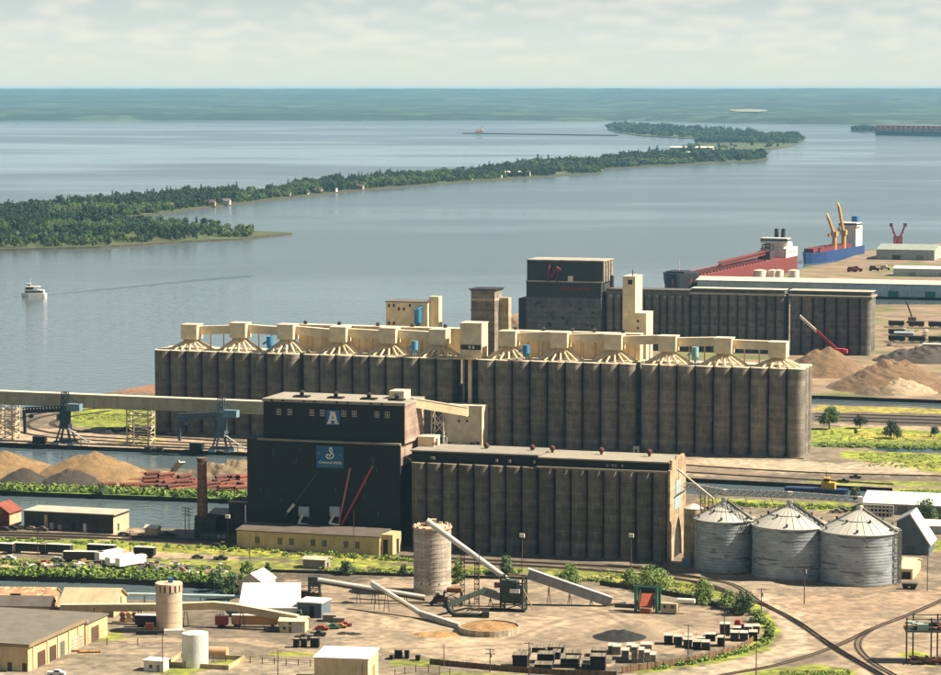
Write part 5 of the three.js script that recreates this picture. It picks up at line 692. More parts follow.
// =====================================================================  PORT TERMINAL AND SHIPS
{
  // long transit shed with green doors
  const F = frame(697, 292.5), t = thing('transit_shed', 'long pale blue transit shed with green doors by the ship', 'warehouse', F.o, F.ry), w = F.x(990), h = F.y(280.5), d = 34, n = 15;
  for (let k = 0; k < n; k++) mesh('wall_panel', bx(w * k / n + .05, w * (k + 1) / n - .05, 0, h, -.5, 0), mt(k % 3 ? 0xa9bcc2 : 0xb4c6ca, 'sheet', .7), t); box('core', .1, w - .1, 0, h - .1, -d, -.55, mt(0x9fb2b8, 'sheet', .7), t);
  mesh('roof', gabX(0, w, h + .4, 2.2, -d, 0, 1.2), mt(0xc9c3b2, 'plain'), t); mesh('painted_eave_shadow', bx(-.5, w + .5, h, h + .5, -.2, .9), mt(0x4a5458, 'plain'), t);  // dark strip along the eave: the shade beneath it is put into the colour
  for (const q of [709, 751, 780, 835, 888, 925]) { const X = F.x(q, 2), D = mesh('door', bx(X, X + 8.5, 0, 5, 0, .25), mt(0x1d6e62, 'sheet', .7), t); for (let k = 1; k < 4; k++) mesh('door_seam', bx(X, X + 8.5, k * 1.25 - .08, k * 1.25, .25, .32), mt(0x155148, 'plain'), D); }
  for (const [q, r] of [[761, 6], [774, 4.4], [780, 4.4], [795, 5]]) { const p = P(q, 281); const o = thing('storage_tank', q === 761 ? 'leftmost squat white tank behind the transit shed' : q === 795 ? 'rightmost squat white tank behind the transit shed' : q === 774 ? 'middle white tank, left of its touching pair' : 'middle white tank, right of its touching pair', 'tank', p.clone().add(V3(0, 0, -12)), 0, 'white tanks behind transit shed'); mesh('shell', cyl(r, r, 0, 9, 0, 0, 22), white, o); mesh('roof', cyl(r + .1, r * .2, 9, 10, 0, 0, 22), roofPale, o); }
  bld('terminal_shed', 'large green grey terminal shed near the red cranes', 876, 259.5, 934, 249.5, 70, mt(0xa2aca6, 'sheet'), mt(0x8e978f, 'plain'), { type: 'gx', rise: 4, cat: 'warehouse', open: [['f', .35, 0, 9, 5, 'door', glass], ['f', .75, 0, 7, 5, 'door', mt(0x7c857f, 'sheet')]] });
  bld('terminal_hall', 'long white roofed hall at right edge behind transit shed', 893, 276, 990, 268.5, 22, mt(0xb9c0be, 'sheet'), mt(0xdcd8cb, 'plain'), { type: 'gx', rise: 2, cat: 'warehouse', open: [['f', .2, 0, 6, 4, 'door', mt(0x8a9694, 'sheet')], ['f', .5, 0, 6, 4, 'door', mt(0x8a9694, 'sheet')]] });
  for (const [q, v, c, l] of [[852, 272, 0x6a2a2c, 'dark red machine parked on the port apron'], [857, 271.6, 0x5b2326, 'darker red machine beside its twin on the apron'], [874, 271, 0x402a2c, 'maroon machine alone on the port apron'], [885, 270, 0xc9c2b0, 'white truck on the port apron']]) { const o = thing('yard_machine', l, 'machine', P(q, v), -GRID); mesh('body', ext([[-5, 1], [5, 1], [5, 3], [1.5, 3.2], [1, 5], [-4, 5]], -1.8, 1.8), mt(c, 'plain'), o); for (const x of [-3.4, 3.4]) for (const z of [-1.8, 1.8]) mesh('wheel', rod(V3(x, 1, z - .3), V3(x, 1, z + .3), 1, 10), rubberM, o); }
  // red gantry derricks
  for (const [s, l] of [[-1, 'left red lattice derrick with dark tip'], [1, 'right red lattice derrick with dark tip']]) { const G = frame(s < 0 ? 896 : 899, 250), o = thing('lattice_derrick', l, 'crane', G.o, 0), h = G.y(226), m = mt(0xb33a50, 'plain', .6); mesh('mast', lattice(-2.4, 2.4, -2.4, 2.4, 0, h * .55, 4, .8), m, o); mesh('boom', truss(V3(s * 1, h * .5, 0), V3(s * 6, h, 0), 2.2, 6, .8), m, o); mesh('tip', bx(s * 6 - 1.6, s * 6 + 1.6, h - .5, h + 3, -1.4, 1.4), mt(0x54252e, 'plain'), o); mesh('brace', bar(V3(-s * 2, h * .5, 0), V3(s * 4.5, h * .75, 0), .8), m, o); }
}
// ship hulls: plan outline [x along the hull, half breadth] with flare
function hullGeo(L, B, D, bow, flare = .82) {
  const st = 26, pos = [], idx = [], rows = 7, half = [];
  for (let i = 0; i <= st; i++) { const u = i / st, x = L * u; const k = u < bow ? Math.pow(Math.sin(u / bow * Math.PI / 2), .62) : u > .94 ? 1 - .25 * ((u - .94) / .06) ** 2 : 1; half.push([x, B / 2 * k]); }
  for (let j = 0; j < rows; j++) { const v = j / (rows - 1), y = D * v; for (const s of [1, -1]) for (const [x, b] of half) { const ff = lerp(flare, 1, v); pos.push(x + (1 - v) * (x < L * .1 ? (1 - x / (L * .1)) * D * .18 : 0), y, s * b * (x < L * bow ? ff : 1)); } }
  const n = st + 1; for (let j = 0; j < rows - 1; j++) for (const s of [0, 1]) for (let i = 0; i < st; i++) { const a = j * 2 * n + s * n + i, b = a + 2 * n; s ? idx.push(a, a + 1, b, a + 1, b + 1, b) : idx.push(a, b, a + 1, a + 1, b, b + 1); }
  for (let j = 0; j < rows - 1; j++) { const a = j * 2 * n + st, b = a + n, c = a + 2 * n, d = b + 2 * n; idx.push(a, c, b, b, c, d); }
  const top = (rows - 1) * 2 * n; for (let i = 0; i < st; i++) idx.push(top + i, top + i + n, top + i + 1, top + i + 1, top + i + n, top + i + 1 + n);
  const g = new THREE.BufferGeometry(); g.setAttribute('position', new THREE.Float32BufferAttribute(pos, 3)); g.setIndex(idx); const q = g.toNonIndexed(); q.computeVertexNormals(); return muv(q);
}
{ // lake freighter, bow towards the viewer
  const a = P(672, 294.5, WATER), b = P(786, 268.5, WATER), d = b.clone().sub(a), L = d.length(), t = thing('lake_freighter', 'long rust red lake freighter with white stern house at the dock', 'ship', a, Math.atan2(-d.z, d.x)), D = 13.5, B = 30;
  const red = mt(0x742c26, 'plain', .7), deckR = mt(0x7d3a2e, 'plain', .8), dk = mt(0x22242c, 'plain', .6);  // dk: shade on the bow is put into its near-black colour
  mesh('hull', hullGeo(L, B, D, .07), red, t); mesh('shaded_bow', hullGeo(L * .085, B + .5, D + 4.5, .82, .8), dk, t);
  for (let k = 0; k < 22; k++) mesh('hatch_cover', bx(L * (.12 + .028 * k), L * (.12 + .028 * k) + 5, D, D + 1.4, -9, 9), k % 2 ? mt(0x642a24, 'plain') : mt(0x70332b, 'plain'), t);
  for (const s of [-1, 1]) mesh('deck_rail', bx(L * .08, L * .8, D + .9, D + 1.2, s * 14.4 - .1, s * 14.4 + .1), mt(0xa04a3c, 'plain'), t);
  mesh('unloading_boom', truss(V3(L * .80, D + 5, 0), V3(L * .38, D + 3.4, 0), 3, 22, .6), mt(0x83382f, 'plain'), t); mesh('forecastle', bx(L * .02, L * .075, D + 4.5, D + 6, -8, 8), dk, t); mesh('fore_mast', rod(V3(L * .05, D + 6, 0), V3(L * .05, D + 15, 0), .4), mt(0xcfc9ba, 'plain'), t);
  const hx = L * .87; const house = box('stern_house', hx, L * .985, D, D + 9, -13, 13, mt(0xe3ddd0, 'plain', .6), t); mesh('upper_deck', bx(hx + 4, L * .96, D + 9, D + 14, -10, 10), mt(0xe3ddd0, 'plain', .6), t); mesh('bridge', bx(hx + 2, hx + 14, D + 14, D + 19, -13.5, 13.5), mt(0xece6da, 'plain', .6), t); mesh('bridge_window', bx(hx + 1.9, hx + 14.1, D + 16, D + 17.8, -13.6, 13.6), glass, t);
  for (const s of [-1, 1]) mesh('funnel', rod(V3(L * .93, D + 14, s * 3.4), V3(L * .935, D + 27, s * 3.4), 2.2, 12, 2), mt(0x231f22, 'plain'), t); for (let k = 0; k < 9; k++) mesh('port_hole', bx(hx + 3 + k * 4, hx + 4.4 + k * 4, D + 4, D + 5.6, 13, 13.1), glass, t); mesh('boom_cradle', bx(L * .78, L * .83, D, D + 8, -6, 6), mt(0x3f2728, 'plain'), t); mesh('self_unloader_tower', lattice(L * .80, L * .83, -4, 4, D + 8, D + 14, 2, .6), mt(0x3f2728, 'plain'), t);
}
{ // blue heavy lift ship
  const a = P(805, 264, WATER), b = P(857, 255, WATER), d = b.clone().sub(a), L = d.length(), t = thing('cargo_ship', 'blue hulled cargo ship with two yellow deck cranes', 'ship', a, Math.atan2(-d.z, d.x)), D = 11, B = 21;
  mesh('hull', hullGeo(L, B, D, .2), mt(0x1b3f78, 'plain', .6), t); mesh('bulwark', join([bx(L * .12, L * .75, D, D + 3.6, 7.6, 8.4), bx(L * .12, L * .75, D, D + 3.6, -8.4, -7.6)]), mt(0x6c2230, 'plain'), t); mesh('forecastle', bx(L * .06, L * .15, D, D + 4, -5, 5), mt(0x7b2432, 'plain'), t); for (let k = 0; k < 6; k++) mesh('hatch_cover', bx(L * (.18 + k * .095), L * (.18 + k * .095) + 9, D, D + 4, -7.4, 7.4), mt(k % 2 ? 0x6e2b33 : 0x8a4038, 'plain'), t);
  mesh('deck_house', bx(L * .82, L * .95, D, D + 21, -8, 8), mt(0xe8e2d4, 'plain'), t); mesh('bridge', bx(L * .80, L * .9, D + 21, D + 25, -10, 10), mt(0xeee8da, 'plain'), t); mesh('bridge_window', bx(L * .798, L * .902, D + 22.4, D + 24, -10.1, 10.1), glass, t); mesh('funnel', bx(L * .93, L * .98, D + 14, D + 31, -3, 3), mt(0x2d69a4, 'plain'), t);
  for (const [f, tx, h] of [[.42, -12, 34], [.60, -8, 44]]) { const y = mt(0xc79a4e, 'plain', .6), c = mesh('deck_crane', cyl(2.6, 2.2, D, D + 17, L * f, 7, 14), y, t); mesh('crane_cab', bx(L * f - 3, L * f + 3, D + 14, D + 19, 4, 10), y, c); mesh('jib', bar(V3(L * f, D + 15, 7), V3(L * f + tx, D + h, 4), 2.6, 2.2), y, c); mesh('jib_head', bar(V3(L * f + tx, D + h, 4), V3(L * f + tx - 5, D + h + 4, 4), 1.6), mt(0xe8c888, 'plain'), c); mesh('hook_block', bx(L * f + tx * .5 - 1, L * f + tx * .5 + 1, D + h * .4, D + h * .5, 2, 4), y, c); }
}
{ // white harbour tour boat
  const a = P(21.5, 297, WATER), t = thing('tour_boat', 'white three decked tour boat under way on the harbour', 'boat', a, 0), w = mt(0xf0ece2, 'plain', .6); mesh('hull', hullGeo(18, 6, 2.6, .3), w, t); mesh('main_deck', bx(3, 16.4, 2.6, 5, -2.7, 2.7), w, t); mesh('window_band', bx(3.4, 15.6, 3.3, 4.4, -2.76, 2.76), glass, t); mesh('upper_deck', bx(2.4, 14, 5, 5.3, -3, 3), w, t); mesh('upper_cabin', bx(3.4, 8.6, 5.3, 7.3, -2.4, 2.4), mt(0x39424a, 'plain'), t); mesh('awning', bx(3, 13.6, 7.3, 7.6, -2.8, 2.8), w, t); for (let k = 0; k < 6; k++) mesh('post', bx(8.8 + k * .9, 8.95 + k * .9, 5.3, 7.3, 2.5, 2.65), w, t); mesh('wheelhouse', bx(4, 7, 7.6, 9.6, -1.4, 1.4), w, t); mesh('wheelhouse_window', bx(3.96, 7.04, 8.3, 9.1, -1.44, 1.44), glass, t); mesh('mast', rod(V3(6.4, 9.6, 0), V3(6.8, 13.4, 0), .14), w, t);
  t.scale.setScalar(1.2);
}
{ // ore dock on the far shore
  const a = P(875, 134.5), b = P(1010, 137), d = b.clone().sub(a), L = d.length(), t = thing('ore_dock', 'long reddish ore loading dock on the far right shore', 'dock', a, Math.atan2(-d.z, d.x)); box('deck', 0, L, 12, 26, -30, 0, mt(0xb08c6e, 'plain'), t); mesh('pier_base', bx(0, L, -3, 12, -30, -.5), mt(0x39404a, 'plain'), t); for (let k = 0; k < 26; k++) mesh('chute', bx(L * k / 26, L * k / 26 + 7, 26, 34, -24, -4), mt(k % 2 ? 0xd0895c : 0xb87048, 'plain'), t); mesh('rail_deck', bx(0, L, 34, 37, -26, -3), mt(0xdcae88, 'plain'), t); for (let k = 0; k < 14; k++) mesh('deck_column', bx(L * k / 14, L * k / 14 + 3, 12, 26, 0, 1.5), mt(0x7a5a48, 'plain'), t); mesh('moored_barge', bx(L * .3, L * .9, -2.5, 6, 3, 24), mt(0x3a5568, 'plain'), t);
}
{ // breakwater and its light
  const a = P(463, 133.2), b = P(618, 135.4), d = b.clone().sub(a), L = d.length(), t = thing('breakwater', 'low stone breakwater reaching out from the far islands', 'breakwater', a, Math.atan2(-d.z, d.x)); mesh('stone_bank', profX([[-9, -3], [9, -3], [5, 2.2], [-5, 2.2]], 0, L), mt(0x6d6a60, 'gravel'), t);
  const o = thing('lighthouse', 'small white lighthouse building on the breakwater end', 'lighthouse', P(480, 133.4, 2), 0); box('house', -18, 12, 0, 9, -7, 7, mt(0xd8d4c6, 'plain'), o); mesh('roof', gabX(-18, 12, 9, 5, -7, 7, 1), mt(0x9a4b3a, 'plain'), o); mesh('tower', cyl(4, 3.4, 0, 20, 8, 0, 14), mt(0xe3dfd3, 'plain'), o); mesh('lantern', cyl(2.4, 2.4, 20, 24, 8, 0, 12), darkSteel, o);
}
{ // boat wake: a long run of smoothed water
  const p = [P(47, 295, WATER), P(120, 288, WATER), P(200, 280, WATER), P(252, 276, WATER)], s = new THREE.Shape([...p.map((q, i) => new THREE.Vector2(q.x, -q.z - [2, 7, 13, 18][i])), ...p.slice().reverse().map((q, i) => new THREE.Vector2(q.x, -q.z + [18, 13, 7, 2][i]))]); struct('wake_water', muv(new THREE.ShapeGeometry(s).rotateX(-Math.PI / 2).translate(0, WATER + .06, 0)), new THREE.MeshPhysicalMaterial({ color: new THREE.Color(.06, .085, .085), roughness: .28, ior: 1.33 }));
}
// =====================================================================  RAILWAY
function track(label, pts, w = 3.4, bed = 0x5d4c3b) {
  const c = new THREE.CatmullRomCurve3(pts.map(([a, b]) => P(a, b)), false, 'centripetal'), L = c.getLength(), n = Math.max(8, Math.round(L / 5)), q = c.getSpacedPoints(n), t = thing('railway_track', label, 'railway track', V3(0, 0, 0), 0, 'railway tracks of the terminal');
  const strip = (off, half, y, h) => { const pos = [], idx = []; q.forEach((p, i) => { const a = q[Math.max(0, i - 1)], b = q[Math.min(n, i + 1)], dx = b.x - a.x, dz = b.z - a.z, l = Math.hypot(dx, dz), nx = -dz / l, nz = dx / l; for (const [s, yy] of [[-half, y], [-half, y + h], [half, y + h], [half, y]]) pos.push(p.x + nx * (off + s), yy, p.z + nz * (off + s)); }); for (let i = 0; i < n; i++) for (let k = 0; k < 3; k++) { const a = i * 4 + k; idx.push(a, a + 4, a + 1, a + 1, a + 4, a + 5); } const g = new THREE.BufferGeometry(); g.setAttribute('position', new THREE.Float32BufferAttribute(pos, 3)); g.setIndex(idx); const r = g.toNonIndexed(); r.computeVertexNormals(); return muv(r); };
  mesh('ballast', strip(0, w / 2, -.05, .14), mt(bed, 'gravel', .95), t); for (const s of [-.76, .76]) mesh('rail', strip(s, .08, .09, .2), mt(0x35261d, 'plain', .5, .3), t);
}
track('railway track crossing the bare dirt towards the lower right', [[660, 574], [700, 578.5], [730, 584], [759, 602], [797, 622], [834, 648.7], [877, 674], [900, 690]], 2.6, 0x8a7760); track('railway track curving beside the crossing one, merging at the diamond', [[690, 581], [730, 594], [770, 608], [800, 625], [840, 651], [890, 680]], 2.6, 0x8a7760);
track('railway track climbing from lower middle to the right edge', [[690, 682], [730, 674], [778, 665], [834, 647], [877, 627], [911, 614], [960, 592]], 2.6, 0x7d6a54); track('short curved railway track left of the steel rack', [[870, 630], [860, 638], [858, 648], [871, 662], [900, 679]], 2.6, 0x8a7760);
track('railway track nearest the annex silos', [[400, 556.5], [476, 560], [566, 564.5], [640, 569], [700, 578]]); track('railway track second from the annex silos', [[385, 559.5], [476, 563.5], [566, 568.5], [640, 574.5], [700, 583], [733, 594]]);
track('railway track along the canal warehouse, farthest of three', [[-30, 532], [100, 535.5], [237, 543], [330, 560]]); track('railway track along the canal warehouse, middle of three', [[-30, 534.6], [100, 538.4], [237, 546.6]]); track('railway track along the canal warehouse, nearest of three', [[-30, 537.4], [60, 539.6]]);
track('railway track along the foot of the long silos', [[430, 447], [560, 454.5], [690, 465.5], [820, 473], [960, 476.6]]); track('railway track by the slip edge, behind the annex', [[430, 457], [560, 464], [690, 472.5], [820, 480.5], [893, 484.6]]);
track('outer curved track under the belt gallery', [[112, 404], [60, 410], [22, 418], [10, 427], [40, 436], [130, 442.5], [250, 448.6]]); track('second curved track under the belt gallery', [[118, 406.5], [72, 411.5], [36, 419], [28, 426.5], [60, 434], [140, 440], [250, 446]]); track('third curved track under the belt gallery', [[110, 411], [70, 417], [52, 424], [80, 431], [150, 436.5], [250, 443]]);
for (const [y, l] of [[413.4, 'straight track beside the right slip, farthest of three'], [416.6, 'straight track beside the right slip, middle of three'], [420, 'straight track beside the right slip, nearest of three']]) track(l, [[815, y], [880, y + 2], [960, y + 4.4]]);
track('track on the far sidings behind the sand heaps', [[884, 327.5], [915, 328.2], [960, 329.4]]); track('nearer track on the far sidings', [[884, 342.6], [915, 343.3], [960, 344.4]]);
// =====================================================================  POLES AND FENCES
const poleW = mt(0x6b5a48, 'wood', .95);
function pole(label, px, py, ty, o = {}) { const F = frame(px, py, 0), h = F.y(ty), t = thing('utility_pole', label, 'pole', F.o, o.ry ?? -.3, 'utility poles of the terminal'); mesh('post', rod(V3(0, 0, 0), V3(0, h, 0), .19, 8, .13), poleW, t); for (let k = 0; k < (o.arms ?? 1); k++) { const y = h - .5 - k * 1.3, a = mesh('crossarm', bx(-1.5, 1.5, y - .1, y + .1, -.24, -.06), poleW, t); for (const s of [-1.3, -.6, .6, 1.3]) mesh('insulator', cyl(.08, .08, y + .1, y + .35, s, -.15, 6), mt(0xa9b0ae, 'plain', .4), a); } if (o.lamp) mesh('lamp_head', bx(-.9, .9, h - .9, h + .5, -.3, .3), mt(0xd8d6cc, 'plain'), t); if (o.can) mesh('transformer', cyl(.35, .35, h - 2.8, h - 1.6, .45, 0, 10), mt(0x9b9d9a, 'plain'), t); return t; }
pole('utility pole in front of the silver tank', 163, 673, 633); pole('utility pole before the round ring wall, left', 444, 666, 645, { arms: 0 }); pole('utility pole before the round ring wall', 490, 672, 648, { arms: 2, can: 1 }); pole('utility pole beside the black block stacks', 529, 677, 642, { can: 1 }); pole('utility pole at the grey block stacks', 688, 661, 624); pole('utility pole by the far block stacks, at shrubs', 724, 649, 606, { arms: 2 }); pole('utility pole where the yard road bends', 761, 621, 588, { can: 1 }); pole('utility pole on the road verge, lower right', 756, 676, 642, { arms: 0 });
pole('utility pole on bare dirt between middle and right bins', 804, 604, 565, { arms: 2, can: 1 }); pole('thick utility pole beside the tan garage', 927, 591, 547, { arms: 0 }); pole('lamp post before the right annex silos', 631, 568, 535, { arms: 0, lamp: 1 }); pole('lamp post before the middle annex silos', 522, 571, 535, { arms: 0, lamp: 1 }); pole('bare pole before the last annex silos', 662, 566, 533, { arms: 0 }); pole('double armed pole beside the chimney, left', 185.5, 536, 506.5, { arms: 3 }); pole('double armed pole beside the chimney, right', 189.5, 536, 508, { arms: 3 }); pole('lamp pole before the boiler house', 228, 544, 516, { arms: 0, lamp: 1 }); pole('thin pole on the grass left of the office', 250, 559, 534, { arms: 0 }); pole('tall thin mast before the office windows', 354, 563, 510, { arms: 0 }); pole('pole near the white roofed building, left', 278, 677, 650, { arms: 0 }); pole('pole on the verge before the canal warehouse', 38, 556, 530, { arms: 1 }); pole('pole on the verge before the cream canal shed', 130.5, 557, 530, { arms: 1 }); pole('pole before the grey conveyor head', 479, 612, 550, { arms: 0 });
function fence(label, pts, h, m, step = 3.2, mesh_ = false) { // panels between posts along a survey line
  const t = thing('yard_fence', label, 'fence', V3(0, 0, 0)), c = new THREE.CatmullRomCurve3(pts.map(([a, b]) => P(a, b))), n = Math.round(c.getLength() / step), q = c.getSpacedPoints(n);
  for (let i = 0; i <= n; i++) { mesh('post', bx(q[i].x - .12, q[i].x + .12, 0, h + .2, q[i].z - .12, q[i].z + .12), mt(0x5b5146, 'wood'), t); if (i < n) { const a = q[i].clone(), b = q[i + 1].clone(); if (mesh_) for (const f of [.25, .6, .96]) mesh('rail', bar(a.clone().setY(h * f), b.clone().setY(h * f), .09), m, t); else mesh('panel', bar(a.setY(h / 2), b.setY(h / 2), .12, h), m, t); } }
}
fence('low brown board fence along the front of the yard', [[430, 664], [470, 668], [540, 674], [616, 677]], 1.7, mt(0x7a6247, 'wood')); fence('curved brown board fence beside the road verge', [[622, 673], [660, 667.5], [700, 661], [735, 652], [756, 640]], 1.9, mt(0x8a6d4e, 'wood')); fence('dark low board fence along the back of the yard', [[240, 571.5], [330, 574], [420, 577], [540, 580]], 1.1, mt(0x3b342c, 'wood')); fence('dark hedge side fence behind the hopper', [[600, 585], [660, 594], [700, 602], [735, 614]], 1.6, mt(0x4a4233, 'wood'));
fence('open rail fence at the lower left yard', [[185, 668], [215, 662], [250, 663], [300, 666], [335, 668]], 1.9, steel, 4, true); fence('open pipe fence before the warehouse yard', [[44, 646], [92, 645], [138, 646]], 2.2, mt(0xc3b694, 'plain'), 9, true); fence('open rail fence right of the white roofed building', [[395, 676], [420, 672], [450, 676]], 2, mt(0x6a6356, 'plain'), 4, true);
// =====================================================================  FRONT YARD BUILDINGS
const flatGrey = mt(0x716a60, 'plain', .9), peel = mt(0xcbb28c, 'brick', .9);
{ // big flat roofed warehouse, lower left: walls follow its own grid
  const A = P(28.5, 672), B = P(107, 635), ang = Math.atan2(B.z - A.z, B.x - A.x) , F = new Frame(A, ang + Math.PI / 2), t = thing('flat_warehouse', 'big flat grey roofed tan warehouse with dark garage doors', 'warehouse', A, -(ang + Math.PI / 2));
  // local x runs towards the viewer's left-back; local z runs away: use the right-hand wall as local -z direction
  const L = A.distanceTo(B), h = new Frame(A, 0).y(646.2), W = 62, L1 = L * .70;
  box('wall', -W, 0, 0, h, -L1, 0, mt(0xd0b78c, 'sheet', .8), t); mesh('roof', bx(-W - .3, .5, h, h + .4, -L1 - .3, .4), flatGrey, t); mesh('roof_edge', join([bx(.5, .8, h - .3, h + .7, -L1, .7), bx(-W, .5, h - .3, h + .7, .4, .7)]), mt(0x8f7f62, 'plain'), t);
  box('rear_wing', -W * .7, .3, 0, h - 1.2, -L, -L1 - .4, mt(0xcbb187, 'sheet', .8), t); mesh('wing_roof', bx(-W * .7, .8, h - 1.2, h - .8, -L - .3, -L1 - .4), flatGrey, t);
  for (const [u, w, hh, m] of [[.16, 5.4, 4.6, 0x5a3c2a], [.30, 4.6, 4.6, 0x553a2a], [.42, 3.2, 4.6, 0x6b6f68], [.58, 4, 4.4, 0xb8b49f], [.66, 3, 4.4, 0xa8a493], [.83, 5.6, 4.8, 0x5d4630]]) { const z = -L * u, X = u > .7 ? .3 : 0, d = mesh('garage_door', bx(X, X + .14, 0, hh, z - w / 2, z + w / 2), mt(m, 'sheet'), t); for (let k = 1; k < 4; k++) mesh('door_rail', bx(X + .14, X + .2, hh * k / 4 - .06, hh * k / 4, z - w / 2, z + w / 2), mt(0x3b2f25, 'plain'), d); }
  for (const u of [.06, .23, .36, .5, .62, .74]) mesh('pilaster', bx(0, .3, 0, h - .2, -L * u - .3, -L * u + .3), mt(0xdcc69c, 'plain'), t); for (const x of [-6, -1.2]) mesh('door', bx(x - .7, x + .7, 0, 2.6, 0, .12), mt(0x4b4034, 'plain'), t); mesh('base_board', bx(-W, 0, 0, 1.6, 0, .1), mt(0xb8b38f, 'sheet'), t);
}
{ // tan roofed gable shed
  const A = P(57, 611), B = P(113, 628.5); bld('gable_shed', 'tan gabled shed with broad tan metal roof beside canal', 60, 617, 114, 606.5, 22, mt(0xd0b78c, 'sheet', .8), mt(0xb7a683, 'sheet', .7), { ang: rad(4), type: 'gx', rise: 4.2, over: .7, open: [['r', .25, 0, 3, 5, 'door', mt(0xb9b5a5, 'sheet')], ['r', .55, 0, 2.4, 5, 'door', mt(0x6f6a5c, 'sheet')], ['f', .9, 0, 3.4, 4, 'door', mt(0x77705f, 'sheet')]] });
  bld('brick_shed', 'low peeling brick shed with gable end, far lower left', -12, 606, 53, 597.5, 12, peel, mt(0xc6ae88, 'brick'), { ang: rad(3), type: 'gx', rise: 2.4, open: [['f', .43, 1.4, 3.6, 3, 'opening', black]] });
  bld('dark_roof_shed', 'shed with dark grey roof between brick shed and warehouse', -14, 613, 50, 606, 9, mt(0xcdb78f, 'sheet'), mt(0x5b554e, 'plain'), { ang: rad(3), type: 'gx', rise: 2.6 });
}
{ // panelled silo with window ring
  const F = frame(169.5, 633, 0), t = thing('panel_silo', 'round tan panelled silo with dark window ring under its cap', 'silo', P(169.5, 631), 0), h = F.y(585), r = 4.25, m = mt(0xc9b59c, 'plain', .8); const lv = 4; for (let k = 0; k < lv; k++) mesh('panel_ring', cyl(r, r, h * .84 * k / lv + .06, h * .84 * (k + 1) / lv - .06, 0, 0, 28), m, t); mesh('core', cyl(r - .12, r - .12, 0, h - .2, 0, 0, 24), mt(0x8a6c54, 'plain'), t); for (let k = 0; k < 16; k++) { const a = k / 16 * 6.283; mesh('pilaster', bx(-.5, .5, h * .84, h - .1, -.16, .16).rotateY(a).translate(Math.sin(a) * r, 0, Math.cos(a) * r), m, t); } mesh('band', cyl(r - .05, r - .05, h * .84, h - .3, 0, 0, 28), mt(0x4b382c, 'plain', .4), t); mesh('cap', cyl(r + .12, r + .12, h - .3, h + .2, 0, 0, 28), mt(0xdcc0a0, 'plain'), t); mesh('blue_motor', bx(-.2, 1.3, h + .3, h + 1.7, -.6, .6), mt(0x2f62a8, 'plain'), t); mesh('roof_rail', join([bar(V3(-3.6, h + 1.2, 2), V3(3.6, h + 1.2, 2), .12), bar(V3(-3.6, h + .3, 2), V3(-3.6, h + 1.2, 2), .12), bar(V3(3.6, h + .3, 2), V3(3.6, h + 1.2, 2), .12)]), mt(0x6b8a7c, 'plain'), t);
  mesh('white_box', bx(-1, 5.5, 0, 1.6, 4.6, 6.8), white, t); mesh('feed_box', bx(-7.2, -4.6, 0, 3.4, 2, 4.4), mt(0x7d3b2c, 'plain'), t); mesh('pump_skid', bx(-10, 2.4, 0, 1.3, 5, 6.6), black, t);
}
{ const F = frame(195.5, 669, 0), t = thing('silver_tank', 'white upright storage tank inside a low concrete bund', 'tank', P(195.5, 666), 0), h = F.y(635.5), r = 4.0; mesh('shell', cyl(r, r, 0, h, 0, 0, 32), mt(0xdcdcd6, 'sheet', .5, .1), t); mesh('roof', cyl(r, r * .15, h, h + .7, 0, 0, 32), mt(0xe6e4dc, 'plain'), t); mesh('rail', new THREE.TorusGeometry(r, .06, 5, 32).rotateX(Math.PI / 2).translate(0, h + 1, 0), steel, t); for (let k = 0; k < 12; k++) { const a = k / 12 * 6.283; mesh('rail_post', bx(Math.cos(a) * r - .05, Math.cos(a) * r + .05, h, h + 1, Math.sin(a) * r - .05, Math.sin(a) * r + .05), steel, t); }
  const o = thing('tank_bund', 'low tan concrete bund wall around the white tank', 'wall', P(198, 664), -.25); for (const [a, b, c, d] of [[-9, 12, 5.4, 5.9], [-9, 12, -9, -8.5], [-9, -8.5, -8.5, 5.4], [11.5, 12, -8.5, 5.4]]) mesh('wall', bx(a, b, 0, 1.4, c, d), mt(0xc9b48c, 'concrete'), o);
  const q = thing('lying_tank', 'tan cylinder tank lying on its side by white tank', 'tank', P(217, 658), -.2); mesh('shell', rod(V3(-3.2, 2, 0), V3(3.4, 2, 0), 1.6, 20), mt(0xcda47c, 'plain', .7), q); for (const x of [-2, 2]) mesh('saddle', bx(x - .3, x + .3, 0, 1.2, -1.2, 1.2), silosC[0], q); }
bld('white_hut', 'small white hut with flat roof at lower left', 144, 671, 162.5, 661, 5, mt(0xe2dccb, 'sheet'), mt(0xe6e0cf, 'plain'), { cat: 'shed', open: [['f', .38, 1, .9, 1, 'window'], ['f', .78, .1, .9, 2, 'door', mt(0x8d8a80, 'plain')]] });
{ // white barn
  const F = frame(238.5, 617.5, rad(-1)), t = thing('white_barn', 'big white metal barn with one broad white roof slope', 'barn', F.o, F.ry), w = F.x(298), d = 23, e = 3, h = F.y(584, 0, -d); mesh('wall', profX([[0, 0], [0, e], [-d, h], [-d, 0]], 0, w), mt(0xf0ede4, 'sheet', .7), t); const n = 9; for (let k = 0; k < n; k++) mesh('roof_sheet', profX([[.4, e], [.4, e + .25 + .03 * (k % 2)], [-d - .3, h + .35 + .03 * (k % 2)], [-d - .3, h + .1]], w * k / n + .02, w * (k + 1) / n - .02), mt(0xefece2, 'sheet', .6), t); mesh('sign_strip', bx(.4, 3.6, 1, 1.6, 0, .1), mt(0x4b5566, 'plain'), t);
  bld('barn_annex', 'cream gabled annex behind the white barn', 239, 594, 263, 582, 12, mt(0xe6dcc2, 'sheet'), mt(0xeee6d2, 'plain'), { type: 'gz', rise: 3, cat: 'shed' }); }
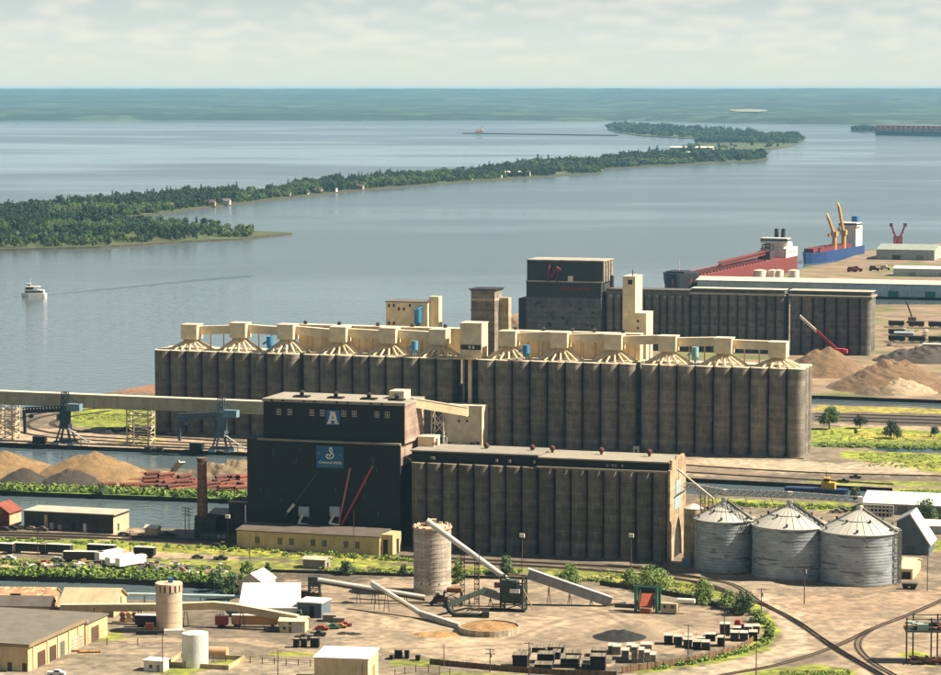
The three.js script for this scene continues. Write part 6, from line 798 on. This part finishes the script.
bld('blue_shed', 'blue grey shed with white roof right of the barn', 297.5, 617, 321.5, 602.5, 9, mt(0x5f6f7d, 'sheet'), mt(0xe9e6dc, 'plain'), { cat: 'shed', open: [['f', .6, 0, 1.6, 4, 'door', black]] });
bld('gate_office', 'small cream office hut with garage door', 279.5, 632.5, 305, 621.5, 7, mt(0xd9cda0, 'sheet'), mt(0xe2d6ae, 'plain'), { ang: rad(6), type: 'gx', rise: 1, open: [['f', .75, 0, 2.6, 2.6, 'garage_door', mt(0xcfccc0, 'sheet')], ['f', .42, 0, .9, 2, 'door', mt(0x6f6042, 'plain')], ['f', .2, 1, 1, .9, 'window'], ['f', .42, 2.6, .8, .7, 'window']] });
bld('front_store', 'cream store building with bright white roof, bottom centre', 314.5, 686, 368, 658, 16, mt(0xd6c197, 'sheet', .8), mt(0xf0eee8, 'plain', .6), { ang: rad(9), type: 'flat', over: .4, open: [['r', .55, 0, 3, 5, 'door', mt(0xc07f45, 'sheet')], ['f', .2, 2, 1.4, 1.4, 'window'], ['f', .9, 0, .4, 7, 'downpipe', mt(0xa89670, 'plain')]] });
{ // covered conveyor from the gable shed to the barn, and the pipe beside it
  const t = thing('covered_conveyor', 'long tan covered conveyor bending past the panelled silo', 'conveyor', V3(0, 0, 0)), q = (px, py, gy) => { const F = frame(px, gy, 0); return V3(F.o.x, F.y(py), F.o.z); }, pts = [q(62, 608, 621), q(160, 607.5, 625), q(215, 605.5, 627), q(236, 607.5, 628), q(298, 619, 631)]; for (let k = 0; k < 4; k++) { mesh('casing', bar(pts[k], pts[k + 1], 2.2, 2.2), mt(0xb3a583, 'sheet', .7), t); mesh('casing_roof', bar(pts[k].clone().add(V3(0, 1.2, 0)), pts[k + 1].clone().add(V3(0, 1.2, 0)), 2.4, .2), mt(0xd8cba8, 'plain'), t); }
  for (const [px, gy] of [[96, 623], [140, 625], [186, 626.4], [222, 627.6], [242, 629]]) { const F = frame(px, gy, 0); mesh('trestle', join([bar(F.o.clone().add(V3(-.9, 0, 0)), F.o.clone().add(V3(-.4, 5, 0)), .25), bar(F.o.clone().add(V3(.9, 0, 0)), F.o.clone().add(V3(.4, 5, 0)), .25)]), darkSteel, t); }
  const o = thing('overhead_pipe', 'pale blue overhead pipe running past the silo above canal bank', 'pipe', V3(0, 0, 0)), a = q(128, 594, 604), b = q(240, 596.5, 607); mesh('pipe', rod(a, b, .55, 12), mt(0xb7cdd0, 'plain', .5), o); for (const f of [.15, .4, .65, .9]) { const p = a.clone().lerp(b, f); mesh('support', bx(p.x - .15, p.x + .15, 0, p.y - .4, p.z - .15, p.z + .15), darkSteel, o); }
}
// =====================================================================  WOOD CHIP PLANT
const q3 = (px, py, gy) => { const F = frame(px, gy, 0); return V3(F.o.x, F.y(py), F.o.z); }, tubeM = mt(0xc9c8c0, 'plain', .45, .2), dgreen = mt(0x2c3a30, 'plain', .6), greyC = mt(0x8a8d90, 'sheet', .6);
{ const F = frame(432.5, 596, 0), t = thing('concrete_silo', 'round pale concrete silo standing in the wood chip yard', 'silo', P(432.5, 592), 0), h = F.y(531), r = 6.55; mesh('shell', cyl(r, r, 0, h, 0, 0, 40), mt(0xc3bcae, 'concrete', .9), t); for (let k = 1; k < 14; k++) mesh('hoop', new THREE.TorusGeometry(r + .02, .07, 4, 40).rotateX(Math.PI / 2).translate(0, h * k / 14, 0), mt(0xa59878, 'plain'), t); mesh('roof_deck', cyl(r + .35, r + .35, h, h + .5, 0, 0, 40), mt(0xc7a98a, 'plain'), t); for (let k = 0; k < 14; k++) { const a = k / 14 * 6.283; mesh('rail_block', bx(-.7, .7, h + .5, h + .5 + rr(.3, .8), -.2, .2).rotateY(a).translate(Math.sin(a) * (r - .2), 0, Math.cos(a) * (r - .2)), mt(0xcfc4aa, 'plain'), t); } mesh('head_box', bx(-.8, 1.4, h + .5, h + 3, -1, 1.2), mt(0xb9b49c, 'plain'), t); mesh('roof_hatch', bx(-4, -2, h + .5, h + 1.4, -2, 0), mt(0x9a8468, 'plain'), t); for (const [x, y] of [[-3.8, 3.6], [-.8, 3.6], [2.4, 3.6], [-.8, 5]]) mesh('port', bx(x - .25, x + .25, y, y + .5, r - Math.abs(x) * .25 - .3, r - Math.abs(x) * .2 + .12), black, t); }
function conv(name, label, a, b, w, h, m, top, legs) { const t = thing(name, label, 'conveyor', V3(0, 0, 0)); mesh('casing', bar(a, b, w, h), m, t); if (top) mesh('cover', bar(a.clone().add(V3(0, h / 2 + .1, 0)), b.clone().add(V3(0, h / 2 + .1, 0)), w + .2, .2), top, t); for (const f of legs) { const p = a.clone().lerp(b, f); mesh('leg_frame', join([bar(V3(p.x - .8, 0, p.z + .8), V3(p.x, p.y - h / 2, p.z + .5), .2), bar(V3(p.x + .8, 0, p.z + .8), V3(p.x, p.y - h / 2, p.z + .5), .2), bar(V3(p.x, 0, p.z - .8), V3(p.x, p.y - h / 2, p.z - .4), .2)]), darkSteel, t); } return t; }
{ const a = q3(430, 523, 599.5), b = q3(508, 580, 607), t = thing('tube_conveyor', 'long pale tube conveyor rising to the concrete silo top', 'conveyor', V3(0, 0, 0)); mesh('tube', rod(a, b, 1.0, 14), tubeM, t); mesh('head_end', rod(a.clone().add(V3(-1.2, .9, 0)), a, 1.15, 14), mt(0xb0afa6, 'plain'), t); for (const f of [.42, .6]) { const p = a.clone().lerp(b, f); mesh('mast', lattice(p.x - .7, p.x + .7, p.z - .7, p.z + .7, 0, p.y - .8, 9, .16), dgreen, t); } }
conv('box_conveyor', 'long grey box conveyor climbing left from ground', q3(528, 573.5, 605), q3(611, 602, 606), 2.4, 3.3, greyC, mt(0xb6b8b8, 'plain'), [.25, .5, .76]); { const t = thing('ground_beam', 'thin dark ground beam under the grey box conveyor', 'beam', V3(0, 0, 0)); mesh('beam', bar(q3(524, 604.6, 605.4), q3(606, 606, 606.8), .5), darkSteel, t); mesh('tail_guard', bar(q3(606, 605, 606), q3(626, 603, 606), .8), mt(0x8a8377, 'plain'), t); }
{ const t = thing('tube_conveyor', 'pale tube conveyor from the left machine to silo foot', 'conveyor', V3(0, 0, 0)); const a = q3(318, 579.5, 603), b = q3(425, 597, 604); mesh('tube', rod(a, b, .75, 12), tubeM, t); mesh('tray', bar(a.clone().add(V3(0, -1, 0)), b.clone().add(V3(0, -1, 0)), 1.5, .5), mt(0x4b4a42, 'plain'), t); for (const f of [.38, .52, .82]) { const p = a.clone().lerp(b, f); mesh('leg_frame', join([bar(V3(p.x - .7, 0, p.z), V3(p.x - .2, p.y - .8, p.z), .22), bar(V3(p.x + .7, 0, p.z), V3(p.x + .2, p.y - .8, p.z), .22)]), darkSteel, t); }
  const u = thing('tube_conveyor', 'pale tube conveyor sloping down to the wood chip ring', 'conveyor', V3(0, 0, 0)), c = q3(372, 583, 609), d = q3(421, 613.5, 618), e = q3(462, 627, 629); mesh('tube', rod(c, d, .9, 12), tubeM, u); mesh('trough', bar(d, e, 1.8, 1.8), mt(0xa9a9a4, 'sheet'), u); mesh('tail_chute', bar(e, e.clone().add(V3(3, -.4, 1)), 1.4, 1), mt(0x6f6a62, 'plain'), u); for (const f of [.1, .3]) { const p = c.clone().lerp(d, f); mesh('leg_frame', join([bar(V3(p.x - .9, 0, p.z), V3(p.x - .3, p.y - .8, p.z), .22), bar(V3(p.x + .9, 0, p.z), V3(p.x + .3, p.y - .8, p.z), .22)]), darkSteel, u); } mesh('side_rail', bar(c.clone().add(V3(0, -1.1, 0)), d.clone().add(V3(-4, 2.3, 0)), .5), mt(0x7a6c4c, 'plain'), u); }
{ // dark green screening tower in the middle
  const F = frame(514, 611), t = thing('screening_tower', 'dark green screening tower at the tube conveyor foot', 'machine', F.o, F.ry); mesh('frame', lattice(-4.4, 3.2, -4, 1, 0, 11.6, 4, .4), dgreen, t); mesh('hopper', profZ([[-3.6, 3], [2.6, 3], [3.4, 8.2], [-4.6, 8.2]], -3.6, .8), dgreen, t); mesh('screen_box', bx(-4.4, 1, 8.2, 10.4, -3, .4), mt(0x485246, 'plain'), t); mesh('white_motor', bx(-1, 2.4, 6.4, 7.8, .9, 1.9), mt(0xdedfd9, 'plain'), t); mesh('drive_unit', bx(-7, -4.6, 7.6, 9.2, -2, 0), mt(0x6d4034, 'plain'), t); mesh('top_rail', bar(V3(-6, 12.4, 0), V3(4, 12.4, 0), .18), mt(0x8a6b50, 'plain'), t); mesh('skid', bx(-8, 4, 0, .7, -.5, 1.6), black, t); mesh('brace', bar(V3(3.4, 8, 1), V3(7, 1, 1), .3), mt(0xb39a6c, 'plain'), t);
  conv('box_conveyor', 'short grey box conveyor left of the screening tower', q3(482, 591, 606), q3(510, 599, 607), 2, 2.6, greyC, null, [.3]); conv('dark_conveyor', 'dark green conveyor sloping to the silo foot', q3(444, 606, 616), q3(486, 590, 608), 1.4, 1.4, dgreen, null, [.2, .6]);
  const u = thing('chip_screen', 'dark machine with rusty screen at the silo foot', 'machine', P(450, 606), -.1); mesh('screen', bx(-1, 4, 5, 6.4, -1.5, 1.5), mt(0x8d5c3b, 'plain'), u); mesh('frame', lattice(-2, 4, -1.4, 1.4, 0, 5, 2, .3), dgreen, u); mesh('drum', rod(V3(-5.5, 2, 0), V3(-2, 2.6, 0), 1.2, 12), mt(0x4b463f, 'plain'), u); mesh('chute', bar(V3(-6.5, .6, 1), V3(-3.4, 4, 1), 1.3), black, u); mesh('motor', bx(-5, -3.4, 3.4, 4.8, -.6, .8), mt(0xb9b5a5, 'plain'), u);
  const w = thing('chip_blower', 'bent dark pipe blower beside the wood chip ring', 'machine', P(455, 617), -.1); mesh('elbow', new THREE.TubeGeometry(new THREE.CatmullRomCurve3([V3(-3, 6, 0), V3(-2.4, 3, 0), V3(-.4, 1, 0), V3(4, .8, 0), V3(10, .7, 0)]), 18, .75, 10), black, w); mesh('base', bx(-1, 11, 0, .5, -.8, .8), darkSteel, w); mesh('end_box', bx(9, 11.4, .2, 2, -1, 1), darkSteel, w);
  const v = thing('grinder', 'dark grinder machine with yellow fence at far left conveyor', 'machine', P(314, 601), -.1); mesh('frame', lattice(-1.6, 2, -1.4, 1.4, 0, 8.4, 4, .3), dgreen, v); mesh('head', bx(-1.8, 2.6, 5.2, 8.4, -1.2, 1.4), mt(0x4f564a, 'plain'), v); mesh('side_board', bx(-6.4, 2.4, 0, 2.6, -1.8, -1.5), mt(0x9a7a4a, 'wood'), v); mesh('step', bx(-5, -1.4, 2.6, 3.2, -1.4, .6), mt(0x39372f, 'plain'), v);
}
{ // ring wall filled with chips
  const c = P(489, 631.5), r = 9.75, t = thing('chip_ring', 'round low concrete ring wall filled with wood chips', 'ring wall', c, 0), n = 40; for (let k = 0; k < n; k++) { const a = (k + .5) / n * 6.283; mesh('wall_block', bx(-Math.PI * r / n + .03, Math.PI * r / n - .03, 0, 2.0, -.25, .25).rotateY(a).translate(Math.sin(a) * r, 0, Math.cos(a) * r), mt(k % 3 ? 0xb7ad97 : 0xa99f88, 'concrete'), t); } { const pts = []; for (let k = 0; k <= 12; k++) pts.push(new THREE.Vector2((r - .28) * k / 12 + .001, 2.7 - 1.2 * (k / 12) ** 1.4)); const g = new THREE.LatheGeometry(pts.reverse(), 40), p = g.attributes.position; for (let k = 0; k < p.count; k++) p.setY(k, p.getY(k) + .9 * (fbm(p.getX(k) * .5 + 30, p.getZ(k) * .5 + 30, 77, 3) - .5)); g.computeVertexNormals(); mesh('chips', muv(g), mt(0xc79a62, 'gravel'), t); }
  const h = thing('chip_heap', 'low golden wood chip heap left of the ring wall', 'heap', P(433, 634.5), 0); mesh('pile', heapGeo([[-3, 0, 1.1], [2, .5, 1.5], [6, 0, .9]], .3, 78, 1, 26), mt(0xd0a264, 'gravel'), h); }
{ // green and orange loading hopper
  const F = frame(646, 613), t = thing('loading_hopper', 'green framed loading hopper with orange chute', 'machine', F.o, F.ry), g = mt(0x2f6b55, 'plain', .6), o = mt(0xad5330, 'plain', .7); for (const s of [-3.6, 3.6]) { mesh('post', bx(s - .4, s + .4, 0, 8.6, -.4, .6), g, t); mesh('rear_post', bx(s - .4, s + .4, 0, 8.6, -4.6, -4), g, t); } mesh('back_plate', bx(-3.2, 3.2, 5.4, 8.8, -4, -3.6), mt(0x24362c, 'plain'), t); mesh('chute', bar(V3(0, 6.2, -3.4), V3(0, 2, .6), 4.4, .4), o, t); for (const s of [-2.7, 2.7]) mesh('side_plate', profX([[-3.6, 7.6], [-3.6, 4.4], [.6, 1.2], [1, 4]], s - .2, s + .2), mt(0x24362c, 'plain'), t); mesh('apron', bx(-1.8, 1.8, 0, 1.6, .2, 1.6), mt(0xa0522d, 'plain'), t); mesh('feed_belt', bx(-11, -4, 1.2, 2.4, -2, -.4), darkSteel, t); mesh('side_machine', bx(5, 10.5, .6, 3.6, -3, 0), mt(0xb3a78c, 'sheet'), t); for (const x of [6.4, 9]) mesh('window', bx(x - .5, x + .5, 2, 3, 0, .1), glass, t); mesh('white_tank', rod(V3(10, 4.4, -3), V3(16, 4.4, -3), .8, 12), white, t); mesh('top_beam', bx(-4, 4, 8.6, 9.1, -.3, .3), g, t); }
heap('low black ash heap on the yard floor', 616, 639, 0, 38, mt(0x23201d, 'gravel'), { slope: .3, h: 2.6, peaks: [[-.6, .1, .3], [-.2, 0, .62], [.2, -.05, 1], [.5, .1, .4], [.8, .25, .2]], deep: .5, amp: 1.4 });
for (const [a, b, l] of [[343, 633.5, 'left small black ash mound near the office hut'], [353, 634, 'right small black ash mound near the office hut'], [346, 603, 'flat dark brown mound under the left conveyor']]) { const o = thing('ash_mound', l, 'heap', P(a, b), 0); mesh('pile', heapGeo([[0, 0, .9], [1.4, 0, .7]], .4, a, .4, 12), mt(0x2b2521, 'gravel'), o); }
// =====================================================================  BLOCK AND LUMBER STACKS
const heaps = {};
function stack(label, px, py, wpx, hpx, d, m, top, group, layers = 3) { const F = frame(px, py, rad(6)), k = FPX / -F.o.z, w = wpx / k, h = hpx / k, t = thing('pallet_stack', label, 'stack', F.o, F.ry, group); for (let i = 0; i < layers; i++) { mesh('bundle', bx(rr(0, .15), w - rr(0, .15), h * i / layers + .12, h * (i + 1) / layers, -d + rr(0, .2), rr(-.2, 0)), m, t); mesh('bearer', bx(.2, w - .2, h * i / layers, h * i / layers + .12, -d + .3, -.3), mt(0x8a6f4c, 'wood'), t); } mesh('top_cover', bx(0, w, h, h + .08, -d, 0), top, t); if (group) (heaps[group] ??= []).push(t); return t; }
const bk = mt(0x201d1b, 'wood', .9), bkTop = mt(0x8d8674, 'wood', .9), gs = mt(0x9c978b, 'concrete', .9), gsTop = mt(0xb9b2a3, 'plain', .9), dgS = mt(0x4a4742, 'concrete', .9);
[[512, 668, 15.5, 11], [534, 670.5, 18, 5], [537, 663.5, 17.5, 8], [560, 668, 19, 8], [565, 659, 15.5, 5], [530, 652.5, 15, 4], [547, 653, 17, 5], [589.5, 670.5, 16, 12], [590.5, 657, 15.5, 5.5], [581, 670.5, 8, 5.5], [516, 657.5, 14, 4], [552, 659.5, 8, 6]].forEach(([a, b, w, h], i) => stack('stack of black wrapped lumber at the front fence', a, b, w, h * 1.2, 5.5, bk, bkTop, 'black lumber stacks at the front fence', h > 9 ? 3 : 2));
[[631, 663.5, 6.5, 14], [638, 663, 6, 11], [644, 662.5, 6, 8.5], [649, 662, 7, 6], [621, 660, 8, 8], [612, 655, 9, 7], [607.5, 653, 8, 6], [626, 652, 9, 5.5], [640, 650, 12, 4.5]].forEach(([a, b, w, h]) => stack('stack of pale concrete blocks at the curved fence', a, b, w, h * 1.2, 5, gs, gsTop, 'pale block stacks at the curved fence', h > 10 ? 5 : 3));
[[663.5, 645, 9, 8], [673, 645.5, 9, 7.5], [683, 648, 9, 7], [692, 649.5, 9, 6.5], [701, 650.5, 9, 7], [684, 641.5, 8, 4.5], [704.5, 641.5, 11, 6], [697, 643, 8, 4], [719.5, 636, 10.5, 10], [717, 647, 8, 8], [730, 641, 9, 7], [739, 641.8, 9, 7.5], [748.5, 641.5, 9, 8], [744, 634.5, 8, 6.5], [752.5, 634, 7, 6.5], [733, 634, 8, 5]].forEach(([a, b, w, h], i) => stack('stack of dark grey pavers before the shrubs', a, b, w, h * 1.2, 4.4, i % 3 ? dgS : bk, gsTop, 'dark grey paver stacks before the shrubs', 3));
[[293, 648, 6, 9], [300.5, 647.5, 6, 9], [310, 648, 9, 10], [306, 640, 7, 5]].forEach(([a, b, w, h]) => stack('tall black crate beside the white roofed store', a, b, w, h, 2.4, bk, bkTop, 'black crates left of the white roofed store', 2)); [[394, 659, 8, 9], [404, 659, 5, 9], [415, 661, 5, 6], [389, 660, 4, 5]].forEach(([a, b, w, h]) => stack('tall black crate on grass right of white roofed store', a, b, w, h, 2.4, bk, bkTop, 'black crates right of the white roofed store', 2));
[[322.5, 622, 14, 7], [333, 623, 12, 5]].forEach(([a, b, w, h], i) => stack(i ? 'grey pallet pile, right of its taller neighbour' : 'taller grey pallet pile beside the blue shed', a, b, w, h, 4, mt(0x8a8377, 'sheet'), mt(0x9b8f7c, 'plain'), null, 3));
for (const [g, w] of [['black lumber stacks at the front fence', 'stack of black wrapped lumber at the front fence, #'], ['pale block stacks at the curved fence', 'stack of pale concrete blocks at the curved fence, #'], ['dark grey paver stacks before the shrubs', 'stack of dark grey pavers before the shrubs, #'], ['black crates left of the white roofed store', 'tall black crate left of the white roofed store, #'], ['black crates right of the white roofed store', 'tall black crate right of white roofed store, #']]) ordinals(heaps[g], w);
{ const o = thing('red_loader', 'small red loader behind the far paver stacks', 'loader', P(739, 629), -.2); mesh('body', ext([[-1.8, .7], [1.8, .7], [1.8, 1.7], [.4, 1.8], [.2, 3], [-1.2, 3], [-1.6, 1.8]], -.8, .8), mt(0xb8342a, 'plain', .5), o); for (const x of [-1.1, 1.1]) for (const z of [-.8, .8]) mesh('wheel', rod(V3(x, .6, z - .2), V3(x, .6, z + .2), .6, 10), rubberM, o); mesh('bucket', bx(1.8, 2.9, .3, 1.2, -1, 1), darkSteel, o); }
{ // steel platform rack at the right edge
  const F = frame(906, 663), t = thing('steel_rack', 'open steel platform loaded with rusty salvage, lower right', 'rack', F.o, rad(-4)), w = 17, m = mt(0x4a4d48, 'plain', .6, .2), h1 = F.y(630), h2 = F.y(622); for (const [x, z] of [[0, 0], [7.4, .6], [15, 1], [2.6, -7], [10, -6.6], [17, -6]]) mesh('post', bx(x - .22, x + .22, 0, h2 + 1.4, z - .22, z + .22), m, t); mesh('lower_deck', bx(-.4, w + 1, h1 - .5, h1, -7.2, 1.2), m, t); mesh('upper_beam', join([bx(-.4, w + 1, h2 + .9, h2 + 1.15, .2, .5), bx(2, w + 1, h2 + .9, h2 + 1.15, -7, -6.7)]), mt(0x6f6d62, 'plain'), t); for (let k = 0; k < 36; k++) { const x = rr(.6, 16), z = rr(-6, 0), s = rr(.6, 1.8); mesh('salvage', bx(x - s, x + s, h1, h1 + rr(.5, 2), z - .8, z + .8), [mt(0x7d4a3a, 'plain'), mt(0x9db0a8, 'plain'), mt(0x3a3734, 'plain'), mt(0xb8762f, 'plain')][k % 4], t); } mesh('blue_drum', cyl(.9, .9, h1, h1 + 3.4, 15, -4, 12), mt(0x2c5f94, 'plain'), t);
  const o = thing('salvage_heap', 'heap of dark red salvage under the steel platform', 'scrap', P(919, 664), 0); for (let k = 0; k < 40; k++) mesh('scrap_bar', bar(V3(rr(-3, 9), rr(.2, 2.2), rr(-2.4, 2)), V3(rr(-3, 11), rr(.4, 2.4), rr(-2, 2)), rr(.25, .6)), [mt(0x6b2f28, 'plain'), mt(0x8a4436, 'plain'), mt(0x3f332d, 'plain')][k % 3], o); }
// =====================================================================  VEHICLES AND JUNK
function car(label, px, py, ry, c, kind = 'sedan', group, cat) {
  const t = thing(kind === 'truck' ? 'box_truck' : kind === 'pickup' ? 'pickup_truck' : 'parked_car', label, cat ?? (kind === 'sedan' ? 'car' : 'truck'), P(px, py), ry, group), m = mt(c, 'plain', .4);
  const body = kind === 'pickup' ? [[-2.6, .45], [2.6, .45], [2.6, 1.1], [1.5, 1.2], [.9, 1.85], [-.4, 1.85], [-.6, 1.15], [-2.6, 1.15]] : [[-2.2, .4], [2.2, .4], [2.2, .9], [1.3, 1.0], [.7, 1.5], [-1.1, 1.5], [-1.7, 1.0], [-2.2, .95]];
  mesh('body', ext(body, -.85, .85, [], .06), m, t); mesh('window_band', ext(kind === 'pickup' ? [[1.35, 1.25], [.85, 1.75], [-.35, 1.75], [-.45, 1.25]] : [[1.15, 1.02], [.65, 1.42], [-1.05, 1.42], [-1.5, 1.02]], -.94, .94), glass, t); for (const x of [-1.4, 1.4]) for (const z of [-.8, .8]) mesh('wheel', rod(V3(x, .35, z - .14), V3(x, .35, z + .14), .36, 10), rubberM, t); return t;
}
function trailer(label, px, py, ry, L, m, group, tractor) { const t = thing('box_trailer', label, 'trailer', P(px, py), ry, group); mesh('box', bx(-L / 2, L / 2, 1.1, 4, -1.3, 1.3), m, t); mesh('roof', bx(-L / 2, L / 2, 4, 4.08, -1.28, 1.28), white, t); for (const x of [-L / 2 + 1.2, -L / 2 + 2.4, L / 2 - 1.8]) for (const z of [-1.1, 1.1]) mesh('wheel', rod(V3(x, .5, z - .15), V3(x, .5, z + .15), .5, 10), rubberM, t); mesh('chassis', bx(-L / 2 + .2, L / 2 - .2, .8, 1.1, -.6, .6), darkSteel, t); if (tractor) { mesh('cab', ext([[L / 2 + .4, .6], [L / 2 + 3.4, .6], [L / 2 + 3.4, 1.9], [L / 2 + 2.4, 3.2], [L / 2 + .4, 3.2]], -1.2, 1.2), tractor, t); mesh('cab_window', bx(L / 2 + 1.6, L / 2 + 2.6, 2.1, 2.9, -1.24, 1.24), glass, t); for (const z of [-1.1, 1.1]) mesh('wheel', rod(V3(L / 2 + 2.4, .5, z - .15), V3(L / 2 + 2.4, .5, z + .15), .5, 10), rubberM, t); } return t; }
trailer('white box trailer in the junk yard, left of three', 109, 561, .9, 12, white, 'white trailers in the junk yard'); trailer('white box trailer in the junk yard, middle of three', 120, 566, .95, 13, mt(0xf1efe8, 'plain', .6), 'white trailers in the junk yard'); trailer('white box trailer in the junk yard, right of three', 131, 567, .85, 13, mt(0xf1efe8, 'plain', .6), 'white trailers in the junk yard');
trailer('tan box trailer with dark tractor beneath the covered conveyor', 255, 627, -.05, 15, mt(0xb98d57, 'plain'), null, black); trailer('dark red hopper trailer beside the covered conveyor', 222, 627.5, -.1, 4, mt(0x7d2f2a, 'plain')); trailer('dark flat trailer behind the panelled silo', 148, 627, -.1, 8, mt(0x39332d, 'plain'));
trailer('dark long trailer in the junk yard, far left', 30, 553.5, -.28, 14, mt(0x2f2b28, 'plain'), 'dark trailers in the junk yard'); trailer('dark long trailer in the junk yard, second', 56, 554.5, -.28, 13, mt(0x37302a, 'plain'), 'dark trailers in the junk yard'); trailer('dark trailer with grey top in the junk yard middle', 84, 562, -.1, 15, mt(0x4a443d, 'plain'), 'dark trailers in the junk yard'); trailer('dark trailer behind the white trailers', 102, 555, -.28, 11, mt(0x2c2a2a, 'plain'), 'dark trailers in the junk yard'); trailer('black trailer right of the white trailers', 145, 557.5, -.28, 8, mt(0x241f1c, 'plain'), 'dark trailers in the junk yard'); trailer('black trailer at the left picture edge of the junk yard', 2, 553.5, -.28, 10, mt(0x2a2724, 'plain'), 'dark trailers in the junk yard');
car('white pickup parked at the junk yard left end', 9, 560, -.2, 0xe4e1d8, 'pickup'); car('red truck cab standing among junk yard weeds', 43, 565, .3, 0xb23a2c, 'pickup'); car('pale green car beside the red truck cab', 57, 561, -.2, 0xbfc7b4); car('white car with dark roof in the junk yard', 68, 558.5, -.3, 0xe9e7df); car('dark car in the weeds right of the junk yard', 221, 560, -.2, 0x3f4146, 'pickup'); car('grey car in weeds at right junk yard', 198, 558.5, -.1, 0x6a6a66); car('white pickup near the bottom left warehouse', 57, 675.5, -.15, 0xdfe3e4, 'pickup'); car('white van body at the lower left picture edge', 3, 646 + 20, -.1, 0xe7e4dc, 'pickup'); car('dark pickup parked left of the office hut', 272, 632, -.05, 0x26242a, 'pickup');
[[322, 630, 0x9c4a2c], [332, 629, 0x3d6b52], [340, 628, 0xb56a34], [318, 636, 0x2f3a36], [345, 626.5, 0x8a3c2a], [303, 640, 0x2a2a28]].forEach(([a, b, c], i) => car(['orange old car body by the office hut', 'green old car body by the office hut', 'rusty orange car body, right of the green one', 'dark green car body nearest the office hut', 'dark red car body at right of the wrecks', 'black car body among the crates'][i], a, b, rr(-.4, .4), c, i % 2 ? 'pickup' : 'sedan', 'car wrecks beside the office hut'));
for (const [a, b, c, l] of [[843, 482.6, 0x2b2b2b, 'black car on the quay road, left'], [855, 478.6, 0x302a2a, 'black car on the quay road, right'], [842, 512, 0x6a5a5a, 'dark car on the dirt behind the bins'], [836, 513, 0x8d8478, 'grey car on the dirt behind the bins']]) car(l, a, b, -.2, c, 'pickup');
[[124, 535.5, 0x8d8676], [166, 535.6, 0x54504a], [172, 536, 0x2c2c30], [12, 530, 0x22242c], [5, 530.5, 0x2c3440], [42, 531, 0x5e5548], [33, 530, 0xb8aa92], [112, 531.5, 0x26242a], [217, 547, 0x3a342e], [222, 546.5, 0x6a5a4a]].forEach(([a, b, c], i) => car(['grey car right of the canal warehouse', 'dark grey car on the canal quay', 'black car on the canal quay near chimney', 'black car before the brick house', 'dark blue car before the brick house', 'brown car before the canal warehouse', 'tan pickup before the canal warehouse', 'black car at the canal warehouse right corner', 'brown pickup before the boiler house', 'tan pickup beside the office corner'][i], a, b, -.3 + rr(-.1, .1), c, i % 2 ? 'pickup' : 'sedan'));
{ // junk scattered on the canal bank
  const cols = [0x8a8377, 0xcfc8b8, 0x6b3a2c, 0x4a4a4a, 0x9a7a58, 0xe0dccf, 0x5a6a74], gz = cols.map((c, i) => [bx(-rr(.6, 1.6), rr(.6, 1.6), 0, rr(.5, 1.5), -.7, .7), mt(c, 'plain')]);
  for (let k = 0; k < 70; k++) { const a = k < 44 ? rr(140, 226) : rr(20, 110), b = k < 44 ? rr(565, 576) + (a - 180) * .02 : rr(563, 570), o = thing('junk_heap', k < 44 ? 'small heap of mixed junk on the right canal bank' : 'small heap of mixed junk on the left canal bank', 'junk', P(a, b), rr(0, 3), k < 44 ? 'junk along the right canal bank' : 'junk along the left canal bank'); for (let i = 0; i < 2; i++) { const [g, m] = gz[Math.floor(rnd() * 7)], q = mesh('junk_piece', g, m, o); q.position.set(rr(-1, 1), i * .3, rr(-1, 1)); q.rotation.set(rr(-.3, .3), rr(0, 3), rr(-.3, .3)); } }
  for (let k = 0; k < 34; k++) { const a = k < 20 ? rr(370, 470) : rr(318, 380), b = (k < 20 ? 571.5 : 569) + rr(-1.5, 3), o = thing('debris_pile', k < 20 ? 'small dark debris pile on the verge behind the silo' : 'small dark debris pile on the verge before the office', 'junk', P(a, b), rr(0, 3), k < 20 ? 'debris behind the concrete silo' : 'debris on the verge before the office'); mesh('debris', heapGeo([[0, 0, rr(.7, 1.6)], [rr(-1, 1), 0, rr(.5, 1.2)]], .8, k + 500, 1, 8), [mt(0x3a332c, 'plain'), mt(0x6a5a48, 'plain'), mt(0x8a3a2c, 'plain'), mt(0x5a5a58, 'plain')][k % 4], o); }
  const b = thing('bale_heap', 'round hay coloured rolls outside the gable shed', 'bales', P(132, 622), 0); for (let k = 0; k < 7; k++) mesh('roll', rod(V3((k % 4) * 2 - 3, .9 + (k > 3) * 1.6, -1), V3((k % 4) * 2 - 3, .9 + (k > 3) * 1.6, 1), .9, 12), mt(k % 2 ? 0xc7a566 : 0x8a5a3a, 'plain'), b);
  const f = thing('flat_pallets', 'two orange brown flat pallets in the warehouse yard', 'pallets', P(84, 651), .1); for (const [x, z] of [[-4, 0], [2, 2.6]]) { mesh('pallet', bx(x - 3.4, x + 3.4, .3, .55, z - 1, z + 1), mt(0xb98d5c, 'wood'), f); mesh('bearer', bx(x - 3.2, x + 3.2, 0, .3, z - .8, z + .8), mt(0x8a4d2c, 'wood'), f); }
}
renderer.render(scene, camera);
